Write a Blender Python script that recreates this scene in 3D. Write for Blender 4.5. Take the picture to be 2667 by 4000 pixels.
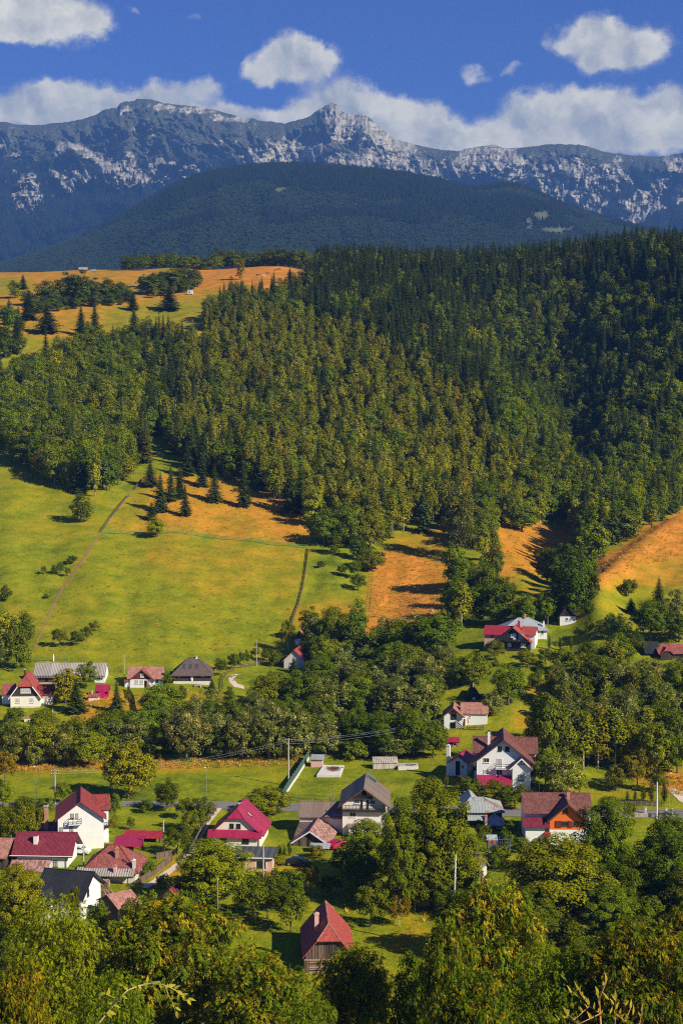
import bpy, math, random
import numpy as np
from mathutils import Vector, Matrix

for _o in list(bpy.data.objects):
    bpy.data.objects.remove(_o)
S = bpy.context.scene
COL = S.collection
R = math.radians
random.seed(11)
rng = np.random.default_rng(11)

# ------------------------------------------------------------------ camera
F = 6200.0                       # focal length in photograph pixels (2667 x 4000)
PITCH = math.atan(400.0 / F)
CT, ST = math.cos(PITCH), math.sin(PITCH)
cam_d = bpy.data.cameras.new('camera')
cam = bpy.data.objects.new('camera', cam_d)
COL.objects.link(cam)
cam_d.sensor_fit = 'VERTICAL'
cam_d.sensor_height = 36.0
cam_d.lens = F / 4000.0 * 36.0
cam_d.clip_start = 0.5
cam_d.clip_end = 60000
cam.rotation_euler = (math.pi / 2 - PITCH, 0, 0)
S.camera = cam

# ------------------------------------------------------------------ light
SUN_EL = R(34)
SUN_DIR = Vector((0.82 * math.cos(SUN_EL), -0.57 * math.cos(SUN_EL), math.sin(SUN_EL))).normalized()
sl = bpy.data.lights.new('sun', 'SUN')
sl.energy = 5.0
sl.angle = R(0.53)
sl.color = (1.0, 0.91, 0.74)
so = bpy.data.objects.new('sun', sl)
COL.objects.link(so)
so.rotation_euler = SUN_DIR.to_track_quat('Z', 'Y').to_euler()
SUN_ROT = math.atan2(SUN_DIR.x, SUN_DIR.y)

S.view_settings.view_transform = 'Standard'
S.view_settings.look = 'None'
S.view_settings.gamma = 1.0
S.view_settings.use_curve_mapping = False
S.view_settings.exposure = 0.47
S.render.engine = 'CYCLES'
cy = S.cycles
cy.max_bounces = 5
cy.diffuse_bounces = 2
cy.glossy_bounces = 2
cy.transmission_bounces = 2
cy.volume_bounces = 0
cy.transparent_max_bounces = 4
cy.caustics_reflective = False
cy.caustics_refractive = False
cy.sample_clamp_indirect = 4.0
cy.filter_width = 1.15
cy.use_denoising = False

# ------------------------------------------------------------------ node helper
class NT:
    """tiny helper to write node trees"""
    def __init__(self, tree):
        self.t = tree
        self.n = tree.nodes
        self.l = tree.links
    def new(self, kind, **kw):
        nd = self.n.new(kind)
        ins = kw.pop('ins', None)
        for k, v in kw.items():
            setattr(nd, k, v)
        if ins:
            for k, v in ins.items():
                self.set(nd.inputs[k], v)
        return nd
    def set(self, sock, v):
        if isinstance(v, bpy.types.NodeSocket):
            self.l.new(v, sock)
        elif isinstance(v, bpy.types.Node):
            self.l.new(v.outputs[0], sock)
        else:
            if sock.type == 'RGBA' and len(v) == 3:
                v = (*v, 1)
            sock.default_value = v
    def m(self, op, a, b=0.0, c=0.0, clamp=False):
        nd = self.n.new('ShaderNodeMath')
        nd.operation = op
        nd.use_clamp = clamp
        for i, v in enumerate((a, b, c)):
            self.set(nd.inputs[i], v)
        return nd.outputs[0]
    def vm(self, op, a, b=(0, 0, 0), c=(0, 0, 0)):
        nd = self.n.new('ShaderNodeVectorMath')
        nd.operation = op
        self.set(nd.inputs[0], a)
        self.set(nd.inputs[1], b)
        if op == 'MULTIPLY_ADD':
            self.set(nd.inputs[2], c)
        return nd.outputs['Value'] if op in ('LENGTH', 'DOT_PRODUCT', 'DISTANCE') else nd.outputs[0]
    def mix(self, f, a, b, mode='MIX'):
        nd = self.n.new('ShaderNodeMix')
        nd.data_type = 'RGBA'
        nd.blend_type = mode
        self.set(nd.inputs[0], f)
        self.set(nd.inputs[6], a)
        self.set(nd.inputs[7], b)
        return nd.outputs[2]
    def noise(self, vec, scale, detail=4.0, rough=0.55, dist=0.0, out='Fac'):
        nd = self.n.new('ShaderNodeTexNoise')
        if vec is not None:
            self.set(nd.inputs['Vector'], vec)
        self.set(nd.inputs['Scale'], scale)
        self.set(nd.inputs['Detail'], detail)
        self.set(nd.inputs['Roughness'], rough)
        self.set(nd.inputs['Distortion'], dist)
        return nd.outputs[out]
    def ss(self, v, lo, hi, a=0.0, b=1.0):
        nd = self.n.new('ShaderNodeMapRange')
        nd.interpolation_type = 'SMOOTHSTEP'
        for i, x in enumerate((v, lo, hi, a, b)):
            self.set(nd.inputs[i], x)
        return nd.outputs[0]

def ray(px, py):
    """photograph pixel -> (X/Y, Z/Y) of its ray"""
    dx = px - 1333.5
    dy = py - 2000.0
    yd = F * CT - dy * ST
    return dx / yd, (-F * ST - dy * CT) / yd

def project(x, y, z):
    dep = y * CT - z * ST
    return 1333.5 + F * x / dep, 2000.0 - F * (y * ST + z * CT) / dep

# ------------------------------------------------------------------ sky and clouds
wd = bpy.data.worlds.new('World')
S.world = wd
wd.use_nodes = True
w = NT(wd.node_tree)
w.n.clear()
sky = w.new('ShaderNodeTexSky', sky_type='NISHITA', sun_disc=False, sun_elevation=SUN_EL,
            sun_rotation=SUN_ROT, altitude=2500.0, air_density=1.0, dust_density=0.0, ozone_density=6.0)
hsv = w.new('ShaderNodeHueSaturation', ins={'Hue': 0.525, 'Saturation': 1.17, 'Value': 0.95, 'Color': sky.outputs[0]})
tc = w.new('ShaderNodeTexCoord')
sep = w.new('ShaderNodeSeparateXYZ', ins={0: tc.outputs['Generated']})
hor = w.m('POWER', w.m('ADD', w.m('MULTIPLY', sep.outputs[0], sep.outputs[0]), w.m('MULTIPLY', sep.outputs[1], sep.outputs[1])), 0.5)
az = w.m('ARCTAN2', sep.outputs[0], sep.outputs[1])
el = w.m('ARCTAN2', sep.outputs[2], hor)
P0 = w.new('ShaderNodeCombineXYZ', ins={0: az, 1: el, 2: 0.0}).outputs[0]
# cumulus: a union of puffs (azimuth, elevation in radians), ragged by noise
PUFFS = [  # px, py, rx, ry, strength   (written as seen in the photograph, turned into angles below)
    (60, 85, 190, 85, 1), (250, 95, 150, 65, 1), (160, 30, 210, 80, 1), (380, 100, 70, 40, .7), (40, 150, 120, 30, .6),
    (525, 55, 28, 18, .55), (785, 45, 50, 22, .5),
    (1120, 180, 90, 62, 1), (1050, 215, 75, 42, 1), (1240, 210, 85, 45, 1), (1000, 275, 70, 34, .9), (1150, 260, 130, 42, .9), (1280, 235, 50, 30, .8),
    (580, 315, 110, 38, .75), (720, 330, 130, 42, .7), (830, 350, 60, 28, .5),
    (230, 400, 130, 60, 1), (330, 390, 160, 70, 1), (70, 450, 190, 55, .9), (430, 370, 110, 55, .9), (560, 400, 150, 50, .8), (700, 410, 120, 40, .8), (480, 440, 300, 60, 1),
    (880, 440, 110, 42, .9), (980, 470, 120, 50, .85),
    (1290, 360, 90, 55, 1), (1200, 385, 110, 55, .9), (1400, 400, 130, 65, 1), (1120, 430, 110, 50, .9), (1560, 450, 150, 70, 1), (1700, 500, 170, 80, 1), (1800, 560, 160, 70, 1), (1400, 500, 260, 80, 1), (1620, 560, 240, 70, 1),
    (2150, 430, 170, 70, 1), (2050, 490, 150, 70, 1), (2300, 420, 170, 75, 1), (2420, 440, 170, 75, 1), (2570, 400, 120, 70, 1), (2680, 450, 150, 90, 1), (2250, 520, 330, 90, 1), (2550, 540, 260, 90, 1), (1960, 560, 150, 60, .9),
    (2330, 130, 150, 70, 1), (2270, 85, 95, 50, 1), (2430, 150, 150, 70, 1), (2380, 215, 130, 50, 1), (2520, 170, 90, 50, .9), (2170, 165, 60, 38, .8), (2290, 240, 70, 36, .8),
    (1850, 265, 62, 34, .62), (2010, 268, 42, 22, .55), (1900, 285, 60, 22, .4),
    (-300, 330, 220, 90, 1), (-700, 420, 300, 80, 1), (-420, 460, 330, 70, 1), (-1500, 300, 260, 110, 1), (3050, 420, 260, 100, 1), (3500, 360, 230, 90, 1), (3300, 500, 400, 80, 1), (4300, 250, 260, 100, 1),
]
n1 = w.noise(P0, 16.0, 7.0, 0.6, out='Color')
n2 = w.noise(P0, 62.0, 7.0, 0.62, out='Color')
Pw = w.vm('ADD', P0, w.vm('SCALE', w.vm('SUBTRACT', n1, (0.5, 0.5, 0.5)), (0, 0, 0)))
Pw.node.inputs[1].links[0].from_node.inputs['Scale'].default_value = 0.034
Pw = w.vm('ADD', Pw, w.vm('SCALE', w.vm('SUBTRACT', n2, (0.5, 0.5, 0.5)), (0, 0, 0)))
Pw.node.inputs[1].links[0].from_node.inputs['Scale'].default_value = 0.015
Pz = w.vm('MULTIPLY', Pw, (1, 1, 0))
acc = None
top = None
for (qx, qy, rx, ry, st) in PUFFS:
    a, b = ray(qx, qy)
    ca, ce = math.atan(a), math.atan(b / math.sqrt(1 + a * a))
    ia, ie = F / (rx * 1.0), F / (ry * 1.04)
    v = w.vm('MULTIPLY_ADD', Pz, (ia, ie, 0), (-ca * ia, -ce * ie, 0))
    dd = w.m('DOT_PRODUCT' if False else 'MULTIPLY', w.vm('DOT_PRODUCT', v, v), -1.15)
    g = w.m('MULTIPLY', w.m('EXPONENT', dd), st)
    acc = g if acc is None else w.m('ADD', acc, g)
fine = w.noise(P0, 38.0, 8.0, 0.62)
sh1 = w.noise(Pw, 30.0, 4.0, 0.55)
sh2 = w.noise(w.vm('ADD', Pw, (0.009, 0.010, 0.0)), 30.0, 4.0, 0.55)
dens = w.m('ADD', acc, w.m('MULTIPLY', w.m('SUBTRACT', fine, 0.5), 0.75))
mask = w.ss(dens, 0.23, 1.05)
lit = w.m('ADD', 0.62, w.m('MULTIPLY', w.m('SUBTRACT', sh1, sh2), 2.6))
lit = w.m('ADD', lit, w.m('MULTIPLY', w.ss(acc, 0.3, 1.8), -0.10), clamp=True)
ccol = w.mix(lit, (0.42, 0.43, 0.38), (0.90, 0.84, 0.63))
skyb = w.new('ShaderNodeVectorMath', operation='SCALE', ins={0: hsv.outputs[0], 'Scale': 0.085}).outputs[0]
fin = w.mix(w.m('MULTIPLY', mask, 0.93), skyb, ccol)
back = w.vm('SCALE', fin, (0, 0, 0))
back.node.inputs['Scale'].default_value = 10.0
bg = w.new('ShaderNodeBackground', ins={'Color': back, 'Strength': 0.1})
wo = w.new('ShaderNodeOutputWorld', ins={0: bg.outputs[0]})
wd.cycles.sampling_method = 'MANUAL'
wd.cycles.sample_map_resolution = 512

# ------------------------------------------------------------------ mesh builder and object helpers
class MB:
    """collects boxes, bars, tubes, plates; build() links them as one mesh object"""
    def __init__(self):
        self.v = []
        self.f = []
    def add(self, vs, fs):
        o = len(self.v)
        self.v += [tuple(p) for p in vs]
        self.f += [tuple(i + o for i in q) for q in fs]
        return self
    def box(self, x0, x1, y0, y1, z0, z1):
        return self.add([(x0, y0, z0), (x1, y0, z0), (x1, y1, z0), (x0, y1, z0), (x0, y0, z1), (x1, y0, z1), (x1, y1, z1), (x0, y1, z1)],
                        [(0, 3, 2, 1), (4, 5, 6, 7), (0, 1, 5, 4), (1, 2, 6, 5), (2, 3, 7, 6), (3, 0, 4, 7)])
    def tube(self, pts, radii, n=6, cap=True):
        pts = [Vector(p) for p in pts]
        if not hasattr(radii, '__len__'):
            radii = [radii] * len(pts)
        o = len(self.v)
        for i, p in enumerate(pts):
            d = (pts[min(i + 1, len(pts) - 1)] - pts[max(i - 1, 0)])
            d = d.normalized() if d.length > 1e-9 else Vector((0, 0, 1))
            a = d.cross(Vector((0, 1, 0.13)) if abs(d.y) < 0.9 else Vector((1, 0, 0))).normalized()
            b = d.cross(a)
            for k in range(n):
                t = 2 * math.pi * k / n
                self.v.append(tuple(p + (a * math.cos(t) + b * math.sin(t)) * radii[i]))
        for i in range(len(pts) - 1):
            for k in range(n):
                k2 = (k + 1) % n
                self.f.append((o + i * n + k, o + i * n + k2, o + (i + 1) * n + k2, o + (i + 1) * n + k))
        if cap:
            self.f.append(tuple(o + k for k in range(n))[::-1])
            self.f.append(tuple(o + (len(pts) - 1) * n + k for k in range(n)))
        return self
    def bar(self, a, b, wd_, th, up=(0, 0, 1)):
        """rectangular bar from a to b"""
        a = Vector(a); b = Vector(b)
        d = (b - a).normalized()
        s = d.cross(Vector(up))
        s = s.normalized() if s.length > 1e-6 else Vector((1, 0, 0))
        u = s.cross(d).normalized()
        s = s * (wd_ / 2); u = u * (th / 2)
        return self.add([a - s - u, a + s - u, a + s + u, a - s + u, b - s - u, b + s - u, b + s + u, b - s + u],
                        [(0, 1, 2, 3), (7, 6, 5, 4), (0, 4, 5, 1), (1, 5, 6, 2), (2, 6, 7, 3), (3, 7, 4, 0)])
    def shell(self, faces, thick, down=(0, 0, -1)):
        """roof planes given as polygons; a slab of the given thickness below them"""
        idx = {}
        vs = []
        fs = []
        for f in faces:
            row = []
            for p in f:
                k = tuple(round(c, 3) for c in p)
                if k not in idx:
                    idx[k] = len(vs)
                    vs.append(tuple(p))
                row.append(idx[k])
            fs.append(row)
        n = len(vs)
        d = Vector(down) * thick
        vv = vs + [tuple(Vector(p) + d) for p in vs]
        ff = [tuple(r) for r in fs] + [tuple(i + n for i in reversed(r)) for r in fs]
        edges = {}
        for r in fs:
            for i in range(len(r)):
                a, b = r[i], r[(i + 1) % len(r)]
                edges[(a, b)] = edges.get((a, b), 0) + 1
        for (a, b) in edges:
            if (b, a) not in edges:
                ff.append((b, a, a + n, b + n))
        return self.add(vv, ff)
    def mesh(self, name):
        me = bpy.data.meshes.new(name)
        me.from_pydata([tuple(p) for p in self.v], [], self.f)
        me.update()
        return me
    def build(self, name, mat, parent=None, smooth=False):
        me = self.mesh(name)
        return link(name, me, mat, parent, smooth)

def link(name, me, mat=None, parent=None, smooth=False):
    o = bpy.data.objects.new(name, me)
    COL.objects.link(o)
    if mat is not None and len(me.materials) == 0:
        me.materials.append(mat)
    if parent is not None:
        o.parent = parent
    if smooth:
        me.polygons.foreach_set('use_smooth', [True] * len(me.polygons))
    return o

def tag(o, label=None, cat=None, group=None, kind=None):
    if label: o['label'] = label
    if cat: o['category'] = cat
    if group: o['group'] = group
    if kind: o['kind'] = kind
    return o

def empty(name, loc=(0, 0, 0), rz=0.0, label=None, cat=None, group=None):
    o = bpy.data.objects.new(name, None)
    COL.objects.link(o)
    o.location = loc
    o.rotation_euler = (0, 0, rz)
    o.empty_display_size = 0.5
    return tag(o, label, cat, group)

def copy_tree(o, parent=None):
    c = o.copy()
    COL.objects.link(c)
    if parent is not None:
        c.parent = parent
    for ch in KIDS.get(o.name, ()) or o.children:
        copy_tree(ch, c)
    return c
KIDS = {}

def np_mesh(name, verts, faces, mat=None, smooth=False, attrs=None):
    """verts (n,3), faces (m,3 or 4) numpy -> mesh data"""
    me = bpy.data.meshes.new(name)
    nv, nf, k = len(verts), len(faces), faces.shape[1]
    me.vertices.add(nv)
    me.vertices.foreach_set('co', np.ascontiguousarray(verts, dtype=np.float32).ravel())
    me.loops.add(nf * k)
    me.loops.foreach_set('vertex_index', np.ascontiguousarray(faces, dtype=np.int32).ravel())
    me.polygons.add(nf)
    me.polygons.foreach_set('loop_start', np.arange(0, nf * k, k, dtype=np.int32))
    if smooth:
        me.polygons.foreach_set('use_smooth', np.ones(nf, dtype=bool))
    if attrs:
        for an, av in attrs.items():
            at = me.attributes.new(an, 'FLOAT', 'POINT')
            at.data.foreach_set('value', np.ascontiguousarray(av, dtype=np.float32).ravel())
    me.update(calc_edges=True)
    if mat is not None:
        me.materials.append(mat)
    return me

# ------------------------------------------------------------------ numpy noise
_perm = np.random.default_rng(3).random((256, 256))
def vnoise(x, y):
    x = np.asarray(x, float); y = np.asarray(y, float)
    xi = np.floor(x).astype(int); yi = np.floor(y).astype(int)
    fx = x - xi; fy = y - yi
    fx = fx * fx * (3 - 2 * fx); fy = fy * fy * (3 - 2 * fy)
    g = lambda a, b: _perm[a & 255, b & 255]
    return ((g(xi, yi) * (1 - fx) + g(xi + 1, yi) * fx) * (1 - fy) + (g(xi, yi + 1) * (1 - fx) + g(xi + 1, yi + 1) * fx) * fy)
def fbm(x, y, n=5, gain=0.5):
    s = 0; a = 1.0; t = 0
    for i in range(n):
        s = s + a * vnoise(x * 2 ** i + 17.3 * i, y * 2 ** i + 9.1 * i)
        t += a; a *= gain
    return s / t
def ridged(x, y, n=4, gain=0.55):
    s = 0; a = 1.0; t = 0
    for i in range(n):
        s = s + a * (1 - np.abs(2 * vnoise(x * 2 ** i + 31.7 * i, y * 2 ** i + 5.3 * i) - 1))
        t += a; a *= gain
    return s / t
def sstep(x, a, b):
    t = np.clip((np.asarray(x, float) - a) / (b - a), 0, 1)
    return t * t * (3 - 2 * t)
def gblur(a, sig, axis):
    k = int(sig * 3) + 1
    g = np.exp(-0.5 * (np.arange(-k, k + 1) / sig) ** 2); g /= g.sum()
    pad = [(0, 0)] * a.ndim; pad[axis] = (k, k)
    p = np.pad(a, pad, mode='edge')
    out = np.zeros_like(a)
    for i, wgt in enumerate(g):
        sl_ = [slice(None)] * a.ndim
        sl_[axis] = slice(i, i + a.shape[axis])
        out += wgt * p[tuple(sl_)]
    return out
def inpoly(px, py, poly):
    px = np.asarray(px, float); py = np.asarray(py, float)
    c = np.zeros(px.shape, bool)
    n = len(poly)
    for i in range(n):
        x0, y0 = poly[i]; x1, y1 = poly[i - 1]
        with np.errstate(divide='ignore', invalid='ignore'):
            hit = ((y0 > py) != (y1 > py)) & (px < (x1 - x0) * (py - y0) / ((y1 - y0) if y1 != y0 else 1e-9) + x0)
        c ^= hit
    return c

# ------------------------------------------------------------------ materials
def new_mat(name):
    m = bpy.data.materials.new(name)
    m.use_nodes = True
    t = NT(m.node_tree)
    bs = t.n['Principled BSDF']
    return m, t, bs
def plain(name, col, rough=0.75, var=0.12, scale=1.5, metal=0.0, bump=0.0, spec=0.3):
    m, t, bs = new_mat(name)
    tcn = t.new('ShaderNodeTexCoord')
    nz = t.noise(tcn.outputs['Object'], scale, 5.0, 0.6)
    nz2 = t.noise(tcn.outputs['Object'], scale * 9, 3.0, 0.6)
    f = t.m('ADD', t.m('MULTIPLY', t.m('SUBTRACT', nz, 0.5), 3.2 * var), t.m('MULTIPLY', t.m('SUBTRACT', nz2, 0.5), 1.4 * var))
    v = t.m('ADD', 1.0, f)
    c = t.new('ShaderNodeVectorMath', operation='SCALE', ins={0: col, 'Scale': v}).outputs[0]
    t.set(bs.inputs['Base Color'], c)
    bs.inputs['Roughness'].default_value = rough
    bs.inputs['Metallic'].default_value = metal
    bs.inputs['Specular IOR Level'].default_value = spec
    if bump:
        b = t.new('ShaderNodeBump', ins={'Strength': 0.6, 'Distance': bump, 'Height': nz2})
        t.set(bs.inputs['Normal'], b.outputs[0])
    return m
# ================================================================== LAND
# columns of the near land: photograph column -> [(distance, photograph row of the ground)]
NEAR = [(-60, -2.6), (0, -3.0), (12, -7.5), (30, -17), (60, -33), (100, -50), (150, -68), (190, -79), (215, -81)]
COLS = {
    -700: [(400, 2800), (430, 2660), (500, 2400), (580, 2150), (680, 1850), (800, 1500), (930, 1250), (1050, 1130), (1200, 1060), (1350, 1100), (1700, 1500)],
    0:    [(345, -80.2), (375, -80.0), (400, 2792), (440, 2605), (500, 2340), (560, 2110), (620, 1910), (690, 1740), (770, 1540), (850, 1370), (930, 1265), (1000, 1195), (1100, 1115), (1200, 1072), (1260, 1068), (1400, 1120), (1700, 1500)],
    300:  [(345, -80.2), (380, -79.5), (405, 2765), (440, 2590), (500, 2330), (560, 2110), (630, 1890), (700, 1730), (780, 1540), (860, 1370), (930, 1270), (1000, 1190), (1100, 1100), (1200, 1058), (1250, 1054), (1400, 1120), (1700, 1500)],
    700:  [(345, -80.2), (385, -79.5), (410, 2740), (440, 2600), (500, 2340), (560, 2115), (630, 1900), (700, 1740), (780, 1560), (860, 1390), (930, 1275), (1000, 1190), (1100, 1105), (1200, 1055), (1250, 1050), (1400, 1120), (1700, 1500)],
    1100: [(345, -80.2), (395, -79.5), (420, 2700), (445, 2590), (500, 2360), (560, 2140), (630, 1930), (700, 1750), (780, 1560), (860, 1380), (930, 1255), (1000, 1160), (1080, 1075), (1150, 1040), (1200, 1036), (1350, 1120), (1700, 1500)],
    1450: [(350, -80.0), (390, -79.0), (425, 2660), (460, 2500), (510, 2320), (570, 2130), (640, 1930), (720, 1710), (800, 1500), (880, 1330), (960, 1180), (1040, 1090), (1100, 1065), (1250, 1130), (1700, 1500)],
    1720: [(350, -79.5), (385, -77.0), (420, 2600), (460, 2460), (510, 2300), (570, 2140), (640, 1960), (720, 1720), (800, 1490), (870, 1320), (915, 1240), (940, 1222), (975, 1250), (1030, 1120), (1080, 1070), (1250, 1150), (1700, 1500)],
    2000: [(335, -79.0), (375, 2860), (405, 2640), (440, 2480), (500, 2320), (560, 2190), (620, 2060), (670, 1900), (730, 1690), (775, 1570), (800, 1540), (835, 1590), (880, 1590), (945, 1395), (1010, 1170), (1060, 1075), (1100, 1062), (1300, 1150), (1700, 1500)],
    2250: [(330, -79.5), (375, 2850), (405, 2650), (440, 2490), (455, 2405), (468, 2352), (485, 2338), (530, 2300), (580, 2212), (640, 2080), (675, 1955), (698, 1915), (735, 1955), (775, 1900), (825, 1720), (885, 1530), (950, 1300), (1030, 1090), (1080, 1030), (1300, 1150), (1700, 1500)],
    3400: [(330, -80), (380, 2800), (425, 2500), (480, 2300), (540, 2150), (600, 2020), (660, 1900), (730, 1700), (800, 1400), (880, 1100), (940, 930), (1100, 1000), (1700, 1500)],
}
def hill_column(px):
    """the grassy spur on the right: its crest runs away to the right, so every column meets it farther off"""
    z = lambda y, row: ray(px, row)[1] * y
    kp = [2335, 2385, 2440, 2500, 2560, 2615, 2667, 2760]
    cr_ = float(np.interp(px, kp, [2214, 2176, 2138, 2084, 2046, 2018, 1996, 1960]))
    yc = float(np.interp(px, kp, [467, 488, 514, 542, 568, 593, 616, 650]))
    base = [(y, ray(2667, r)[1] * y) for y, r in ((425, 2490), (450, 2392), (475, 2296), (500, 2226), (530, 2152), (560, 2092), (590, 2044), (616, 2004), (660, 1960))]
    by, bz = [b[0] for b in base], [b[1] for b in base]
    zc = z(yc, cr_)
    out = [(330, -80.5), (368, z(368, 2905)), (400, z(400, 2690))]
    for y in range(424, int(yc), 8):
        k = float(sstep(y, yc - 55, yc))
        out.append((y, float(np.interp(y, by, bz)) + (zc - float(np.interp(yc, by, bz))) * k))
    out += [(yc, zc), (yc + 9, zc - 2.2), (yc + 24, zc - 4.5), (yc + 40, zc - 4.0)]
    rows = [1955, 1760, 1535, 1290, 1090, 1000]
    ys = [np.interp(px, [2335, 2440, 2667, 2760], v) for v in ([700, 675, 692, 705], [780, 745, 734, 740], [848, 825, 785, 785], [918, 900, 842, 835], [998, 975, 898, 885], [1050, 1025, 945, 925])]
    for r_, y in zip(rows, ys):
        if y > yc + 55: out.append((float(y), z(y, r_)))
    return out + [(1250, z(1250, 1150)), (1700, z(1700, 1500))]
YG = np.arange(-60.0, 1701.0, 1.0)
UG = np.linspace(-0.5, 0.5, 601)
_cu, _cz = [], []
for _px in (2335, 2362, 2385, 2412, 2440, 2470, 2500, 2530, 2560, 2588, 2615, 2641, 2667, 2713, 2760):
    COLS[_px] = None
for _px in sorted(COLS):
    pts = list(NEAR)
    if COLS[_px] is None:
        pts += hill_column(_px)
    else:
        for (yy, rw) in COLS[_px]:
            pts.append((yy, rw if rw < 0 else ray(_px, rw)[1] * yy))
    _cu.append((_px - 1333.5) / F)
    _cz.append(np.interp(YG, [p[0] for p in pts], [p[1] for p in pts]))
_cz = np.array(_cz)
ZG = np.empty((len(UG), len(YG)))
for j in range(len(YG)):
    ZG[:, j] = np.interp(UG, _cu, _cz[:, j])
ZG = gblur(gblur(ZG, 4.0, 0), 3.5, 1)
_fl = sstep(YG, 380, 480)[None, :]
ZG += _fl * 3.0 * (fbm(UG[:, None] * 38 + 5, YG[None, :] / 55.0, 4) - 0.5)
ZG += 0.35 * (fbm(UG[:, None] * 90 + 3, YG[None, :] / 14.0, 3) - 0.5) * sstep(YG, 150, 220)[None, :]

def zat(x, y):
    x = np.asarray(x, float); y = np.asarray(y, float)
    u = np.clip(x / np.maximum(y, 40.0), -0.4999, 0.4999)
    fi = (u + 0.5) * 600.0
    fj = np.clip(y + 60.0, 0, len(YG) - 1.001)
    i = np.minimum(fi.astype(int), 599); j = fj.astype(int)
    a = fi - i; b = fj - j
    return (ZG[i, j] * (1 - a) + ZG[i + 1, j] * a) * (1 - b) + (ZG[i, j + 1] * (1 - a) + ZG[i + 1, j + 1] * a) * b

_YR = np.arange(195.0, 1500.0, 0.5)
def hit(px, py, ymin=195.0):
    """ground point seen at a photograph pixel"""
    u, s = ray(px, py)
    ys = _YR[_YR >= ymin]
    zz = zat(u * ys, ys)
    ok = np.nonzero(zz >= s * ys)[0]
    y = ys[ok[0]] if len(ok) else 1250.0
    return Vector((u * y, y, float(zat(u * y, y))))
def at_y(px, y):
    u = (px - 1333.5) / (F * CT - 1000 * ST) if y < 400 else (px - 1333.5) / F
    return Vector((u * y, y, float(zat(u * y, y))))

# ---- ground sheet
_ys = np.concatenate([np.arange(-60, 190, 5.0), np.arange(190, 720, 1.3), np.arange(720, 1300, 3.0), np.arange(1300, 1700, 10.0)])
_us = np.linspace(-0.5, 0.5, 520)
_Y, _U = np.meshgrid(_ys, _us, indexing='ij')
_X = _U * (np.maximum(_Y, 0) + 60.0)
_Z = zat(_X, _Y)
_PX, _PY = project(_X, np.maximum(_Y, 5.0), _Z)
_PY = np.where(_Y < 100, 4500, _PY)

DRY = [  # (polygon in photograph pixels of the ground, dryness of its grass)
    ([(-400, 1780), (420, 1780), (400, 2085), (130, 2560), (-400, 2560)], .30),
    ([(-400, 2120), (330, 2120), (240, 2300), (-400, 2300)], .24),
    ([(400, 2085), (1205, 2145), (1140, 2440), (1080, 2610), (130, 2610)], .27),
    ([(620, 2095), (1205, 2145), (1180, 2300), (800, 2320), (560, 2200)], .46),
    ([(1000, 2270), (1180, 2270), (1150, 2420), (1000, 2400)], .38),
    ([(420, 2070), (560, 1860), (900, 1850), (1230, 2000), (1205, 2140), (800, 2095)], .70),
    ([(420, 2070), (520, 1900), (600, 1900), (560, 2060)], .45),
    ([(-400, 1040), (640, 1040), (640, 1150), (300, 1190), (-400, 1190)], .70),
    ([(-400, 1185), (800, 1115), (800, 1420), (-400, 1420)], .64),
    ([(-400, 1095), (90, 1085), (160, 1130), (-400, 1170)], .42),
    ([(60, 1320), (240, 1330), (200, 1420), (60, 1480)], .40),
    ([(380, 1215), (760, 1180), (760, 1260), (420, 1300)], .40),
    ([(-400, 1340), (120, 1340), (60, 1500), (-400, 1560)], .30),
    ([(700, 1025), (1260, 1020), (1260, 1180), (700, 1130)], .92),
    ([(1205, 2140), (1450, 2100), (1450, 2320), (1190, 2335)], .14),
    ([(1190, 2335), (1450, 2330), (1450, 2380), (1170, 2380)], .34),
    ([(1160, 2370), (1450, 2375), (1450, 2480), (1130, 2450)], .60),
    ([(1450, 2200), (1520, 2130), (1760, 2080), (1760, 2480), (1430, 2480)], .86),
    ([(1500, 2090), (1740, 2070), (1740, 2190), (1520, 2160)], .55),
    ([(1930, 2040), (2240, 2040), (2240, 2260), (1990, 2300), (1860, 2260)], .80),
    ([(1990, 2260), (2160, 2230), (2160, 2400), (1980, 2400)], .45),
    ([(2290, 2280), (2320, 2180), (2480, 2080), (2700, 1970), (3200, 1900), (3200, 2170), (2667, 2170), (2480, 2210), (2400, 2300)], .88),
    ([(2420, 2290), (2480, 2205), (2667, 2165), (3200, 2150), (3200, 2330), (2480, 2330)], .62),
    ([(2230, 2330), (2500, 2300), (3200, 2330), (3200, 2500), (2230, 2450)], .30),
    ([(260, 2730), (520, 2710), (540, 2880), (300, 2900)], .66),
    ([(720, 2690), (900, 2690), (880, 2800), (720, 2780)], .45),
    ([(-300, 2975), (200, 2985), (420, 2985), (420, 3010), (150, 3020), (-300, 3020)], .85),
    ([(420, 2985), (600, 2970), (900, 2985), (900, 2998), (600, 2998), (420, 3006)], .95),
    ([(900, 2980), (1180, 2960), (1180, 2995), (900, 3000)], .55),
    ([(2430, 3020), (3200, 3020), (3200, 3110), (2640, 3110)], .80),
    ([(2250, 3080), (2480, 3080), (2600, 3130), (2250, 3130)], .42),
    ([(1990, 2780), (2090, 2780), (2090, 2830), (1990, 2830)], .66),
    ([(2020, 2720), (2120, 2690), (2160, 2720), (2080, 2740)], .85),
    ([(1560, 3560), (1700, 3560), (1680, 3740), (1560, 3690)], .42),
    ([(1180, 3800), (1560, 3790), (1560, 3900), (1180, 3900)], .34),
    ([(1000, 3380), (1260, 3380), (1260, 3480), (1000, 3480)], .45),
    ([(640, 3330), (760, 3330), (720, 3440), (560, 3500)], .55),
]
_dry = np.full(_X.shape, .20)
_wx = _PX + 60 * (fbm(_X / 16.0, _Y / 16.0, 4) - .5) + 26 * (fbm(_X / 3.5 + 9, _Y / 3.5, 3) - .5)
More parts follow.
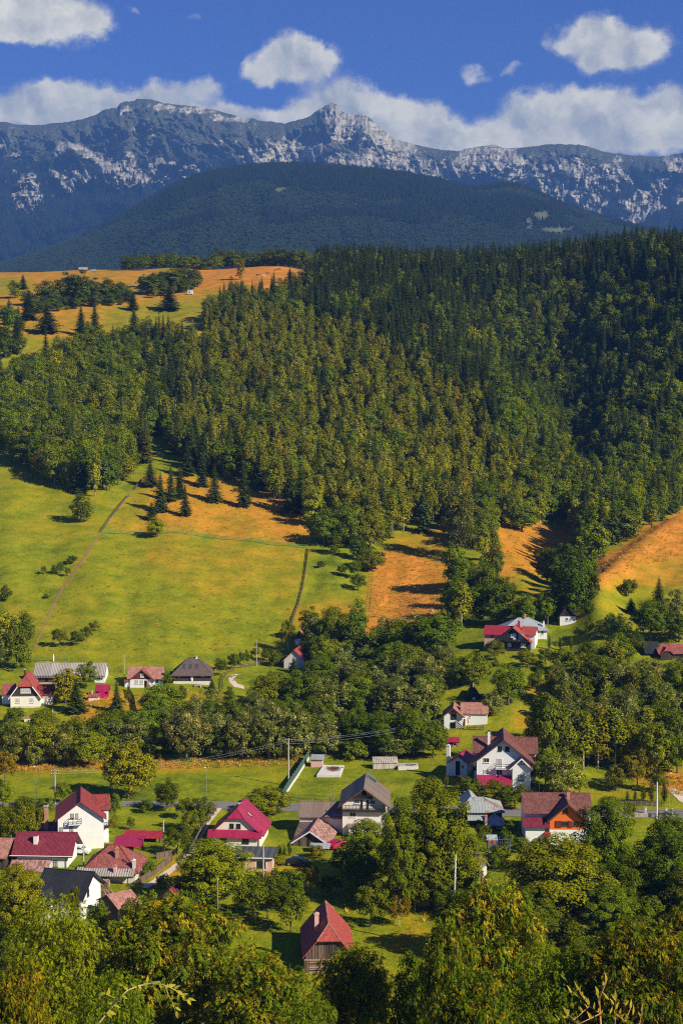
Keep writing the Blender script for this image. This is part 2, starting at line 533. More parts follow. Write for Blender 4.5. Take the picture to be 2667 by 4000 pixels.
_wy = _PY + 60 * (fbm(_X / 18.0 + 40, _Y / 22.0, 4) - .5) + 22 * (fbm(_X / 3.5 + 70, _Y / 4.0, 3) - .5)
for poly, val in DRY:
    m_ = inpoly(_wx, _wy, poly)
    _dry[m_] = val
_dry = gblur(gblur(_dry, 2.2, 0), 1.8, 1)
_gf = []
ny, nu = _X.shape
_i = (np.arange(ny - 1)[:, None] * nu + np.arange(nu - 1)[None, :]).ravel()
_faces = np.stack([_i, _i + 1, _i + nu + 1, _i + nu], 1)

gm, t, bs = new_mat('meadow')
geo = t.new('ShaderNodeNewGeometry')
pos = geo.outputs['Position']
at = t.new('ShaderNodeAttribute', attribute_name='dry')
nA = t.noise(pos, 0.018, 4.0, 0.6)
nB = t.noise(pos, 0.11, 5.0, 0.65)
nC = t.noise(pos, 0.9, 4.0, 0.7)
nD = t.noise(t.vm('MULTIPLY', pos, (1.0, 0.35, 0.35)), 3.2, 3.0, 0.7)
dv = t.m('ADD', at.outputs['Fac'], t.m('MULTIPLY', t.m('SUBTRACT', nA, 0.5), 0.40))
dv = t.m('ADD', dv, t.m('MULTIPLY', t.m('SUBTRACT', nB, 0.5), 0.85))
dv = t.m('ADD', dv, t.m('MULTIPLY', t.m('SUBTRACT', nC, 0.5), 0.26))
ramp = t.new('ShaderNodeValToRGB', ins={0: dv})
cr = ramp.color_ramp
cr.elements[0].position = 0.0; cr.elements[0].color = (0.115, 0.165, 0.005, 1)
cr.elements[1].position = 1.0; cr.elements[1].color = (0.64, 0.240, 0.028, 1)
for p_, c_ in ((0.22, (0.220, 0.245, 0.005, 1)), (0.40, (0.290, 0.250, 0.007, 1)), (0.60, (0.410, 0.245, 0.011, 1)), (0.8, (0.53, 0.235, 0.018, 1))):
    e = cr.elements.new(p_); e.color = c_
mott = t.m('ADD', t.m('ADD', 0.52, t.m('MULTIPLY', t.ss(nC, .3, .7), .26)), t.m('ADD', t.m('MULTIPLY', t.ss(nD, .3, .7), .18), t.m('MULTIPLY', t.ss(nB, .3, .7), .28)))
gcol = t.new('ShaderNodeVectorMath', operation='SCALE', ins={0: ramp.outputs[0], 'Scale': t.m('MULTIPLY', mott, 1.06)}).outputs[0]
t.set(bs.inputs['Base Color'], gcol)
bs.inputs['Roughness'].default_value = 0.9
bs.inputs['Specular IOR Level'].default_value = 0.1
hgt = t.m('ADD', t.m('MULTIPLY', nC, 0.6), t.m('MULTIPLY', nD, 0.25))
bmp = t.new('ShaderNodeBump', ins={'Strength': 0.75, 'Distance': 0.5, 'Height': hgt})
t.set(bs.inputs['Normal'], bmp.outputs[0])

ground_me = np_mesh('ground', np.stack([_X, _Y, _Z], -1).reshape(-1, 3), _faces, gm, True, {'dry': _dry})
ground = link('ground', ground_me)
tag(ground, 'grassy valley floor and hillside meadows, green to dry orange', kind='structure')

# ---- far forested hill and rocky mountains ----------------------------------------------------
HILL = [(-1800, 1120), (-600, 1080), (0, 1035), (150, 990), (300, 935), (400, 890), (520, 825), (650, 748), (760, 700), (850, 676), (1000, 656), (1150, 650), (1300, 653), (1500, 674), (1700, 708), (1830, 742), (1900, 738), (1960, 728), (2010, 730), (2100, 762), (2200, 808), (2350, 858), (2500, 898), (2667, 925), (3200, 1000), (4500, 1080)]
PEAK = [(-1900, 640), (-900, 560), (-300, 500), (0, 475), (60, 485), (150, 490), (190, 483), (230, 480), (300, 470), (370, 452), (400, 430), (440, 425), (462, 415), (470, 402), (528, 392), (535, 385), (600, 392), (640, 404), (700, 408), (740, 412), (830, 425), (950, 460), (1080, 478), (1110, 482), (1180, 465), (1210, 455), (1245, 425), (1270, 410), (1295, 402), (1312, 408), (1335, 438), (1370, 448), (1425, 447), (1440, 460), (1460, 478), (1500, 510), (1540, 540), (1600, 560), (1640, 570), (1720, 585), (1780, 590), (1830, 580), (1880, 567), (1930, 565), (1960, 580), (1990, 582), (2050, 575), (2110, 568), (2150, 563), (2230, 562), (2290, 570), (2350, 590), (2400, 600), (2480, 608), (2570, 612), (2640, 600), (2667, 595), (2900, 570), (3400, 610), (4600, 700)]
SPUR = [(-1900, 900), (-200, 800), (0, 760), (60, 700), (130, 640), (220, 565), (265, 548), (330, 582), (450, 645), (560, 705), (650, 790), (750, 850), (900, 1000), (5000, 1400)]
ROCK = [(286, 598, 75, 36, 1), (110, 760, 55, 75, 1.15), (268, 705, 75, 48, 1), (384, 625, 30, 30, .8), (464, 660, 70, 62, 1.05), (500, 650, 35, 50, 1.2), (553, 690, 35, 38, .9), (625, 660, 55, 60, .7), (760, 675, 60, 45, .9),
        (640, 418, 50, 14, .75), (760, 430, 90, 14, .9), (850, 462, 30, 16, .75), (930, 467, 60, 10, .8), (1000, 620, 60, 32, 1), (1120, 600, 80, 55, .9), (1250, 610, 80, 40, .9), (1295, 432, 45, 26, 1.1),
        (1366, 500, 75, 62, 1.0), (1470, 540, 70, 60, 1.1), (1560, 585, 60, 40, 1), (1330, 640, 120, 42, 1.1), (1480, 650, 130, 50, 1.15), (1640, 665, 110, 50, 1.0), (1740, 680, 60, 38, .9), (1883, 625, 105, 62, 1.1), (1880, 690, 70, 35, .9), (2070, 680, 90, 62, 1.05),
        (2230, 700, 120, 72, 1.05), (2200, 750, 90, 48, 1.1), (2390, 690, 70, 60, .8), (2330, 800, 70, 40, .7), (2517, 800, 90, 60, .9), (2610, 750, 70, 55, 1), (2640, 660, 60, 50, .8), (2480, 870, 60, 40, .8), (2330, 640, 90, 24, .35),
        (60, 620, 80, 60, .38), (480, 420, 40, 24, .6), (900, 560, 120, 60, .22), (30, 560, 110, 40, .40), (600, 520, 120, 60, .25)]
pxs = np.concatenate([np.arange(-1800, -100, 16.0), np.arange(-100, 2768, 3.6), np.arange(2768, 4500, 16.0)])
ts = np.linspace(0, 1, 330)
T_, PXm = np.meshgrid(ts, pxs, indexing='ij')
crest = np.interp(PXm, [p[0] for p in PEAK], [p[1] for p in PEAK])
crest = crest + 9 * (fbm(PXm / 26.0, PXm * 0 + 2.0, 4) - 0.5) + 5 * (vnoise(PXm / 6.0, PXm * 0) - .5) * sstep(np.abs(PXm - 1400), 260, 60)
ROW = 1130 + (crest - 1130) * T_
spur = np.interp(PXm, [p[0] for p in SPUR], [p[1] for p in SPUR]) + 14 * (fbm(PXm / 40.0, PXm * 0 + 8, 4) - .5)
rock = np.zeros_like(ROW)
for (qx, qy, rx, ry, wg) in ROCK:
    rock = np.maximum(rock, wg * np.exp(-(((PXm - qx) / rx) ** 2 + ((ROW - qy) / ry) ** 2) * 0.8))
_w1 = 110 * (fbm(PXm / 120.0 + 4, ROW / 90.0, 4) - .5)
_w2 = 70 * (fbm(PXm / 80.0 + 14, ROW / 60.0 + 3, 4) - .5)
g1 = ridged((PXm + _w1) / 190.0 + ROW / 300.0, (ROW + _w2) / 190.0, 5)
g2 = ridged((PXm + _w2) / 60.0 - ROW / 130.0 + 7, (ROW + _w1) / 75.0, 5)
g3 = ridged(PXm / 15.0 + 3, ROW / 34.0, 3)
YM = 7300 + 2300 * T_ ** 0.9
edge = np.clip((1 - T_) * 9, 0, 1)
YM -= edge * (760 * (g1 - .5) + 330 * (g2 - .5))
YM -= edge * np.clip(rock, 0, 1) * 130 * (g3 - .3)
YM -= 560 * sstep(ROW - spur, 0, 26) * sstep(PXm, 900, 500) * edge
pat = ridged((PXm + .25 * _w1) / 17.0 + ROW / 60.0, (ROW + .3 * _w2) / 26.0, 4, .65) * .55 + fbm(PXm / 7.0, ROW / 8.0, 3, .6) * .45
crack = ridged((PXm + .3 * _w2) / 13.0, ROW / 70.0, 3, .6)
ledge = ridged((PXm + _w1) / 80.0, (ROW + .35 * _w2) / 15.0, 3, .6)
rk = sstep(rock + 1.0 * (fbm((PXm + .3 * _w1) / 26.0, ROW / 24.0, 5, .55) - .5), .34, .50) * (1 - .8 * sstep(crack, .74, .90)) * (1 - .8 * sstep(ledge, .76, .90)) * (1 - .5 * sstep(pat, .60, .48))
bits = ridged(PXm / 12.0 + 5 + ROW / 26.0, ROW / 15.0, 3, .6)
rk = np.maximum(rk, .45 * sstep(bits, .84, .92) * sstep(fbm(PXm / 60.0 + 3, ROW / 34.0, 3), .44, .58) * sstep(ROW, 900, 720) * sstep(T_, .999, .97))
rk *= .55 + .45 * sstep(ridged(PXm / 9.0 + ROW / 50.0, ROW / 40.0, 2), .35, .7)
gul = ridged(PXm / 62.0 + (ROW - 450) * (0.012 + 0.0000 * PXm), ROW / 900.0, 2)
rk = np.maximum(rk, .62 * sstep(gul, .965, .995) * sstep(fbm(PXm / 50, ROW / 40, 3), .46, .62) * sstep(ROW, 760, 640))
um = (PXm - 1333.5) / (F * CT - (ROW - 2000) * ST)
sm = (-F * ST - (ROW - 2000) * CT) / (F * CT - (ROW - 2000) * ST)
alp = sstep(ROW + 60 * (fbm(PXm / 70.0, ROW / 50.0, 4) - .5) - 40 * sstep(PXm, 1200, 2400), 690, 560)
nr, nc = YM.shape
_i = (np.arange(nr - 1)[:, None] * nc + np.arange(nc - 1)[None, :]).ravel()
mf = np.stack([_i, _i + 1, _i + nc + 1, _i + nc], 1)
# back side of the massif
vm_ = np.stack([um * YM, YM, sm * YM], -1)
mm, t, bs = new_mat('mountain_rock')
pos = t.new('ShaderNodeNewGeometry').outputs['Position']
ar = t.new('ShaderNodeAttribute', attribute_name='rock').outputs['Fac']
aa = t.new('ShaderNodeAttribute', attribute_name='alpine').outputs['Fac']
n1m = t.noise(pos, 0.012, 5.0, 0.65)
n2m = t.noise(t.vm('MULTIPLY', pos, (1, 1, .3)), 0.045, 4.0, 0.7)
forest_c = t.mix(n2m, (0.008, 0.015, 0.009), (0.022, 0.032, 0.015))
alp_c = t.mix(n1m, (0.062, 0.074, 0.040), (0.135, 0.138, 0.076))
veg = t.mix(aa, forest_c, alp_c)
rock_c = t.mix(n2m, (0.40, 0.37, 0.29), (0.82, 0.75, 0.58))
t.set(bs.inputs['Base Color'], t.mix(ar, veg, rock_c))
bs.inputs['Roughness'].default_value = 0.95
bs.inputs['Specular IOR Level'].default_value = 0.05
bb = t.new('ShaderNodeBump', ins={'Strength': 1.0, 'Distance': 26.0, 'Height': n2m})
t.set(bs.inputs['Normal'], bb.outputs[0])
mountain = link('mountain', np_mesh('mountain', vm_.reshape(-1, 3), mf, mm, True, {'rock': rk, 'alpine': alp}))
tag(mountain, 'rocky mountain range with pale limestone cliffs', kind='structure')

# forested hill in the middle distance
hx = np.concatenate([np.arange(-1800, -100, 40.0), np.arange(-100, 2768, 12.0), np.arange(2768, 4500, 40.0)])
ht = np.linspace(0, 1.25, 150)
T2, PXh = np.meshgrid(ht, hx, indexing='ij')
hc = np.interp(PXh, [p[0] for p in HILL], [p[1] for p in HILL])
tt = np.minimum(T2, 1)
ROWh = 1240 + (hc - 1240) * np.sin(tt * math.pi / 2) ** 0.95
YH = 3700 + 1900 * T2
YH = YH - 420 * (ridged(PXh / 420.0 + 2, ROWh / 600.0, 3) - .5) * np.clip((1.0 - T2) * 5, 0, 1) - 150 * (fbm(PXh / 120.0, T2 * 5, 4) - .5) * np.clip((1.0 - T2) * 6, 0, 1)
uh = (PXh - 1333.5) / (F * CT - (ROWh - 2000) * ST)
sh_ = (-F * ST - (ROWh - 2000) * CT) / (F * CT - (ROWh - 2000) * ST)
Zh = sh_ * YH - np.maximum(T2 - 1, 0) * 1500
clear = np.zeros_like(Zh)
for (qx, qy, rx, ry) in ((2110, 850, 62, 36), (2170, 905, 80, 30), (2070, 880, 30, 40), (1095, 750, 36, 20), (1390, 800, 24, 14), (1600, 780, 34, 10), (2230, 900, 34, 22)):
    clear = np.maximum(clear, np.exp(-(((PXh - qx) / rx) ** 2 + ((ROWh - qy) / ry) ** 2)))
clear = sstep(clear + .5 * (fbm(PXh / 26, ROWh / 18, 5) - .5) * 1.6, .35, .85)
nr, nc = YH.shape
_i = (np.arange(nr - 1)[:, None] * nc + np.arange(nc - 1)[None, :]).ravel()
hf = np.stack([_i, _i + 1, _i + nc + 1, _i + nc], 1)
hm, t, bs = new_mat('hill_ground')
pos = t.new('ShaderNodeNewGeometry').outputs['Position']
ac = t.new('ShaderNodeAttribute', attribute_name='clear').outputs['Fac']
nn = t.noise(pos, 0.02, 5.0, 0.7)
t.set(bs.inputs['Base Color'], t.mix(ac, t.mix(nn, (0.014, 0.025, 0.011), (0.03, 0.05, 0.018)), t.mix(nn, (0.060, 0.082, 0.028), (0.15, 0.155, 0.06))))
bs.inputs['Roughness'].default_value = 0.95
hills = link('hills', np_mesh('hills', np.stack([uh * YH, YH, Zh], -1).reshape(-1, 3), hf, hm, True, {'clear': clear}))
tag(hills, 'dark wooded hill below the rocky mountains', kind='structure')
# plain that joins the near land to the hills and mountains
pl = MB()
pl.add([(-9000, 1500, -60), (9000, 1500, -60), (14000, 11500, 60), (-14000, 11500, 60)], [(0, 1, 2, 3)])
tag(pl.build('valley_floor', hm), 'far wooded valley floor behind the ridge', kind='structure')
# ================================================================== TREES
def leaf_mat(name, dark, light, trans=0.30, hue=0.03, val=0.28, patch=None):
    m = bpy.data.materials.new(name)
    m.use_nodes = True
    t = NT(m.node_tree)
    t.n.clear()
    geo = t.new('ShaderNodeNewGeometry')
    oi = t.new('ShaderNodeObjectInfo')
    c = t.mix(geo.outputs['Random Per Island'], dark, light)
    if patch:      # green foliage between the pale or golden shoots
        pn = t.noise(t.new('ShaderNodeTexCoord').outputs['Object'], 0.75, 3.0, .6)
        c = t.mix(t.ss(pn, .455, .60), t.mix(geo.outputs['Random Per Island'], patch, tuple(x * 2.6 for x in patch)), c)
    h = t.m('ADD', 0.5, t.m('MULTIPLY', t.m('SUBTRACT', oi.outputs['Random'], 0.5), hue))
    v = t.m('ADD', 1.0, t.m('MULTIPLY', t.m('SUBTRACT', t.m('FRACT', t.m('MULTIPLY', oi.outputs['Random'], 7.31)), 0.5), 2 * val))
    hs = t.new('ShaderNodeHueSaturation', ins={'Hue': h, 'Saturation': 1.0, 'Value': v, 'Color': c})
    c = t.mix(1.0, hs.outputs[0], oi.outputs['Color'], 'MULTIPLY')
    d = t.new('ShaderNodeBsdfDiffuse', ins={'Color': c})
    tr = t.new('ShaderNodeBsdfTranslucent', ins={'Color': c})
    mx = t.new('ShaderNodeMixShader', ins={0: trans, 1: d.outputs[0], 2: tr.outputs[0]})
    t.new('ShaderNodeOutputMaterial', ins={0: mx.outputs[0]})
    return m

LM = {
    'spruce': leaf_mat('spruce_needles', (0.020, 0.036, 0.007), (0.085, 0.112, 0.014), .10, .02, .22),
    'birch': leaf_mat('birch_leaves', (0.10, 0.115, 0.004), (0.40, 0.375, 0.012), .20, .02, .28),
    'beech': leaf_mat('beech_leaves', (0.046, 0.078, 0.004), (0.215, 0.265, 0.010), .18, .03, .32),
    'willow': leaf_mat('willow_leaves', (0.11, 0.125, 0.012), (0.60, 0.55, 0.16), .18, .02, .15, patch=(0.055, 0.075, 0.006)),
    'maple': leaf_mat('broadleaf_leaves', (0.060, 0.092, 0.004), (0.285, 0.325, 0.010), .18, .03, .30),
    'walnut': leaf_mat('walnut_leaves', (0.055, 0.090, 0.003), (0.285, 0.330, 0.009), .20, .03, .18),
    'fruit': leaf_mat('fruit_leaves', (0.048, 0.076, 0.004), (0.215, 0.250, 0.010), .20, .03, .22),
    'ash': leaf_mat('ash_leaves', (0.07, 0.080, 0.003), (0.58, 0.44, 0.018), .22, .02, .10, patch=(0.062, 0.096, 0.004)),
    'thuja': leaf_mat('thuja_scales', (0.040, 0.062, 0.004), (0.13, 0.145, 0.008), .12, .02, .2),
    'far_conifer': leaf_mat('far_needles', (0.008, 0.015, 0.006), (0.022, 0.031, 0.009), .05, .02, .25),
    'far_leaf': leaf_mat('far_leaves', (0.018, 0.030, 0.008), (0.042, 0.058, 0.012), .08, .03, .25),
}
def bark_mat(name, a, b, sc=6.0):
    m, t, bs = new_mat(name)
    tcn = t.new('ShaderNodeTexCoord').outputs['Object']
    n = t.noise(t.vm('MULTIPLY', tcn, (1, 1, .35)), sc * 6, 4.0, .65)
    t.set(bs.inputs['Base Color'], t.mix(t.ss(n, .35, .65), a, b))
    bs.inputs['Roughness'].default_value = .9
    return m
BM = {
    'brown': bark_mat('brown_bark', (0.05, 0.035, 0.022), (0.17, 0.115, 0.07)),
    'grey': bark_mat('grey_bark', (0.09, 0.075, 0.055), (0.24, 0.20, 0.15)),
    'birch': bark_mat('birch_bark', (0.12, 0.10, 0.08), (0.72, 0.68, 0.58), 3.0),
    'pale': bark_mat('limewashed_bark', (0.30, 0.26, 0.20), (0.7, 0.66, 0.56), 3.0),
}

def unit(v):
    return v / np.maximum(np.linalg.norm(v, axis=-1, keepdims=True), 1e-9)
def leaf_quads(P, N, L, Wd, g, hang=0.0):
    """leaf-sized lozenges: one island each"""
    n = len(P)
    T = g.normal(size=(n, 3))
    T[:, 2] -= hang
    N = unit(N)
    T = unit(T - N * (T * N).sum(1, keepdims=True))
    B = np.cross(N, T)
    l = (L * (0.65 + 0.7 * g.random(n)))[:, None] * 0.5
    ww = (Wd * (0.65 + 0.7 * g.random(n)))[:, None] * 0.5
    V = np.stack([P - T * l, P + B * ww - T * l * .15 + N * ww * .25, P + T * l, P - B * ww - T * l * .15 + N * ww * .25], 1).reshape(-1, 3)
    return V, np.arange(4 * n).reshape(n, 4)

def clumps(ncl, Rx, Rz, cz, g, low=-0.75, sep=0.8, shape='round'):
    out = []
    tries = 0
    while len(out) < ncl and tries < 6000:
        tries += 1
        d = unit(g.normal(size=3))
        if d[2] < low or (d[2] < 0 and g.random() < .12):
            continue
        r = 0.30 + 0.62 * g.random() ** 0.6
        p = np.array([d[0] * Rx * r, d[1] * Rx * r, d[2] * Rz * r])
        if shape == 'egg':
            k = 1.0 - 0.55 * max(p[2] / Rz, 0)
            p[0] *= k; p[1] *= k
        p[2] += cz
        if shape == 'ragged':
            p[:2] += g.normal(size=2) * Rx * .08
        if all(np.linalg.norm((p - q) / np.array([1, 1, Rz / Rx])) > sep * Rx * 0.30 for q in out):
            out.append(p)
    return out

def crown_from(cl, cr, n, L, Wd, g, up=.35, hang=0.3, squash=.8, centre=None, inner=.6, jit=.22):
    cl = np.array(cl)
    k = g.integers(0, len(cl), n)
    d = unit(g.normal(size=(n, 3)))
    d[:, 2] = np.abs(d[:, 2]) * np.where(g.random(n) < .72, 1, -1)
    rad = cr * (0.7 + 0.6 * ((k * 0.6180339) % 1.0))
    P = cl[k] + d * (rad * (inner + (1 - inner) * g.random(n) ** .6))[:, None] * np.array([1, 1, squash])
    N = d * .75 + g.normal(size=(n, 3)) * jit
    N[:, 2] += up
    if centre is not None:
        N += .75 * unit(P - np.array(centre))
    return leaf_quads(P, N, L, Wd, g, hang)

def trunk_mesh(name, h, r0, r1, mat, cl=(), g=None, n=7, lean=0.0, limb=.4, start=.3):
    b = MB()
    pts = []
    for i in range(6):
        f = i / 5.0
        pts.append((lean * f * f + (0 if g is None else g.normal() * .006 * h), (0 if g is None else g.normal() * .006 * h), -0.06 * h + f * 1.06 * h))
    rad = [r0 * 1.25] + [r0 + (r1 - r0) * i / 4 for i in range(5)]
    b.tube(pts, rad, n)
    for p in cl:
        z0 = h * start + (p[2] - h * start) * limb * .8
        z0 = min(max(z0, h * start * .8), h * .95)
        a = (lean * (z0 / h) ** 2, 0, z0)
        mid = ((p[0]) * .55, (p[1]) * .55, z0 + (p[2] - z0) * .42)
        rr = max(r0 * .42 * (1 - .55 * z0 / h), r1 * .5)
        b.tube([a, mid, tuple(p)], [rr, rr * .65, rr * .25], 5, False)
    me = b.mesh(name)
    me.materials.append(mat)
    me.polygons.foreach_set('use_smooth', [True] * len(me.polygons))
    return me

PROTO = {}     # kind -> list of (crown mesh, trunk mesh, height, width)
def add_proto(kind, crown, trunk, h, wdt):
    PROTO.setdefault(kind, []).append((crown, trunk, h, wdt))

def mk_spruce(seed, H=18.0, Rb=2.9, bare=.08, dens=1.0):
    g = np.random.default_rng(seed)
    V, Fc, nv = [], [], 0
    nl = int(34 * dens)
    for i in range(nl):
        f = i / (nl - 1.0)
        z = H * (bare + (1 - bare) * f ** .92)
        rr = Rb * (1 - f) ** .82 * (.82 + .36 * g.random()) + .12
        nb = int(11 - 5 * f)
        a0 = g.random() * 6.28
        for k in range(nb):
            a = a0 + 6.283 * k / nb + g.normal() * .18
            r = rr * (.72 + .5 * g.random())
            dx, dy = math.cos(a), math.sin(a)
            drop = r * (.30 + .18 * g.random())
            m_ = 5 if r > 1.2 else 3
            for j in range(m_):
                q = (j + .7) / m_
                c = np.array([dx * r * q, dy * r * q, z - drop * q * q + .10 * r * (q > .85)])
                wl = (.66 * r * (1.08 - .70 * q) + .24)
                ln = r / m_ * .85
                out = np.array([dx, dy, -.42]); side = np.array([-dy, dx, 0.0])
                tl = g.normal() * .22
                side = side + np.array([0, 0, tl])
                c2 = c + np.array([0, 0, g.normal() * .10])
                V += [c2 - out * ln * .5, c2 + side * wl * .55 + np.array([0, 0, -.16 * wl]), c2 + out * ln * .95, c2 - side * wl * .55 + np.array([0, 0, -.16 * wl])]
                Fc.append([nv, nv + 1, nv + 2, nv + 3]); nv += 4
    me = np_mesh('spruce_crown', np.array(V), np.array(Fc), LM['spruce'])
    tr = trunk_mesh('spruce_trunk', H * .97, .24, .04, BM['grey'])
    add_proto('spruce_tree', me, tr, H, 2 * Rb)

def mk_birch(seed, H=16.0, Rx=2.1, n=2400):
    g = np.random.default_rng(seed)
    cl = clumps(28, Rx, H * .46, H * .50, g, -.95, .7, 'egg')
    V, f = crown_from(cl, 1.2, n, .52, .36, g, .35, .9, 1.25, (0, 0, H * .42), .55, .22)
    me = np_mesh('birch_crown', V, f, LM['birch'])
    tr = trunk_mesh('birch_trunk', H * .92, .15, .03, BM['birch'], cl[::3], g, 6, g.normal() * .4, .6)
    add_proto('birch_tree', me, tr, H, 2 * Rx * 1.12)

def mk_broad(kind, lm, seed, H, Rx, Rz, cz, ncl, cr, n, L, Wd, bark, up=.4, hang=.4, shape='round', low=-.7, inner=.6, r0=.22, jit=.22, start=.25, squash=.8):
    g = np.random.default_rng(seed)
    cl = clumps(ncl, Rx, Rz, cz, g, low, .8, shape)
    V, f = crown_from(cl, cr, n, L, Wd, g, up, hang, squash, (0, 0, cz - Rz * .3), inner, jit)
    zt = np.percentile(V[:, 2], 99.7)
    me = np_mesh(kind.replace('tree', 'crown'), V, f, LM[lm])
    tr = trunk_mesh(kind.replace('tree', 'trunk'), min(cz + Rz * .55, zt * .9), r0, r0 * .2, BM[bark], cl[::2], g, 7, g.normal() * .3, .5, start)
    wdt = 2 * np.percentile(np.abs(V[:, :2]), 99.2)
    add_proto(kind, me, tr, zt, wdt)

for i in range(4):
    mk_spruce(100 + i, 18.0, 2.6 + .25 * i)
for i in range(4):
    mk_birch(200 + i, 16.0, 1.9 + .2 * i)
for i in range(5):
    mk_broad('beech_tree', 'beech', 300 + i, 15, 3.9, 6.9, 7.0, 40, 1.5, 3200, .58, .44, 'grey', .55, .2, 'egg' if i % 2 else 'round', -.95, .55)
for i in range(4):
    mk_broad('broadleaf_tree', 'maple', 350 + i, 14, 4.2, 6.2, 6.6, 46, 1.35, 3600, .50, .38, 'grey', .55, .3, 'round', -.95, .55)  # broadleaf trees of unknown species, split from the beeches with a rounder, yellower crown
for i in range(4):
    mk_broad('willow_tree', 'willow', 400 + i, 12, 4.3, 5.6, 5.6, 56, 1.25, 8500, .42, .21, 'grey', .45, .1, 'ragged', -.85, .45, .25, .5)
for i in range(4):
    mk_broad('walnut_tree', 'walnut', 500 + i, 12, 4.9, 5.5, 5.9, 66, 1.25, 11000, .40, .26, 'grey', .40, .5, 'round', -.75, .5, .25, .45)
for i in range(4):
    mk_broad('fruit_tree', 'fruit', 600 + i, 5.5, 2.3, 2.3, 2.85, 30, .68, 3400, .25, .17, 'grey', .35, .4, 'ragged', -.6, .4, .10, .5)
for i in range(3):
    mk_broad('shrub', 'fruit', 650 + i, 3.0, 1.7, 1.3, 1.15, 26, .52, 2200, .24, .15, 'brown', .4, .3, 'ragged', -.8, .4, .05, .5, .05)
for i in range(2):
    mk_broad('thuja_tree', 'thuja', 680 + i, 4.0, .55, 1.9, 1.95, 34, .26, 1600, .16, .10, 'brown', .3, -1.5, 'egg', -.95, .5, .06, .4, .05, 1.6)

def mk_ash(seed, H, Rx, Rz, cz, ncl, cr, ns, leaflet=.24, wid=.095, lm='ash', fall=1.1):
    """near tree: drooping compound leaves, each a rachis with leaflets"""
    g = np.random.default_rng(seed)
    cl = np.array(clumps(ncl, Rx, Rz, cz, g, -.8, .78, 'ragged'))
    k = g.integers(0, ncl if ncl < len(cl) else len(cl), ns)
    d = unit(g.normal(size=(ns, 3)))
    d[:, 2] = np.abs(d[:, 2]) * np.where(g.random(ns) < .75, 1, -1)
    rad = cr * (.7 + .6 * ((k * .618034) % 1))
    P = cl[k] + d * (rad * (.45 + .55 * g.random(ns) ** .6))[:, None]
    D = d + g.normal(size=(ns, 3)) * .45
    D[:, 2] -= fall * g.random(ns)
    D = unit(D)
    U = d * .6 + g.normal(size=(ns, 3)) * .25 + np.array([0, 0, .7])
    Sd = unit(np.cross(D, U))
    Nn = unit(np.cross(Sd, D))
    Vs = []
    for j, (q, sd) in enumerate(((.1, 1), (.1, -1), (.32, 1), (.32, -1), (.54, 1), (.54, -1), (.76, 0))):
        root = P + D * (q * leaflet * 1.9) + np.array([0, 0, -1.0]) * (q * q * leaflet * .7)
        T = unit(D * (.75 if sd else 1.0) + Sd * sd * .75 + np.array([0, 0, -.28]) + g.normal(size=(ns, 3)) * .12)
        B = unit(np.cross(Nn, T))
        l = leaflet * (.8 + .5 * g.random(ns))[:, None]
        w_ = wid * (.8 + .5 * g.random(ns))[:, None] * .5
        Vs.append(np.stack([root, root + T * l * .42 + B * w_, root + T * l + np.array([0, 0, -1]) * l * .15, root + T * l * .42 - B * w_], 1))
    V = np.stack(Vs, 1).reshape(-1, 3)
    f = np.arange(len(V)).reshape(-1, 4)
    me = np_mesh('ash_crown', V, f, LM[lm])
    tr = trunk_mesh('ash_trunk', cz + Rz * .5, .26, .06, BM['brown'], list(cl[::2]), g, 8, g.normal() * .4, .5)
    return me, tr, float(np.percentile(V[:, 2], 99.8)), float(2 * np.percentile(np.abs(V[:, :2]), 99.3))
for i in range(3):
    PROTO.setdefault('ash_tree', []).append(mk_ash(700 + i, 18, 5.6, 6.8, 10.5, 105, 1.2, 8200, .30, .12))
for i in range(2):
    PROTO.setdefault('locust_tree', []).append(mk_ash(750 + i, 18, 5.4, 6.8, 10.5, 105, 1.2, 7500, .20, .085, 'walnut', 1.6))

for _i in range(3):
    mk_broad('grand', 'walnut', 780 + _i, 15, 4.9, 7.4, 7.5, 95, 1.25, 28000, .30, .22, 'grey', .45, .1, 'ragged', -.9, .6, .3, .22)
def plant(kind, loc, h, wdt, label, cat='tree', group=None, tint=None, var=None, rz=None, bark=None):
    pr = PROTO['grand'] if kind == 'walnut_tree' and wdt > 6.5 and loc[1] < 292 else PROTO[kind]
    c, tr, H0, W0 = pr[var % len(pr)] if var is not None else pr[random.randrange(len(pr))]
    e = empty(kind, loc, random.random() * 6.28 if rz is None else rz, label, cat, group)
    e.scale = (wdt / W0, wdt / W0, h / H0)
    a = bpy.data.objects.new('crown', c); COL.objects.link(a); a.parent = e
    b = bpy.data.objects.new('trunk', tr); COL.objects.link(b); b.parent = e
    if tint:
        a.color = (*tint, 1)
    if bark:
        b.material_slots[0].link = 'OBJECT'
        b.material_slots[0].material = BM[bark]
    return e

def plant_px(kind, px, base, top, wpx, label, tint=None, var=None, Y=None, cat=None, group=None, bark=None):
    """a tree whose foot, top and width were measured on the photograph"""
    if Y is None:
        p = hit(px, base)
    else:
        p = at_y(px, Y)
    k = p.y / F
    hgt = p.y * ray(px, top)[1] - p.z
    return plant(kind, p, max(hgt, .6), wpx * k, label, cat or ('shrub' if kind == 'shrub' else 'tree'), group, tint, var, None, bark)

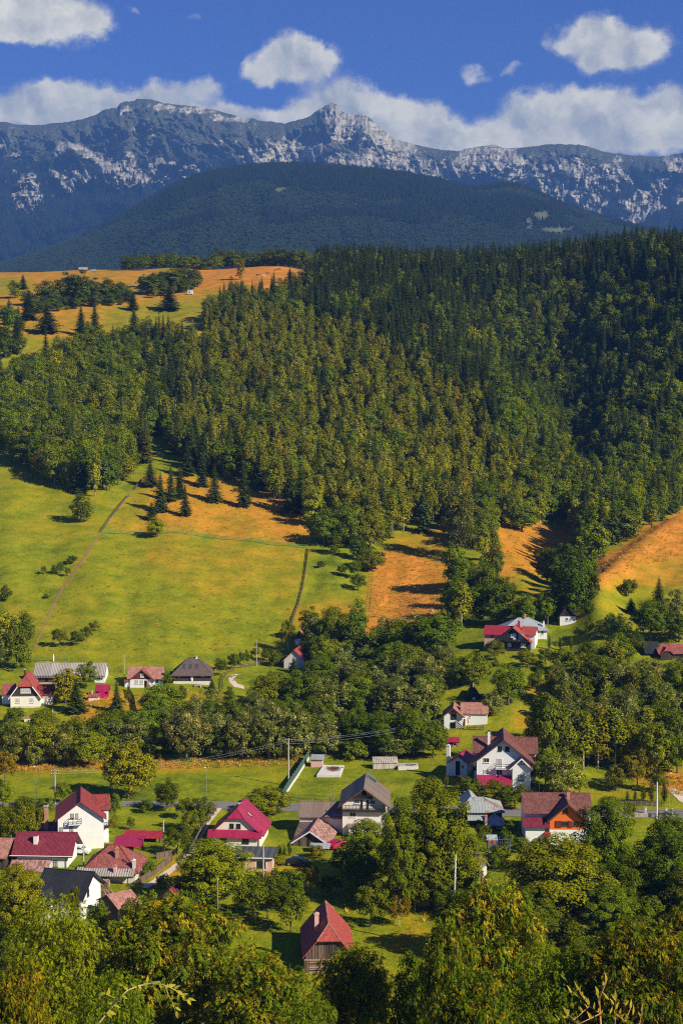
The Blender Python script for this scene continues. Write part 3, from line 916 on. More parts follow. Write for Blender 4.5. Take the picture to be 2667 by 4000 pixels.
# ------------------------------------------------------------------ the forest on the slope
FOREST = [(-500, 1760), (0, 1770), (90, 1830), (230, 1905), (330, 1945), (431, 1935), (514, 1874), (572, 1807), (600, 1700), (640, 1690), (680, 1790), (760, 1850), (850, 1868), (987, 1912), (1144, 1985), (1200, 2050), (1300, 2110), (1460, 2135), (1560, 2095), (1720, 2075), (1800, 2150), (1900, 2160), (1955, 2062), (2040, 2088), (2140, 2042), (2240, 2058), (2262, 2235), (2310, 2225), (2480, 2080), (2667, 1990), (3300, 1850), (3300, 860), (2667, 930), (1800, 1030), (1270, 1036), (1235, 1100), (1190, 1150), (1100, 1180), (1000, 1205), (860, 1210), (815, 1250), (805, 1375), (700, 1372), (560, 1358), (420, 1372), (280, 1388), (140, 1452), (60, 1520), (0, 1560), (-500, 1580)]
BIRCHES = [(690, 1560), (760, 1330), (1000, 1290), (1250, 1300), (1400, 1330), (1560, 1440), (1720, 1560), (1900, 1720), (2060, 1900), (2000, 2060), (1700, 2080), (1300, 2050), (1000, 1900), (720, 1760)]
_pts = []
gf = np.random.default_rng(21)
yy = 560.0
while yy < 1130:
    stp = 6.3
    half = 0.34 * yy
    xs = np.arange(-half, half, stp) + gf.random() * stp
    xs = xs + gf.normal(size=len(xs)) * 1.5
    ys = yy + gf.normal(size=len(xs)) * 1.5
    zs = zat(xs, ys)
    qx, qy = project(xs, ys, zs)
    ok = inpoly(qx, qy, FOREST)
    ok &= ~((qx > 2280) & (ys < np.interp(qx, [2280, 2335, 2440, 2667, 2760], [560, 490, 530, 630, 665])))
    for a in np.nonzero(ok)[0]:
        _pts.append((xs[a], ys[a], zs[a], qx[a], qy[a]))
    yy += stp * .93
_P = np.array(_pts)
_inb = inpoly(_P[:, 3], _P[:, 4], BIRCHES)
trees = []
patch = fbm(_P[:, 0] / 34.0, _P[:, 1] / 34.0, 3)
for i, (x, y, z, qx, qy) in enumerate(_P):
    r = gf.random(); pn = patch[i]
    if _inb[i]:
        pr = (.10, .78, .12)
    elif qx < 560:
        pr = (.06, .12, .82) if qy > 1400 else (.22, .18, .60)
    elif qx < 830 and qy > 1400:
        pr = (.50, .22, .28)
    elif qx < 1200:
        pr = (.22, .30, .48)
    elif qy < 1180:
        pr = (.80, .05, .15)
    elif qx < 1900:
        pr = (.80, .06, .14) if qy < 1560 else (.25, .40, .35)
    else:
        pr = (.46, .04, .50) if pn < .5 else (.18, .06, .76)
        if qy > 1850:
            pr = (.20, .15, .65)
    kd = 'spruce_tree' if r < pr[0] else 'birch_tree' if r < pr[0] + pr[1] else 'beech_tree' if gf.random() < (.45 if qx < 1900 else .72) else 'broadleaf_tree'
    if kd == 'spruce_tree':
        h = 17 + 6 * gf.random(); wd_ = 5.4 + 1.6 * gf.random()
    elif kd == 'birch_tree':
        h = 12.5 + 7 * gf.random(); wd_ = 4.8 + 2.6 * gf.random()
    else:
        h = 11 + 7 * gf.random(); wd_ = 6.5 + 5.0 * gf.random()
    trees.append([kd, x, y, z, qx, qy, h, wd_])
# how much of each tree shows: coarse cover map, nearest first
cov = np.zeros((260, 420), bool)
vis = np.zeros(len(trees))
order = sorted(range(len(trees)), key=lambda i: trees[i][2])
for i in order:
    kd, x, y, z, qx, qy, h, wd_ = trees[i]
    k = F / y / 10.0
    c0, c1 = qx / 10.0 + 70 - wd_ * k * .42, qx / 10.0 + 70 + wd_ * k * .42
    r1 = qy / 10.0; r0 = r1 - h * k * .92
    a, b, c, d = int(max(r0, 0)), int(max(r1, 0)) + 1, int(max(c0, 0)), int(max(c1, 0)) + 1
    blk = cov[a:b, c:d]
    out = 1.0 if -60 < qx < 2730 else .02
    vis[i] = (blk.size - blk.sum()) * out
    cov[a:b, c:d] = True
ZONES = [(150, 1650, 'the wood above the green pasture'), (480, 1600, 'the leafy middle left slope'), (150, 1420, 'the wood by the left clearing'), (520, 1400, 'the wood under the upper meadow'),
         (720, 1750, 'the stand above the pasture spruces'), (900, 1780, 'the stand above the fenced meadow'), (900, 1450, 'the upper left birch stand'), (1200, 1600, 'the middle of the birch stand'), (1500, 1850, 'the low birches above the bushes'),
         (1600, 1600, 'the right flank of the birches'), (1850, 1900, 'the lower right birch end'), (1000, 1240, 'the wood below the cow pasture'), (1350, 1150, 'the ridge wood by the cows'), (1700, 1080, 'the middle skyline ridge'), (1600, 1300, 'the dark slope below the ridge'),
         (2150, 1080, 'the skyline right of the middle'), (2550, 1060, 'the right end of the skyline'), (2100, 1350, 'the high shaded right slope'), (2500, 1350, 'the far right slope'), (2150, 1700, 'the gully between two slopes'), (2500, 1650, 'the middle of the right slope'), (2500, 1900, 'the wood above the orange hill'), (2150, 1980, 'the head of the dry glade')]
LOOK = {'spruce_tree': ('dark pointed spruce', 'tall narrow dark spruce'), 'birch_tree': ('full yellow green birch', 'slender tall birch'), 'beech_tree': ('rounded leafy beech', 'broad dark green beech'), 'broadleaf_tree': ('full crowned yellowish maple', 'wide green maple')}
rest = []
nsel = {}
for i in sorted(range(len(trees)), key=lambda i: -vis[i]):
    kd, x, y, z, qx, qy, h, wd_ = trees[i]
    if nsel.get(kd, 0) < {'spruce_tree': 240, 'birch_tree': 270, 'beech_tree': 185, 'broadleaf_tree': 200}[kd] and vis[i] >= 3:
        nsel[kd] = nsel.get(kd, 0) + 1
        zx, zy, zn = min(ZONES, key=lambda q: (q[0] - qx) ** 2 + (q[1] - qy) ** 2)
        zn = 'at the %s %s of ' % ('upper' if qy < zy else 'lower', 'left' if qx < zx else 'right') + zn
        lk = LOOK[kd][0] if (wd_ / h > {'spruce_tree': .31, 'birch_tree': .38, 'beech_tree': .58, 'broadleaf_tree': .58}[kd]) == (kd in ('spruce_tree', 'birch_tree')) else LOOK[kd][1]
        tint = None
        u_ = gf.random()
        if kd in ('beech_tree', 'broadleaf_tree') and u_ < .06:
            tint = (1.6, 1.3, .8)
        elif kd == 'birch_tree' and u_ < .04:
            tint = (1.25, .95, .8)
        elif kd == 'spruce_tree' and u_ < .03:
            tint = (1.7, 1.05, .9)
        plant(kd, (x, y, z), h, wd_, lk + ' ' + zn, 'tree', lk + ' ' + zn, tint, gf.integers(0, 8))
    else:
        rest.append(i)

def scatter(name, pts, scl, rot, idx, meshes, label, mats=None):
    """one object of kind stuff: real tree meshes on points, by geometry nodes"""
    pc = bpy.data.collections.new(name + '_kit')
    for j, me in enumerate(meshes):
        po = bpy.data.objects.new('%s_kit_%02d' % (name, j), me)
        pc.objects.link(po)
    me = bpy.data.meshes.new(name)
    me.vertices.add(len(pts))
    me.vertices.foreach_set('co', np.asarray(pts, dtype=np.float32).ravel())
    for an, ty, val in (('scl', 'FLOAT_VECTOR', scl), ('rot', 'FLOAT_VECTOR', rot)):
        q = me.attributes.new(an, ty, 'POINT')
        q.data.foreach_set('vector', np.asarray(val, dtype=np.float32).ravel())
    q = me.attributes.new('idx', 'INT', 'POINT')
    q.data.foreach_set('value', np.asarray(idx, dtype=np.int32))
    o = link(name, me)
    ng = bpy.data.node_groups.new(name, 'GeometryNodeTree')
    ng.interface.new_socket('Geometry', in_out='INPUT', socket_type='NodeSocketGeometry')
    ng.interface.new_socket('Geometry', in_out='OUTPUT', socket_type='NodeSocketGeometry')
    N = ng.nodes
    gi = N.new('NodeGroupInput'); go = N.new('NodeGroupOutput')
    ci = N.new('GeometryNodeCollectionInfo')
    ci.inputs['Collection'].default_value = pc
    ci.inputs['Separate Children'].default_value = True
    ci.inputs['Reset Children'].default_value = True
    ip = N.new('GeometryNodeInstanceOnPoints')
    ip.inputs['Pick Instance'].default_value = True
    def na(nm, ty):
        a = N.new('GeometryNodeInputNamedAttribute'); a.data_type = ty; a.inputs['Name'].default_value = nm
        return [s for s in a.outputs if s.enabled and s.name == 'Attribute'][0]
    L = ng.links
    L.new(gi.outputs[0], ip.inputs['Points'])
    L.new(ci.outputs[0], ip.inputs['Instance'])
    L.new(na('idx', 'INT'), ip.inputs['Instance Index'])
    L.new(na('scl', 'FLOAT_VECTOR'), ip.inputs['Scale'])
    rsock = ip.inputs['Rotation']
    L.new(na('rot', 'FLOAT_VECTOR'), rsock)
    L.new(ip.outputs[0], go.inputs[0])
    md = o.modifiers.new('scatter', 'NODES')
    md.node_group = ng
    return tag(o, label, kind='stuff')

# the deeper rows of the forest that hardly show
kinds = ['spruce_tree', 'birch_tree', 'beech_tree', 'broadleaf_tree']
meshes, off, vn = [], {}, {}
for kd in kinds:
    off[kd] = len(meshes); vn[kd] = len(PROTO[kd])
    meshes += [p[0] for p in PROTO[kd]]
pp, ss_, rr_, ii_ = [], [], [], []
for i in rest:
    kd, x, y, z, qx, qy, h, wd_ = trees[i]
    v = int(gf.integers(0, vn[kd]))
    c, tr, H0, W0 = PROTO[kd][v]
    pp.append((x, y, z)); ss_.append((wd_ / W0, wd_ / W0, h / H0)); rr_.append((0, 0, gf.random() * 6.28)); ii_.append(off[kd] + v)
scatter('forest', pp, ss_, rr_, ii_, meshes, 'hidden deeper rows of the hillside forest')
print('FOREST', len(trees), nsel, len(rest))

# the woods on the far hill and the foot of the mountains
def far_tree(seed, conifer):
    g = np.random.default_rng(seed)
    b = MB()
    if conifer:
        for q in range(4):
            z0 = .12 + .22 * q; z1 = min(z0 + .36, 1.0); r = .19 * (1 - z0) + .02
            n = 7
            o = len(b.v)
            a0 = g.random() * 6
            b.v += [(r * (.8 + .4 * g.random()) * math.cos(a0 + 6.283 * k / n), r * (.8 + .4 * g.random()) * math.sin(a0 + 6.283 * k / n), z0 + .03 * g.normal()) for k in range(n)] + [(0, 0, z1)]
            b.f += [(o + k, o + (k + 1) % n, o + n) for k in range(n)]
    else:
        for q in range(9):
            c = unit(g.normal(size=3)) * np.array([.24, .24, .22]) + np.array([0, 0, .55])
            o = len(b.v)
            s = .17 + .07 * g.random()
            b.v += [tuple(c + s * np.array(d_)) for d_ in ((1, 0, 0), (0, 1, 0), (-1, 0, 0), (0, -1, 0), (0, 0, .9), (0, 0, -.9))]
            b.f += [(o, o + 1, o + 4), (o + 1, o + 2, o + 4), (o + 2, o + 3, o + 4), (o + 3, o, o + 4), (o + 1, o, o + 5), (o + 2, o + 1, o + 5), (o + 3, o + 2, o + 5), (o, o + 3, o + 5)]
    me = b.mesh('far_tree')
    me.materials.append(LM['far_conifer'] if conifer else LM['far_leaf'])
    return me
FT = [far_tree(1, True), far_tree(2, True), far_tree(3, True), far_tree(4, False), far_tree(5, False)]
def on_sheet(PXs, ROWs, Ys, Zs, dens_fn, n, g):
    """random points on a land sheet given in (row, column) arrays"""
    a = g.random(n) * (Ys.shape[0] - 1.001); b = g.random(n) * (Ys.shape[1] - 1.001)
    i = a.astype(int); j = b.astype(int); fa = a - i; fb = b - j
    def s(A):
        return (A[i, j] * (1 - fa) + A[i + 1, j] * fa) * (1 - fb) + (A[i, j + 1] * (1 - fa) + A[i + 1, j + 1] * fa) * fb
    return s
jw = np.nonzero((hx > -250) & (hx < 2920))[0]
sl_h = slice(jw[0], jw[-1] + 1)
g = np.random.default_rng(5)
s = on_sheet(None, None, YH[:125, sl_h], None, None, 90000, g)
y_ = s(YH[:125, sl_h]); x_ = s((uh * YH)[:125, sl_h]); z_ = s(Zh[:125, sl_h]); c_ = s(clear[:125, sl_h]); r_ = s(ROWh[:125, sl_h])
ok = (c_ < .15 + .75 * g.random(len(c_))) & (r_ < 1130)
x_, y_, z_, r_ = x_[ok], y_[ok], z_[ok], r_[ok]
dec = fbm(x_ / 260.0, y_ / 260.0, 3) + .35 * sstep(r_, 800, 1000) > .62
hh = np.where(dec, 10 + 5 * g.random(len(x_)), 14 + 8 * g.random(len(x_)))
ww_ = hh * np.where(dec, 1.15, 1.0)
scatter('hill_forest', np.stack([x_, y_, z_ - .5], 1), np.stack([ww_, ww_, hh], 1), np.stack([0 * x_, 0 * x_, 6.28 * g.random(len(x_))], 1), np.where(dec, 3 + g.integers(0, 2, len(x_)), g.integers(0, 3, len(x_))), FT, 'dense woods covering the far hill')
jw = np.nonzero((pxs > -250) & (pxs < 2920))[0]
sl_m = slice(jw[0], jw[-1] + 1)
s = on_sheet(None, None, YM[:, sl_m], None, None, 75000, g)
y_ = s(YM[:, sl_m]); x_ = s((um * YM)[:, sl_m]); z_ = s((sm * YM)[:, sl_m]); k_ = s(rk[:, sl_m]); r_ = s(ROW[:, sl_m]); al = s(alp[:, sl_m])
ok = (k_ < .25) & (al < .35 + .3 * (g.random(len(x_)) - .5)) & (r_ < 1060)
x_, y_, z_ = x_[ok], y_[ok], z_[ok]
hh = 18 + 14 * g.random(len(x_))
scatter('mountain_forest', np.stack([x_, y_, z_ - .5], 1), np.stack([hh * .9, hh * .9, hh], 1), np.stack([0 * x_, 0 * x_, 6.28 * g.random(len(x_))], 1), g.integers(0, 3, len(x_)), FT[:3], 'spruce woods on the lower mountain slopes')
# ================================================================== HOUSES
def roof_mat(name, c1, c2, kind='tile', course=.34, rib=.30, var=.5, rough=.7, worn=None, metal=0.0):
    """roof covering: courses down the slope and ribs along it, on object coordinates"""
    m, t, bs = new_mat(name)
    tcn = t.new('ShaderNodeTexCoord')
    ob = t.new('ShaderNodeSeparateXYZ', ins={0: tcn.outputs['Object']})
    nr = t.new('ShaderNodeSeparateXYZ', ins={0: tcn.outputs['Normal']})
    sidew = t.m('GREATER_THAN', t.m('ABSOLUTE', nr.outputs[0]), t.m('ABSOLUTE', nr.outputs[1]))
    along = t.m('ADD', t.m('MULTIPLY', ob.outputs[1], sidew), t.m('MULTIPLY', ob.outputs[0], t.m('SUBTRACT', 1.0, sidew)))
    zc = t.m('DIVIDE', ob.outputs[2], course * .68)
    ac = t.m('DIVIDE', along, rib)
    fz = t.m('FRACT', zc); fa = t.m('FRACT', ac)
    if kind == 'tile':
        cell = t.new('ShaderNodeCombineXYZ', ins={0: t.m('FLOOR', ac), 1: t.m('FLOOR', zc), 2: sidew})
        wn = t.new('ShaderNodeTexWhiteNoise', ins={'Vector': cell.outputs[0]}).outputs['Value']
        hgt = t.m('ADD', t.m('MULTIPLY', t.m('SUBTRACT', 1.0, fz), .8), t.m('MULTIPLY', t.m('SINE', t.m('MULTIPLY', fa, 3.14159)), .5))
    else:
        wn = t.new('ShaderNodeTexWhiteNoise', ins={'Vector': t.new('ShaderNodeCombineXYZ', ins={0: t.m('FLOOR', t.m('DIVIDE', ac, 4.0)), 1: sidew, 2: 0.0}).outputs[0]}).outputs['Value']
        hgt = t.m('SINE', t.m('MULTIPLY', fa, 6.28318))
        if kind == 'rib':
            hgt = t.ss(hgt, .75, 1.0)
    nz = t.noise(tcn.outputs['Object'], 0.7, 5.0, .65)
    nf = t.noise(t.vm('MULTIPLY', tcn.outputs['Object'], (1, 1, .4)), 5.0, 3.0, .6)
    f = t.m('ADD', t.m('MULTIPLY', wn, .45), t.m('MULTIPLY', nz, .55))
    col = t.mix(t.ss(f, .5 - var * .6, .5 + var * .6), c1, c2)
    col = t.mix(t.m('MULTIPLY', t.ss(nf, .45, .75), .55), col, tuple(x * .5 + .012 for x in c1))
    nw = t.noise(t.vm('MULTIPLY', tcn.outputs['Object'], (1, 1, .25)), 1.6, 4.0, .7)
    col = t.mix(t.m('MULTIPLY', t.ss(nw, .52, .72), .30), col, tuple(.6 * x + .4 * (sum(c2) / 3 + .03) for x in c2))
    if worn:
        col = t.mix(t.ss(t.m('ADD', nz, t.m('MULTIPLY', t.m('SUBTRACT', wn, .5), .35)), .52, .62), col, worn)
    t.set(bs.inputs['Base Color'], col)
    bs.inputs['Roughness'].default_value = rough
    bs.inputs['Specular IOR Level'].default_value = .35
    bs.inputs['Metallic'].default_value = metal
    b = t.new('ShaderNodeBump', ins={'Strength': .8, 'Distance': .05, 'Height': hgt})
    t.set(bs.inputs['Normal'], b.outputs[0])
    return m
def wood_mat(name, a, b, across=.18, vert=True):
    m, t, bs = new_mat(name)
    o = t.new('ShaderNodeTexCoord').outputs['Object']
    g = t.noise(t.vm('MULTIPLY', o, (4, 4, .5) if vert else (.5, .5, 5)), 2.2, 4.0, .7)
    se = t.new('ShaderNodeSeparateXYZ', ins={0: o})
    wn = t.new('ShaderNodeTexWhiteNoise', noise_dimensions='1D', ins={'W': t.m('FLOOR', t.m('DIVIDE', t.m('ADD', se.outputs[0], se.outputs[1]) if vert else se.outputs[2], across))}).outputs['Value']
    f = t.m('ADD', t.m('MULTIPLY', g, .7), t.m('MULTIPLY', wn, .4))
    t.set(bs.inputs['Base Color'], t.mix(t.ss(f, .3, .8), a, b))
    bs.inputs['Roughness'].default_value = .85
    bp = t.new('ShaderNodeBump', ins={'Strength': .5, 'Distance': .02, 'Height': f})
    t.set(bs.inputs['Normal'], bp.outputs[0])
    return m
M = {
    'white': plain('white_plaster', (.77, .785, .74), .85, .075, .8),
    'cream': plain('cream_plaster', (.80, .74, .62), .85, .06, .9),
    'blush': plain('blush_plaster', (.80, .73, .65), .85, .06, .9),
    'pink': plain('pink_plaster', (.66, .40, .33), .85, .10, .8),
    'greenish': plain('pale_green_plaster', (.38, .62, .52), .85, .12, .8),
    'orange': plain('orange_paint', (.74, .155, .022), .7, .10, .8),
    'grey_wall': plain('grey_render', (.48, .45, .41), .9, .10, .8),
    'dirty': plain('stained_plaster', (.62, .58, .52), .9, .14, .7),
    'concrete': plain('concrete', (.66, .62, .56), .9, .12, .8, bump=.01),
    'old_concrete': plain('old_concrete', (.40, .37, .32), .9, .16, 1.2, bump=.01),
    'brick': plain('brickwork', (.46, .22, .15), .9, .22, 2.5, bump=.01),
    'glass': plain('window_glass', (.018, .022, .026), .12, .1, .5, spec=.6),
    'glass_pale': plain('curtained_glass', (.42, .42, .36), .25, .15, 1.0, spec=.5),
    'glass_blue': plain('solar_glass', (.05, .08, .10), .15, .1, .5, spec=.7),
    'fr_white': plain('white_frame', (.80, .79, .74), .5, .03),
    'fr_brown': plain('brown_frame', (.10, .05, .03), .6, .1),
    'fr_dark': plain('dark_frame', (.03, .028, .026), .6, .1),
    'timber': wood_mat('dark_timber', (.020, .014, .010), (.070, .046, .030)),
    'timber_h': wood_mat('dark_boards', (.022, .016, .012), (.075, .052, .036), .2, False),
    'black_wood': wood_mat('black_stained_wood', (.012, .014, .012), (.030, .034, .028)),
    'barn_wood': wood_mat('weathered_barn_wood', (.045, .028, .020), (.20, .135, .095)),
    'log': wood_mat('weathered_log', (.10, .062, .042), (.36, .24, .165), .3, False),
    'red_wood': wood_mat('dark_red_boards', (.070, .012, .012), (.150, .030, .026)),
    'pale_wood': wood_mat('silvered_boards', (.36, .31, .25), (.62, .55, .46)),
    'fence_wood': wood_mat('fence_wood', (.08, .055, .038), (.22, .155, .105)),
    'rail_wood': wood_mat('railing_wood', (.010, .007, .005), (.026, .018, .013)),
    'metal': plain('galvanised_steel', (.42, .43, .42), .45, .06, 3.0, .5),
    'pole_conc': plain('pole_concrete', (.46, .42, .36), .9, .10, 2.0),
    'pole_wood': plain('pole_wood', (.30, .215, .15), .9, .15, 3.0),
    'green_net': plain('green_netting', (.020, .085, .055), .8, .2, 2.0),
    'green_paint': plain('green_paint', (.06, .27, .06), .6, .15, 2.0),
    'dark': plain('dark_interior', (.012, .012, .012), .9, .1),
    'blue': plain('blue_paint', (.035, .115, .52), .4, .1),
    'magenta': plain('magenta_paint', (.42, .012, .105), .5, .1),
    'red': plain('red_paint', (.45, .03, .03), .5, .1),
    'r_red': roof_mat('red_tiles', (0.198, 0.030, 0.026), (0.330, 0.056, 0.046)),
    'r_coral': roof_mat('coral_red_tiles', (0.290, 0.046, 0.034), (0.420, 0.082, 0.058)),
    'r_pink': roof_mat('faded_pink_tiles', (0.300, 0.125, 0.088), (0.480, 0.235, 0.172)),
    'r_oldpink': roof_mat('weathered_pink_tiles', (0.208, 0.096, 0.076), (0.480, 0.272, 0.220), 'tile', .40, .34, .35),
    'r_brownred': roof_mat('brown_red_tiles', (0.211, 0.055, 0.043), (0.343, 0.105, 0.082), 'tile', .36, .3, .4),
    'r_magenta': roof_mat('magenta_sheet', (0.310, 0.014, 0.058), (0.390, 0.022, 0.078), 'rib', .35, .30, .4, .42),
    'r_crimson': roof_mat('crimson_sheet', (0.280, 0.018, 0.030), (0.370, 0.028, 0.044), 'tile', .35, .24, .4, .5),
    'r_maroon': roof_mat('maroon_sheet', (0.166, 0.021, 0.034), (0.233, 0.034, 0.049), 'tile', .35, .22, .4, .5),
    'r_brown': roof_mat('brown_tiles', (0.130, 0.044, 0.032), (0.225, 0.086, 0.062), 'tile', .36, .3, .5),
    'r_taupe': roof_mat('taupe_sheet', (0.190, 0.135, 0.100), (0.245, 0.180, 0.138), 'rib', .35, .28, .4, .5),
    'r_dark': roof_mat('dark_brown_shingles', (0.100, 0.070, 0.058), (0.165, 0.115, 0.095), 'tile', .22, .2, .5),
    'r_black': roof_mat('black_sheet', (0.018, 0.020, 0.022), (0.030, 0.032, 0.034), 'rib', .35, .36, .4, .5),
    'r_grey': roof_mat('grey_corrugated_sheet', (0.297, 0.261, 0.221), (0.450, 0.405, 0.347), 'corr', .35, .42, .45, .8),
    'r_zinc': roof_mat('patched_zinc', (0.342, 0.380, 0.351), (0.475, 0.503, 0.456), 'rib', .35, .6, .5, .5, (.34, .20, .13), .15),
    'r_steel': roof_mat('pale_steel_sheet', (0.378, 0.423, 0.423), (0.486, 0.522, 0.513), 'rib', .35, .6, .4, .45, None, .2),
    'r_felt': roof_mat('roofing_felt', (0.050, 0.055, 0.060), (0.085, 0.090, 0.092), 'corr', .5, 1.2, .5, .9),
}

def yx(axis, a, b, z):
    """a along the ridge, b across it"""
    return (b, a, z) if axis == 'y' else (a, b, z)

class House:
    def __init__(self, name, label, cat, px, base, yaw=0.0, Y=None, group=None, sink=.7):
        p = hit(px, base) if Y is None else at_y(px, Y)
        self.k = p.y / F
        self.px, self.base = px, base
        # local z = 0 is the photographed foot of the front wall
        z0 = p.y * ray(px, base)[1] if Y is not None else p.z
        self.ground = p.z - z0
        self.root = empty(name, (p.x, p.y, z0), R(yaw), label, cat, group)
        self.sink = sink
    def x(self, px): return (px - self.px) * self.k
    def z(self, row): return (self.base - row) * self.k
    def box(self, name, x0, x1, y0, y1, z0, z1, mat, parent=None):
        return MB().box(x0, x1, y0, y1, z0, z1).build(name, M[mat], parent or self.root)
    def block(self, x0, x1, y0, y1, ze, za, axis='y', wall='white', roof='r_red', ov=.45, ovg=.45, hip=(0, 0), zb=None, xc=None, thick=.16, gable=None, cap=None, barge=None, ze2=None):
        """walls and roof of one wing; hip = clipped share of the front/left and back/right gable"""
        zb = -self.sink if zb is None else zb
        a0, a1, b0, b1 = (y0, y1, x0, x1) if axis == 'y' else (x0, x1, y0, y1)
        bc = (b0 + b1) / 2 if xc is None else xc
        e0 = ze; e1 = ze if ze2 is None else ze2
        hgt = za - ze
        sl0 = (za - e0) / (bc - b0); sl1 = (za - e1) / (b1 - bc)
        # ---- walls
        w_ = MB()
        def end(a, h):
            if h >= .999:
                return [yx(axis, a, b0, zb), yx(axis, a, b1, zb), yx(axis, a, b1, e1), yx(axis, a, b0, e0)]
            if h > 0:
                zc = za - h * hgt
                return [yx(axis, a, b0, zb), yx(axis, a, b1, zb), yx(axis, a, b1, e1), yx(axis, a, bc + (za - zc) / sl1, zc), yx(axis, a, bc - (za - zc) / sl0, zc), yx(axis, a, b0, e0)]
            return [yx(axis, a, b0, zb), yx(axis, a, b1, zb), yx(axis, a, b1, e1), yx(axis, a, bc, za), yx(axis, a, b0, e0)]
        f0, f1 = end(a0, hip[0]), end(a1, hip[1])
        vs = f0 + f1; n0 = len(f0)
        fs = [tuple(range(n0)), tuple(range(n0, n0 + len(f1)))[::-1]]
        fs += [(0, 1, n0 + 1, n0), (1, 2, n0 + 2, n0 + 1), (0, n0, n0 + len(f1) - 1, n0 - 1)]
        w_.add(vs, fs)
        wo_ = w_.build('wall', M[wall], self.root)
        # ---- roof
        L = .05
        A0, A1 = a0 - ovg, a1 + ovg
        B0, B1 = b0 - ov, b1 + ov
        E0, E1 = e0 - ov * sl0 + L, e1 - ov * sl1 + L
        ZA = za + L
        def hp(h, sgn, A):
            if h <= 0:
                return None
            if h >= .999:
                zc = (E0 + E1) / 2
            else:
                zc = ZA - h * hgt
            run = (ZA - zc) / max(sl0, sl1) * .9
            return zc, bc - (ZA - zc) / sl0, bc + (ZA - zc) / sl1, A + sgn * run
        h0, h1 = hp(hip[0], 1, A0), hp(hip[1], -1, A1)
        r0 = h0[3] if h0 else A0
        r1 = h1[3] if h1 else A1
        left = [yx(axis, A0, B0, E0)]
        right = [yx(axis, A0, B1, E1)]
        faces = []
        def corner(hh, A, full):
            return [] if (not hh or full) else [yx(axis, A, hh[1], hh[0])]
        full0, full1 = hip[0] >= .999, hip[1] >= .999
        lf = [yx(axis, A0, B0, E0)] + ([yx(axis, A0, h0[1], h0[0])] if h0 and not full0 else []) + [yx(axis, r0, bc, ZA), yx(axis, r1, bc, ZA)] + ([yx(axis, A1, h1[1], h1[0])] if h1 and not full1 else []) + [yx(axis, A1, B0, E0)]
        rf = [yx(axis, A0, B1, E1)] + ([yx(axis, A0, h0[2], h0[0])] if h0 and not full0 else []) + [yx(axis, r0, bc, ZA), yx(axis, r1, bc, ZA)] + ([yx(axis, A1, h1[2], h1[0])] if h1 and not full1 else []) + [yx(axis, A1, B1, E1)]
        faces = [lf[::-1] if axis == 'y' else lf, rf if axis == 'y' else rf[::-1]]
        if h0:
            tri = [yx(axis, A0, B0, E0) if full0 else yx(axis, A0, h0[1], h0[0]), yx(axis, A0, B1, E1) if full0 else yx(axis, A0, h0[2], h0[0]), yx(axis, r0, bc, ZA)]
            faces.append(tri if axis == 'y' else tri[::-1])
        if h1:
            tri = [yx(axis, A1, B0, E0) if full1 else yx(axis, A1, h1[1], h1[0]), yx(axis, A1, B1, E1) if full1 else yx(axis, A1, h1[2], h1[0]), yx(axis, r1, bc, ZA)]
            faces.append(tri[::-1] if axis == 'y' else tri)
        faces2 = []
        for f in faces:                      # keep every top face pointing up
            nrm = (Vector(f[1]) - Vector(f[0])).cross(Vector(f[2]) - Vector(f[0]))
            faces2.append(f if nrm.z > 0 else f[::-1])
        ro = MB().shell(faces2, thick).build('roof', M[roof], self.root)
        if cap:
            rc = MB()
            rc.tube([yx(axis, r0, bc, ZA + .02), yx(axis, r1, bc, ZA + .02)], .11, 6)
            if h0: rc.tube([yx(axis, A0, B0, E0) if full0 else yx(axis, A0, h0[1], h0[0]), yx(axis, r0, bc, ZA + .02)], .09, 5); rc.tube([yx(axis, A0, B1, E1) if full0 else yx(axis, A0, h0[2], h0[0]), yx(axis, r0, bc, ZA + .02)], .09, 5)
            if h1: rc.tube([yx(axis, A1, B0, E0) if full1 else yx(axis, A1, h1[1], h1[0]), yx(axis, r1, bc, ZA + .02)], .09, 5); rc.tube([yx(axis, A1, B1, E1) if full1 else yx(axis, A1, h1[2], h1[0]), yx(axis, r1, bc, ZA + .02)], .09, 5)
            rc.build('ridge_tile', M[cap], ro)
        if barge and not full0:
            bb = MB()
            up = (0, 1, 0) if axis == 'y' else (1, 0, 0)
            pl0 = [yx(axis, A0 - .03, B0, E0 - .1)] + ([yx(axis, A0 - .03, h0[1], h0[0] - .1), yx(axis, A0 - .03, h0[2], h0[0] - .1)] if h0 else [yx(axis, A0 - .03, bc, ZA - .1)]) + [yx(axis, A0 - .03, B1, E1 - .1)]
            for q in range(len(pl0) - 1):
                if h0 and q == 1: continue
                bb.bar(pl0[q], pl0[q + 1], .06, .24, (0, 1, 0) if axis == 'x' else (1, 0, 0))
            bb.build('bargeboard', M[barge], ro)
        if gable:      # cladding on the front gable, a little proud of the wall
            gm_, zg = gable
            s0 = (za - zg) / sl0; s1 = (za - zg) / sl1
            pts = [(bc - min(s0, bc - b0), zg), (bc + min(s1, b1 - bc), zg)]
            if zg < e1: pts = [(b0, zg), (b1, zg), (b1, e1)]
            if hip[0] > 0:
                pts += [(bc + (za - (za - hip[0] * hgt)) / sl1, za - hip[0] * hgt), (bc - (hip[0] * hgt) / sl0, za - hip[0] * hgt)]
            else:
                pts += [(bc, za)]
            if zg < e0: pts += [(b0, e0)]
            gb = MB()
            nn_ = len(pts)
            fa = a0 - .04
            gb.add([yx(axis, fa, b, z) for b, z in pts] + [yx(axis, a0 + .02, b, z) for b, z in pts], [tuple(range(nn_)), tuple(range(nn_, 2 * nn_))[::-1]] + [(i, nn_ + i, nn_ + (i + 1) % nn_, (i + 1) % nn_) for i in range(nn_)])
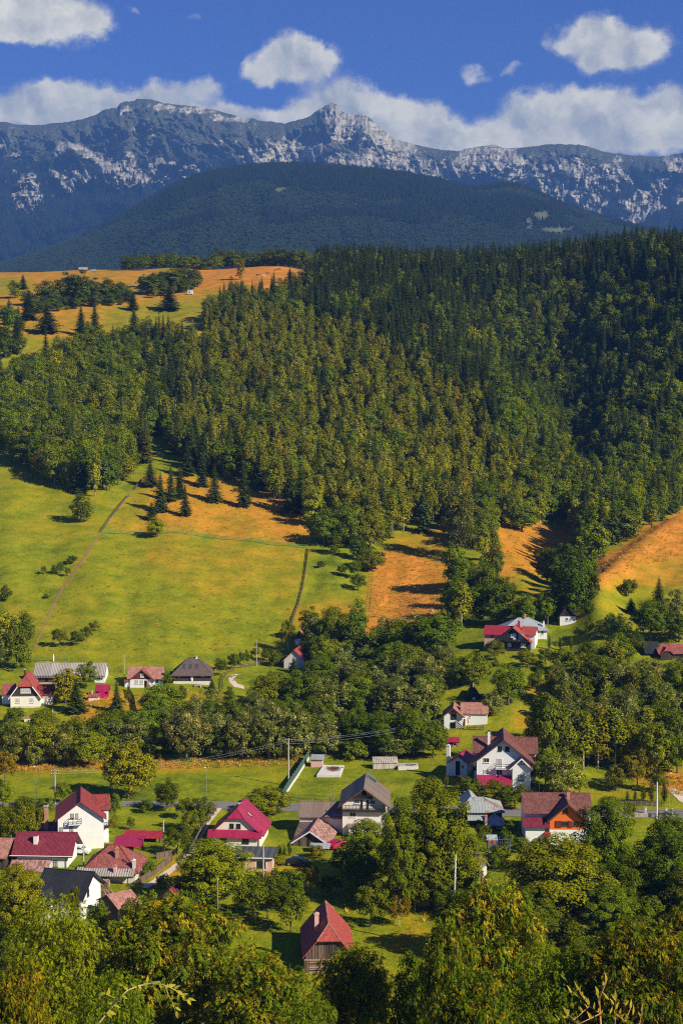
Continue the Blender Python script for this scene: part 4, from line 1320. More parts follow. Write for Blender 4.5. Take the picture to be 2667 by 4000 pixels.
            gb.build('gable', M[gm_], self.root)
        return wo_, ro
    def window(self, x0, x1, z0, z1, y, frame='fr_white', pane='glass', mull=1, trans=0, name='window', side=None, parent=None):
        """window in the front face (y) or, with side, in the face x = side"""
        t_ = max(.055, .075 * min(1, (x1 - x0)))
        fr = MB()
        bars = [(x0, x0 + t_, z0, z1), (x1 - t_, x1, z0, z1), (x0 + t_, x1 - t_, z0, z0 + t_), (x0 + t_, x1 - t_, z1 - t_, z1)]
        for i in range(mull):
            c = x0 + (x1 - x0) * (i + 1) / (mull + 1)
            bars.append((c - t_ * .4, c + t_ * .4, z0 + t_, z1 - t_))
        for (a, b, c, d) in bars:
            if side is None: fr.box(a, b, y - .07, y + .03, c, d)
            else: fr.box(side - .03, side + .07, a, b, c, d)
        for i in range(trans):
            c = z0 + (z1 - z0) * (.68 if trans == 1 else (i + 1) / (trans + 1))
            if side is None: fr.box(x0 + t_, x1 - t_, y - .066, y + .03, c - t_ * .35, c + t_ * .35)
            else: fr.box(side - .03, side + .066, x0 + t_, x1 - t_, c - t_ * .35, c + t_ * .35)
        sill = MB()
        if side is None: sill.box(x0 - .08, x1 + .08, y - .14, y + .02, z0 - .08, z0 - .004)
        else: sill.box(side - .02, side + .14, x0 - .08, x1 + .08, z0 - .08, z0 - .004)
        f = fr.build(name, M[frame], parent or self.root)
        pn = MB()
        if side is None: pn.box(x0 + t_ * .5, x1 - t_ * .5, y - .03, y + .02, z0 + t_ * .5, z1 - t_ * .5)
        else: pn.box(side - .02, side + .03, x0 + t_ * .5, x1 - t_ * .5, z0 + t_ * .5, z1 - t_ * .5)
        pn.build('pane', M[pane], f)
        if name == 'window' and (z1 - z0) < 2.0:
            sill.build('sill', M[frame], f)
        return f
    def win(self, p0, p1, r1, r0, y=0.0, **kw):
        """window given in photograph pixels: columns p0..p1, rows r1 (top)..r0 (bottom)"""
        return self.window(self.x(p0), self.x(p1), self.z(r0), self.z(r1), y, **kw)
    def door(self, p0, p1, r1, r0, y=0.0, mat='timber', frame='fr_white'):
        d = MB().box(self.x(p0), self.x(p1), y - .05, y + .02, self.z(r0), self.z(r1)).build('door', M[mat], self.root)
        f = MB()
        a, b, c = self.x(p0), self.x(p1), self.z(r1)
        f.box(a - .08, a, y - .07, y + .02, self.z(r0), c).box(b, b + .08, y - .07, y + .02, self.z(r0), c).box(a - .08, b + .08, y - .07, y + .02, c, c + .08)
        f.build('door_frame', M[frame], d)
        MB().box(b - .14, b - .08, y - .09, y - .05, self.z(r0) + .95, self.z(r0) + 1.05).build('handle', M['metal'], d)
        return d
    def chimney(self, x, y, z0, z1, w=.55, mat='brick', cap='old_concrete', parent=None):
        c = MB().box(x - w / 2, x + w / 2, y - w / 2, y + w / 2, z0, z1).build('chimney', M[mat], parent or self.root)
        MB().box(x - w / 2 - .08, x + w / 2 + .08, y - w / 2 - .08, y + w / 2 + .08, z1, z1 + .10).box(x - w / 4, x + w / 4, y - w / 4, y + w / 4, z1 + .10, z1 + .28).build('chimney_cap', M[cap], c)
        return c
    def balcony(self, x0, x1, z, y, dep, rail='rail_wood', slab='cream', h=.95, step=.32, und=None):
        s = MB().box(x0, x1, y - dep, y - .01, z - .16, z).build('balcony', M[slab], self.root)
        r = MB()
        for zz in (h, h * .52, .12):
            r.box(x0, x1, y - dep, y - dep + .05, z + zz - .04, z + zz + .04)
            r.box(x0, x0 + .05, y - dep + .05, y - .02, z + zz - .04, z + zz + .04).box(x1 - .05, x1, y - dep + .05, y - .02, z + zz - .04, z + zz + .04)
        n = max(2, int((x1 - x0) / step))
        for i in range(n + 1):
            c = x0 + .03 + (x1 - x0 - .06) * i / n
            r.box(c - .035, c + .035, y - dep - .02, y - dep + .07, z, z + h)
        r.build('railing', M[rail], s)
        return s
    def lean(self, x0, x1, y0, y1, z0, z1, mat, name='porch_roof', thick=.10):
        """single-pitch roof, low edge z0 at y0, high edge z1 at y1"""
        return MB().shell([[(x0, y0, z0), (x1, y0, z0), (x1, y1, z1), (x0, y1, z1)]], thick).build(name, M[mat], self.root)
    def post(self, x, y, z0, z1, w=.12, mat='fence_wood', name='post'):
        return MB().box(x - w / 2, x + w / 2, y - w / 2, y + w / 2, z0, z1).build(name, M[mat], self.root)
    def gutter(self, x0, x1, y, z, mat='metal'):
        return MB().tube([(x0, y, z), (x1, y, z)], .07, 6).build('gutter', M[mat], self.root)
    def pipe(self, x, y, z0, z1, mat='metal'):
        return MB().tube([(x, y, z0), (x, y, z1)], .05, 6).build('downpipe', M[mat], self.root)

# ---- 1 white cottage, coral hipped roof, far left
h = House('cottage', 'white cottage with coral hipped roof and dark shingled gable at the left edge', 'house', 101, 2765, 4)
h.block(h.x(43), h.x(158), 0, 9.0, h.z(2718), h.z(2640), 'y', 'cream', 'r_coral', .5, .55, (.50, .3), gable=('timber_h', h.z(2719)), cap='r_red', barge='fr_white')
h.win(62, 80, 2726, 2745, mull=2, trans=1, pane='glass_pale'); h.win(117, 134, 2726, 2745, mull=2, trans=1, pane='glass_pale')
h.win(83, 122, 2688, 2706, -.05, mull=4, trans=1, pane='glass_pale')
h.box('plinth', h.x(42), h.x(159), -.06, .1, -.6, h.z(2757), 'dirty')
h.block(h.x(150), h.x(203), 2.0, 6.5, h.z(2712), h.z(2686), 'x', 'cream', 'r_red', .45, .35, cap='r_red')
h.win(160, 176, 2718, 2733, 2.0, mull=2, trans=1, pane='glass_pale'); h.win(180, 200, 2716, 2734, 2.0, mull=3, trans=1, pane='glass_pale')
h.block(h.x(3), h.x(50), 3.0, 7.5, h.z(2714), h.z(2682), 'x', 'white', 'r_brownred', .4, .3)
h.chimney(h.x(94), 3.4, h.z(2668), h.z(2622), .5, 'timber')
h.door(38, 42.5, 2732, 2760, 2.99, 'timber')
h.pipe(h.x(44), -.12, -.3, h.z(2720), 'fr_white')

# ---- 2 long barn, grey corrugated roof
h = House('long_barn', 'long low barn with grey corrugated roof at the foot of the meadow', 'barn', 271, 2667, 0)
h.block(h.x(132), h.x(411), 0, 7.2, h.z(2637), h.z(2598), 'x', 'white', 'r_grey', .7, .25)
h.box('door', h.x(150), h.x(175), -.08, .02, h.z(2667), h.z(2643), 'red_wood')
h.box('doorway', h.x(176), h.x(189), -.05, .02, h.z(2667), h.z(2643), 'dark')
h.box('door', h.x(190), h.x(205), -.08, .02, h.z(2667), h.z(2643), 'red_wood')
h.box('shed_front', h.x(206), h.x(372), -.04, .02, h.z(2667), h.z(2641), 'timber')
h.win(382, 394, 2648, 2657, mull=1)
h.gutter(h.x(130), h.x(413), -.75, h.z(2640), 'fr_dark')

# ---- 3 white cottage with pink tile roof and front gable
h = House('cottage', 'white cottage with faded pink tile roof and dark red front gable', 'house', 557, 2687, 0)
h.block(h.x(497), h.x(634), 1.2, 7.6, h.z(2650), h.z(2614), 'x', 'greenish', 'r_pink', .35, .2)
h.block(h.x(508), h.x(602), 0, 4.2, h.z(2655), h.z(2616), 'y', 'white', 'r_brownred', .35, .5, gable=('red_wood', h.z(2653)), barge='fr_brown')
h.win(549, 563, 2629, 2645, -.05, mull=1, trans=1, pane='glass_pale')
h.win(527, 542, 2656, 2672, mull=1, trans=1, pane='glass_pale'); h.win(547, 562, 2656, 2672, mull=1, trans=1, pane='glass_pale')
h.box('doorway', h.x(565), h.x(575), -.04, .02, h.z(2686), h.z(2658), 'dark')
h.box('door', h.x(575), h.x(584), -.35, -.28, h.z(2686), h.z(2658), 'brick')
h.block(h.x(487), h.x(507), .3, 5, h.z(2660), h.z(2656), 'x', 'white', 'r_brownred', .3, .2)
h.win(607, 619, 2657, 2669, 1.2, pane='glass', frame='fr_dark')

# ---- 4 dark timber chalet with hip roof
h = House('chalet', 'dark timber chalet with brown hipped roof and three roof windows', 'house', 750, 2672, 2)
h.block(h.x(678), h.x(824), 0, 8.8, h.z(2631), h.z(2578), 'x', 'timber_h', 'r_dark', .65, .65, (1, 1), cap='r_dark')
h.box('plinth', h.x(677), h.x(825), -.12, .3, -.6, h.z(2662), 'concrete')
for c in (717, 743, 767):
    f = MB()
    x0, x1 = h.x(c - 6), h.x(c + 6)
    zz0, zz1 = h.z(2616), h.z(2601)
    y0 = (zz0 - h.z(2631) + .05) / (h.z(2578) - h.z(2631)) * 4.4
    y1 = (zz1 - h.z(2631) + .05) / (h.z(2578) - h.z(2631)) * 4.4
    f.shell([[(x0, y0, zz0 + .14), (x1, y0, zz0 + .14), (x1, y1, zz1 + .14), (x0, y1, zz1 + .14)]], .16)
    q = f.build('roof_window', M['fr_dark'], h.root)
    MB().shell([[(x0 + .1, y0 + .08, zz0 + .24), (x1 - .1, y0 + .08, zz0 + .24), (x1 - .1, y1 - .08, zz1 + .14), (x0 + .1, y1 - .08, zz1 + .14)]], .05).build('pane', M['glass_blue'], q)
h.win(694, 704, 2635, 2650, mull=1, frame='fr_brown', pane='glass_pale')
h.win(785, 802, 2634, 2648, mull=1, frame='fr_brown', pane='glass_pale')
d = h.door(738, 757, 2634, 2661, mat='dark', frame='fr_brown')
MB().add([(h.x(743), -.12, h.z(2635)), (h.x(757), -.12, h.z(2635)), (h.x(755), -.14, h.z(2661)), (h.x(748), -.14, h.z(2661)), (h.x(743), -.09, h.z(2635)), (h.x(757), -.09, h.z(2635)), (h.x(755), -.11, h.z(2661)), (h.x(748), -.11, h.z(2661))], [(0, 1, 2, 3), (7, 6, 5, 4), (0, 4, 5, 1), (1, 5, 6, 2), (2, 6, 7, 3), (3, 7, 4, 0)]).build('curtain', M['fr_white'], d)
h.chimney(h.x(766), 4.2, h.z(2590), h.z(2574), .5, 'white')

# ---- 5 magenta garden shed and little oven house
h = House('garden_shed', 'small magenta shed with open front beside the grey barn', 'shed', 396, 2730, 0)
h.block(h.x(372), h.x(421), 1.2, 3.6, h.z(2700), h.z(2681), 'x', 'magenta', 'r_magenta', .35, .2, zb=h.z(2742))
h.box('doorway', h.x(374), h.x(420), 1.17, 1.25, h.z(2714), h.z(2702), 'dark')
h.box('hutch', h.x(386), h.x(408), 0, 1.1, -.4, h.z(2700), 'magenta')
h = House('oven_house', 'small pinkish oven house with chimney in front of the magenta shed', 'oven', 366, 2738, 0)
h.block(h.x(347), h.x(386), 0, 1.8, h.z(2722), h.z(2712), 'x', 'blush', 'r_brownred', .2, .2)
h.chimney(h.x(360), .9, h.z(2718), h.z(2702), .35, 'dirty')

# ---- 6 hut and red-roofed house in the trees
h = House('hut', 'small wooden hut with faded pink roof above the red roofed house', 'hut', 1170, 2518, -9)
h.block(h.x(1151), h.x(1187), 0, 4.2, h.z(2494), h.z(2463), 'y', 'white', 'r_pink', .3, .4, gable=('barn_wood', h.z(2496)))
h = House('village_house', 'red tiled house half hidden by trees beside the wooden hut', 'house', 1150, 2612, -10)
h.block(h.x(1108), h.x(1192), 0, 8.5, h.z(2578), h.z(2538), 'y', 'dirty', 'r_coral', .5, .5, cap='r_red')
h.win(1130, 1142, 2588, 2600, pane='glass')

# ---- 7 pink pump shed by the field
h = House('pump_shed', 'little pink shed with blue grey lean roof beside the concrete tank', 'shed', 1236, 2998, -4)
x0, x1 = h.x(1214), h.x(1258)
wl = MB()
zf, zk = h.z(2966), h.z(2960)
wl.add([(x0, 0, -.5), (x1, 0, -.5), (x1, 2.4, -.5), (x0, 2.4, -.5), (x0, 0, zf), (x1, 0, zf), (x1, 2.4, zk), (x0, 2.4, zk)], [(0, 3, 2, 1), (4, 5, 6, 7), (0, 1, 5, 4), (1, 2, 6, 5), (2, 3, 7, 6), (3, 0, 4, 7)])
wl.build('wall', M['pink'], h.root)
h.lean(x0 - .15, x1 + .45, -.35, 2.7, zf + .05, zk + .17, 'r_steel', 'roof')
h.box('corner_post', x1 + .02, x1 + .22, -.02, .2, -.4, zf - .1, 'white')

# ---- 8 houses below the dry glade, right
h = House('village_house', 'pale house with steel grey hipped roof behind the black gabled house', 'house', 2050, 2500, 0)
h.block(h.x(1968), h.x(2135), 0, 9.5, h.z(2458), h.z(2424), 'x', 'white', 'r_steel', .6, .6, (1, 1), cap='r_steel')
h.win(2112, 2122, 2466, 2480)
h.chimney(h.x(2056), 4.4, h.z(2434), h.z(2410), .5, 'brick')
h.chimney(h.x(2124), 1.0, h.z(2458), h.z(2430), .4, 'white')
h = House('gabled_house', 'black gabled house with coral right roof slope and white windows', 'house', 2000, 2546, -15)
h.block(h.x(1936), h.x(2068), 0, 7.5, h.z(2505), h.z(2452), 'y', 'black_wood', 'r_coral', .45, .5, barge='fr_dark', cap='r_red')
h.block(h.x(1880), h.x(2010), 3.2, 9.0, h.z(2484), h.z(2458), 'x', 'pink', 'r_crimson', .5, .3)
h.block(h.x(2030), h.x(2082), 3.0, 8.0, h.z(2480), h.z(2456), 'x', 'white', 'r_coral', .4, .3)
h.win(1906, 1915, 2488, 2498, 3.2, pane='glass_blue', frame='fr_dark')
for a, b, c, d in ((1993, 2003, 2476, 2491), (2024, 2043, 2477, 2502), (1981, 1995, 2513, 2528), (2033, 2053, 2513, 2528)):
    h.win(a, b, c, d, mull=1, trans=0, pane='glass_pale')
h.door(2004, 2013, 2476, 2501, mat='fr_white')
h.balcony(h.x(1970), h.x(2064), h.z(2503), -.02, 1.0, 'rail_wood', 'timber', .5)
h.chimney(h.x(2014), 5.0, h.z(2470), h.z(2434), .5, 'magenta')
h = House('white_hut', 'small white house with dark gable alone at the foot of the orange hill', 'house', 2216, 2442, -6)
h.block(h.x(2185), h.x(2248), 0, 5.5, h.z(2408), h.z(2366), 'y', 'white', 'r_brownred', .5, .5, gable=('black_wood', h.z(2409)), barge='fr_brown')
h.win(2208, 2217, 2415, 2426, mull=1)
h.chimney(h.x(2240), 2.6, h.z(2405), h.z(2375), .35, 'white')
h = House('barn', 'barn with black roof at the right edge next to the red roof', 'barn', 2545, 2566, 0)
h.block(h.x(2519), h.x(2572), 0, 6, h.z(2550), h.z(2515), 'x', 'timber', 'r_black', .4, .3)
h = House('village_house', 'house with red tile roof cut by the right edge of the picture', 'house', 2630, 2572, 3)
h.block(h.x(2572), h.x(2720), 0, 7, h.z(2549), h.z(2524), 'x', 'timber', 'r_brownred', .5, .4, (.6, 0))
h.block(h.x(2575), h.x(2622), -.8, 3, h.z(2550), h.z(2530), 'y', 'timber', 'r_coral', .4, .3, (.5, 0))
h = House('hut', 'tiny black hut with white chimney above the pink roofed house', 'hut', 1849, 2735, 0)
h.block(h.x(1826), h.x(1874), 0, 4.5, h.z(2716), h.z(2683), 'y', 'black_wood', 'r_black', .5, .4)
h.chimney(h.x(1848), .6, h.z(2690), h.z(2674), .3, 'white')
h.box('door', h.x(1843), h.x(1856), -.06, .02, -.3, h.z(2724), 'white')

# ---- 9 white house, pink roof, on the terrace
h = House('farmhouse', 'white farmhouse with faded pink roof and red framed gable on the terrace', 'house', 1770, 2846, -6)
h.block(h.x(1733), h.x(1805), 0, 7.0, h.z(2793), h.z(2764), 'y', 'white', 'r_pink', .55, .7, gable=('magenta', h.z(2784)), barge='fr_brown', cap='r_pink')
h.block(h.x(1800), h.x(1902), 1.4, 7.4, h.z(2786), h.z(2756), 'x', 'white', 'r_pink', .35, .3, cap='r_pink')
h.door(1760, 1780, 2788, 2812, mat='timber', frame='fr_brown')
h.box('doorway', h.x(1757), h.x(1778), -.05, .02, h.z(2846), h.z(2822), 'dark')
h.door(1808, 1816, 2812, 2846, 1.38, 'red_wood', 'fr_white')
h.win(1832, 1838, 2799, 2806, 1.4, mull=0)
st = MB()
for q in range(7):
    st.box(h.x(1780) + q * .28, h.x(1780) + q * .28 + .30, -.9, -.05, h.z(2814) - q * .28 - .1, h.z(2814) - q * .28)
st.build('stair', M['timber'], h.root)

# ---- 10 large white three-storey house, brown roofs
h = House('guest_house', 'large three storey white house with brown cross gabled roof and balcony', 'house', 1962, 3096, -5, Y=328)
h.block(h.x(1860), h.x(2072), 0, 12.0, h.z(2966), h.z(2884), 'y', 'white', 'r_brown', .85, .8, cap='r_brown', barge='fr_brown', zb=-5)
h.block(h.x(1850), h.x(2096), 5.0, 10.5, h.z(2948), h.z(2904), 'x', 'white', 'r_brown', .55, .45, cap='r_brown', zb=-5)
h.block(h.x(2000), h.x(2070), -1.6, 3.0, h.z(2984), h.z(2950), 'y', 'white', 'r_brown', .55, .6, cap='r_brown', barge='fr_white', zb=-5)
for a, b, c, d in ((1943, 1958, 2911, 2930), (1971, 1988, 2911, 2930), (1887, 1910, 2958, 2977), (1887, 1909, 3005, 3024), (1937, 1961, 3004, 3026)):
    h.win(a, b, c, d, mull=1, frame='fr_white' if c > 2950 else 'fr_dark', pane='glass' if c != 3005 else 'glass_pale')
h.win(1939, 1960, 2959, 2990, mull=1, frame='fr_white', pane='glass_pale', name='window')
h.win(2023, 2046, 3016, 3039, -1.6, mull=1, frame='fr_brown', pane='glass_pale')
h.win(2027, 2042, 3064, 3078, -1.6, mull=1, frame='fr_brown')
h.balcony(h.x(1933), h.x(1998), h.z(2996), 0, 1.1, 'rail_wood', 'white', .95, .9)
h.lean(h.x(1860), h.x(1998), -3.2, -.02, h.z(3052), h.z(3026), 'r_magenta')
h.box('recess', h.x(1962), h.x(1998), -.05, .01, h.z(3062), h.z(3027), 'dark')
for c in (1866, 1928, 1994): h.post(h.x(c), -3.0, -4, h.z(3056), .14)
tri = MB()
for a, b in (((2034, 2962), (2021, 2976)), ((2034, 2962), (2050, 2976)), ((2021, 2976), (2050, 2976)), ((2034, 2962), (2034, 2976))):
    tri.bar((h.x(a[0]), -1.64, h.z(a[1])), (h.x(b[0]), -1.64, h.z(b[1])), .06, .08, (0, 1, 0))
tri.build('gable_trim', M['rail_wood'], h.root)
h.chimney(h.x(1908), 5.5, h.z(2930), h.z(2872), .55, 'white', 'r_brown')
h.pipe(h.x(1999), -.25, -3, h.z(2990), 'fr_white')
h.balcony(h.x(2074), h.x(2084), h.z(3032), 4.5, 3.5, 'rail_wood', 'timber', .95, .5)
h.balcony(h.x(1842), h.x(1858), h.z(3012), 4.5, 3.5, 'rail_wood', 'timber', .95, .5)

# ---- 11 small magenta-roofed kitchen house and little shelter
h = House('summer_kitchen', 'small white building with magenta roof and tall white chimney', 'outbuilding', 1787, 3022, -18, Y=340)
h.block(h.x(1752), h.x(1824), 0, 6.5, h.z(2974), h.z(2950), 'y', 'white', 'r_magenta', .5, .6, zb=-3)
h.box('doorway', h.x(1778), h.x(1796), -.05, .02, -.4, h.z(2972), 'dark')
h.chimney(h.x(1744), 1.0, -1, h.z(2916), .75, 'white', 'concrete')
h.win(1800, 1812, 2985, 3000)
h = House('garden_shelter', 'small open shelter with magenta roof on posts above the summer kitchen', 'shelter', 1770, 2922, 0)
h.block(h.x(1747), h.x(1793), .4, 3.2, h.z(2897), h.z(2886), 'x', 'dark', 'r_magenta', .3, .2, zb=h.z(2905))
for c in (1748, 1770, 1792):
    for y in (.5, 3.1): h.post(h.x(c), y, -.4, h.z(2899), .14)
h.box('bench', h.x(1756), h.x(1786), .8, 2.4, -.3, .55, 'brick')

# ---- 12 old house with patched zinc roof
h = House('old_house', 'old house with patched rusty zinc roof among the trees', 'house', 1900, 3244, 0)
h.block(h.x(1836), h.x(1968), 3.5, 11.0, h.z(3184), h.z(3150), 'x', 'timber_h', 'r_zinc', .5, .5, (.6, 1), cap='r_zinc')
h.block(h.x(1900), h.x(1970), 0, 4.0, h.z(3216), h.z(3190), 'x', 'timber_h', 'r_zinc', .5, .4, (1, 1), cap='r_zinc')
h.block(h.x(1818), h.x(1880), 6.5, 12.5, h.z(3172), h.z(3144), 'y', 'timber_h', 'r_zinc', .5, .4, (.5, .5), cap='r_zinc')
h.lean(h.x(1828), h.x(1902), 1.6, 4.0, h.z(3212), h.z(3196), 'r_zinc')
h.chimney(h.x(1898), .6, -1, h.z(3190), .45, 'brick', 'brick')
h.win(1940, 1954, 3222, 3236, frame='fr_white')

# ---- 13 orange gabled house, right
h = House('orange_house', 'house with bright orange front gable and wide brown tile roof', 'house', 2200, 3290, -2, Y=288)
h.block(h.x(2052), h.x(2316), 3.0, 10.5, h.z(3176), h.z(3128), 'x', 'white', 'r_brown', .8, .35, cap='r_brown', zb=-4)
h.block(h.x(2147), h.x(2290), 0, 6.5, h.z(3196), h.z(3134), 'y', 'orange', 'r_brown', .5, .8, cap='r_brown', barge='fr_brown', zb=h.z(3242))
h.box('plinth', h.x(2147), h.x(2290), -.1, 6.4, -4, h.z(3240), 'white')
h.win(2198, 2217, 3154, 3173, mull=1, trans=1, frame='fr_brown')
h.win(2194, 2218, 3206, 3224, mull=1, trans=1, frame='fr_brown')
h.win(2240, 2262, 3206, 3224, mull=1, trans=1, frame='fr_brown')
for a, b in ((2170, 2193), (2219, 2236)):
    h.box('shutter', h.x(a), h.x(b), -.14, -.02, h.z(3230), h.z(3204), 'red_wood')
h.lean(h.x(2040), h.x(2146), -1.6, 2.9, h.z(3222), h.z(3206), 'r_maroon')
h.box('annex_wall', h.x(2050), h.x(2126), -1.0, 2.8, -4, h.z(3228), 'white')
h.win(2130, 2140, 3214, 3234, .6, mull=1, trans=3, frame='fr_white')
h.chimney(h.x(2232), 5.5, h.z(3150), h.z(3112), .6, 'brick', 'r_brownred')
h.box('stair', h.x(2124), h.x(2147), -1.8, -.9, h.z(3258), h.z(3244), 'red')

# ---- 14 tall white house, red roof, left
h = House('tall_house', 'tall white house with red roof and small dark balcony on its gable', 'house', 315, 3312, 9, Y=287)
h.block(h.x(225), h.x(404), 0, 10.5, h.z(3190), h.z(3124), 'y', 'white', 'r_red', .55, .7, cap='r_red', zb=-3)
h.block(h.x(320), h.x(424), 3.6, 8.6, h.z(3172), h.z(3134), 'x', 'white', 'r_red', .4, .35, cap='r_red', zb=-3)
h.win(274, 288, 3173, 3191, mull=1, frame='fr_brown', pane='glass_pale')
h.win(295, 305, 3173, 3195, mull=0, frame='fr_brown', pane='glass_pale', name='balcony_door')
h.win(230, 244, 3226, 3245, mull=1, frame='fr_brown', pane='glass_pale'); h.win(271, 285, 3225, 3246, mull=1, frame='fr_brown', pane='glass_pale')
h.balcony(h.x(266), h.x(318), h.z(3212), 0, .9, 'rail_wood', 'white', .95, .75)
h.balcony(h.x(405), h.x(424), h.z(3246), 6.0, 4.0, 'rail_wood', 'timber', .95, .5)
h.lean(h.x(205), h.x(236), 1.0, 4.0, h.z(3232), h.z(3216), 'r_maroon')
h = House('brick_chimney', 'tall free standing brick chimney left of the tall white house', 'chimney', 180, 3290, 0, Y=292)
MB().box(-.32, .32, -.32, .32, -2, h.z(3146)).build('shaft', M['brick'], h.root)
MB().box(-.42, .42, -.42, .42, h.z(3146), h.z(3140)).build('collar', M['old_concrete'], h.root)
MB().tube([(0, 0, h.z(3140)), (0, 0, h.z(3134))], .2, 8).tube([(0, 0, h.z(3134)), (0, 0, h.z(3131))], [.34, .1], 8).build('cowl', M['fr_dark'], h.root)

# ---- 15 long maroon-roofed house and its pyramid-roofed back wing
h = House('maroon_house', 'long white house with maroon sheet roof below the tall white house', 'house', 170, 3392, -3)
h.block(h.x(66), h.x(268), 0, 7.6, h.z(3334), h.z(3273), 'x', 'white', 'r_maroon', .65, 1.0, zb=-1, cap='r_maroon')
h.win(211, 228, 3362, 3388, mull=1, trans=1, frame='fr_brown', pane='glass_pale')
h.chimney(h.x(132), 1.9, h.z(3320), h.z(3274), .75, 'blush', 'magenta')
h.gutter(h.x(40), h.x(293), -.72, h.z(3341), 'fr_white')
h.pipe(h.x(262), -.12, -.3, h.z(3340), 'fr_dark')
h.lean(h.x(46), h.x(204), -3.2, -.1, h.z(3388), h.z(3358), 'r_oldpink', 'lean_to_roof')
h.box('lean_to_wall', h.x(52), h.x(200), -3.0, -.02, -1, h.z(3392), 'dirty')
h = House('side_house', 'low maroon pyramid roofed building behind the long maroon house', 'outbuilding', 190, 3300, 0, Y=291)
h.block(h.x(138), h.x(238), 0, 6.0, h.z(3252), h.z(3224), 'x', 'white', 'r_maroon', .4, .4, (1, 1), zb=-2)
h = House('barn', 'barn with faded pink tile roof cut by the left edge of the picture', 'barn', -8, 3400, -6)
h.block(h.x(-70), h.x(22), 0, 8, h.z(3345), h.z(3296), 'x', 'timber', 'r_pink', .5, .4)

# ---- 16 hip-roofed house with grey skirt roof
h = House('hipped_house', 'low house with patchy red hipped roof and grey skirt roof', 'house', 435, 3447, -3)
h.block(h.x(330), h.x(530), 0, 8.0, h.z(3392), h.z(3322), 'x', 'dirty', 'r_brownred', .75, .75, (1, 1), cap='r_red')
h.lean(h.x(300), h.x(534), -1.9, .3, h.z(3408), h.z(3388), 'r_grey', 'skirt_roof')
h.win(404, 421, 3410, 3430, -.0, mull=1, frame='fr_brown', pane='glass_pale')
h.chimney(h.x(450), 1.9, h.z(3370), h.z(3322), .5, 'brick', 'brick')
h.chimney(h.x(456), -.9, h.z(3402), h.z(3374), .5, 'pink', 'brick')
h.chimney(h.x(526), .2, h.z(3390), h.z(3358), .5, 'dirty', 'white')
h.chimney(h.x(523), .2, h.z(3354), h.z(3330), .12, 'metal', 'metal')

# ---- 17 black-roofed house, lower left
h = House('black_roofed_house', 'white house with black sheet roof and white right gable', 'house', 235, 3545, -14, Y=247)
h.block(h.x(135), h.x(318), 0, 8.0, h.z(3490), h.z(3424), 'x', 'white', 'r_black', .9, .75, zb=-3, cap='r_black')
h.block(h.x(165), h.x(205), -2.2, 2, h.z(3500), h.z(3470), 'y', 'white', 'r_black', .5, .5, zb=-3)
h.win(176, 190, 3506, 3526, -2.2, mull=1, frame='fr_white')
h.window(2.4, 3.2, 1.2, 2.4, 0, side=h.x(318) + .01, frame='fr_brown')

# ---- magenta carport and garden canopy
h = House('carport', 'flat magenta carport roof on posts right of the tall white house', 'carport', 492, 3320, -2, Y=284)
h.lean(h.x(436), h.x(550), 0, 4.4, h.z(3304), h.z(3288), 'r_magenta', 'roof', .14)
for c in (440, 545):
    for y in (.2, 4.2): h.post(h.x(c), y, -1.5, h.z(3303) + y * .15 - .15, .14)
h.box('back_wall', h.x(442), h.x(543), 4.25, 4.35, -1.0, h.z(3290), 'magenta')
h = House('garden_canopy', 'long crimson garden canopy behind the magenta carport', 'canopy', 560, 3290, -4)
h.block(h.x(486), h.x(630), 0, 3.6, h.z(3268), h.z(3254), 'x', 'dark', 'r_crimson', .4, .3, zb=h.z(3270))
for c in (490, 560, 626):
    h.post(h.x(c), .1, -1.5, h.z(3266), .16, 'fr_dark'); h.post(h.x(c), 3.5, -1.5, h.z(3266), .16, 'fr_dark')
h.box('side_panel', h.x(566), h.x(626), 3.4, 3.5, -1, h.z(3278), 'red_wood')

# ---- small grey shed and maroon cottage by the lane
h = House('wood_shed', 'small shed with pale grey pitched roof among bushes by the lane', 'shed', 470, 3545, 42, Y=247)
h.block(-2.0, 2.0, -2.0, 3.4, h.z(3520), h.z(3486), 'x', 'timber', 'r_pink', .4, .3, zb=-2)
h = House('lane_cottage', 'small cottage with maroon roof and white gable beside the village lane', 'cottage', 662, 3525, -24, Y=252)
h.block(h.x(628), h.x(702), 0, 5.8, h.z(3500), h.z(3466), 'y', 'white', 'r_maroon', .45, .6, zb=-2)
h.chimney(h.x(652), 2.6, h.z(3490), h.z(3450), .45, 'pink', 'dirty')
h.win(654, 666, 3500, 3514, frame='fr_brown')

# ---- 18 magenta-roofed house in the middle
h = House('magenta_house', 'cream house with bright magenta half hipped roof by the village lane', 'house', 923, 3310, -6)
h.block(h.x(826), h.x(1020), 0, 9.6, h.z(3252), h.z(3165), 'y', 'cream', 'r_magenta', .65, .5, (.34, .2), cap='r_magenta', zb=-1.5)
h.lean(h.x(811), h.x(1028), -1.5, -.02, h.z(3266), h.z(3242), 'r_magenta', 'skirt_roof')
h.box('ground_floor', h.x(826), h.x(1020), -.9, -.02, -1.5, h.z(3262), 'cream')
h.win(897, 914, 3217, 3235, mull=0, frame='fr_dark'); h.win(924, 941, 3217, 3235, mull=0, frame='fr_dark')
h.win(861, 888, 3267, 3288, -.9, mull=0, frame='fr_dark'); h.win(950, 977, 3267, 3290, -.9, mull=0, frame='fr_dark')
h.chimney(h.x(919), 5.4, h.z(3180), h.z(3158), .55, 'white', 'fr_dark')
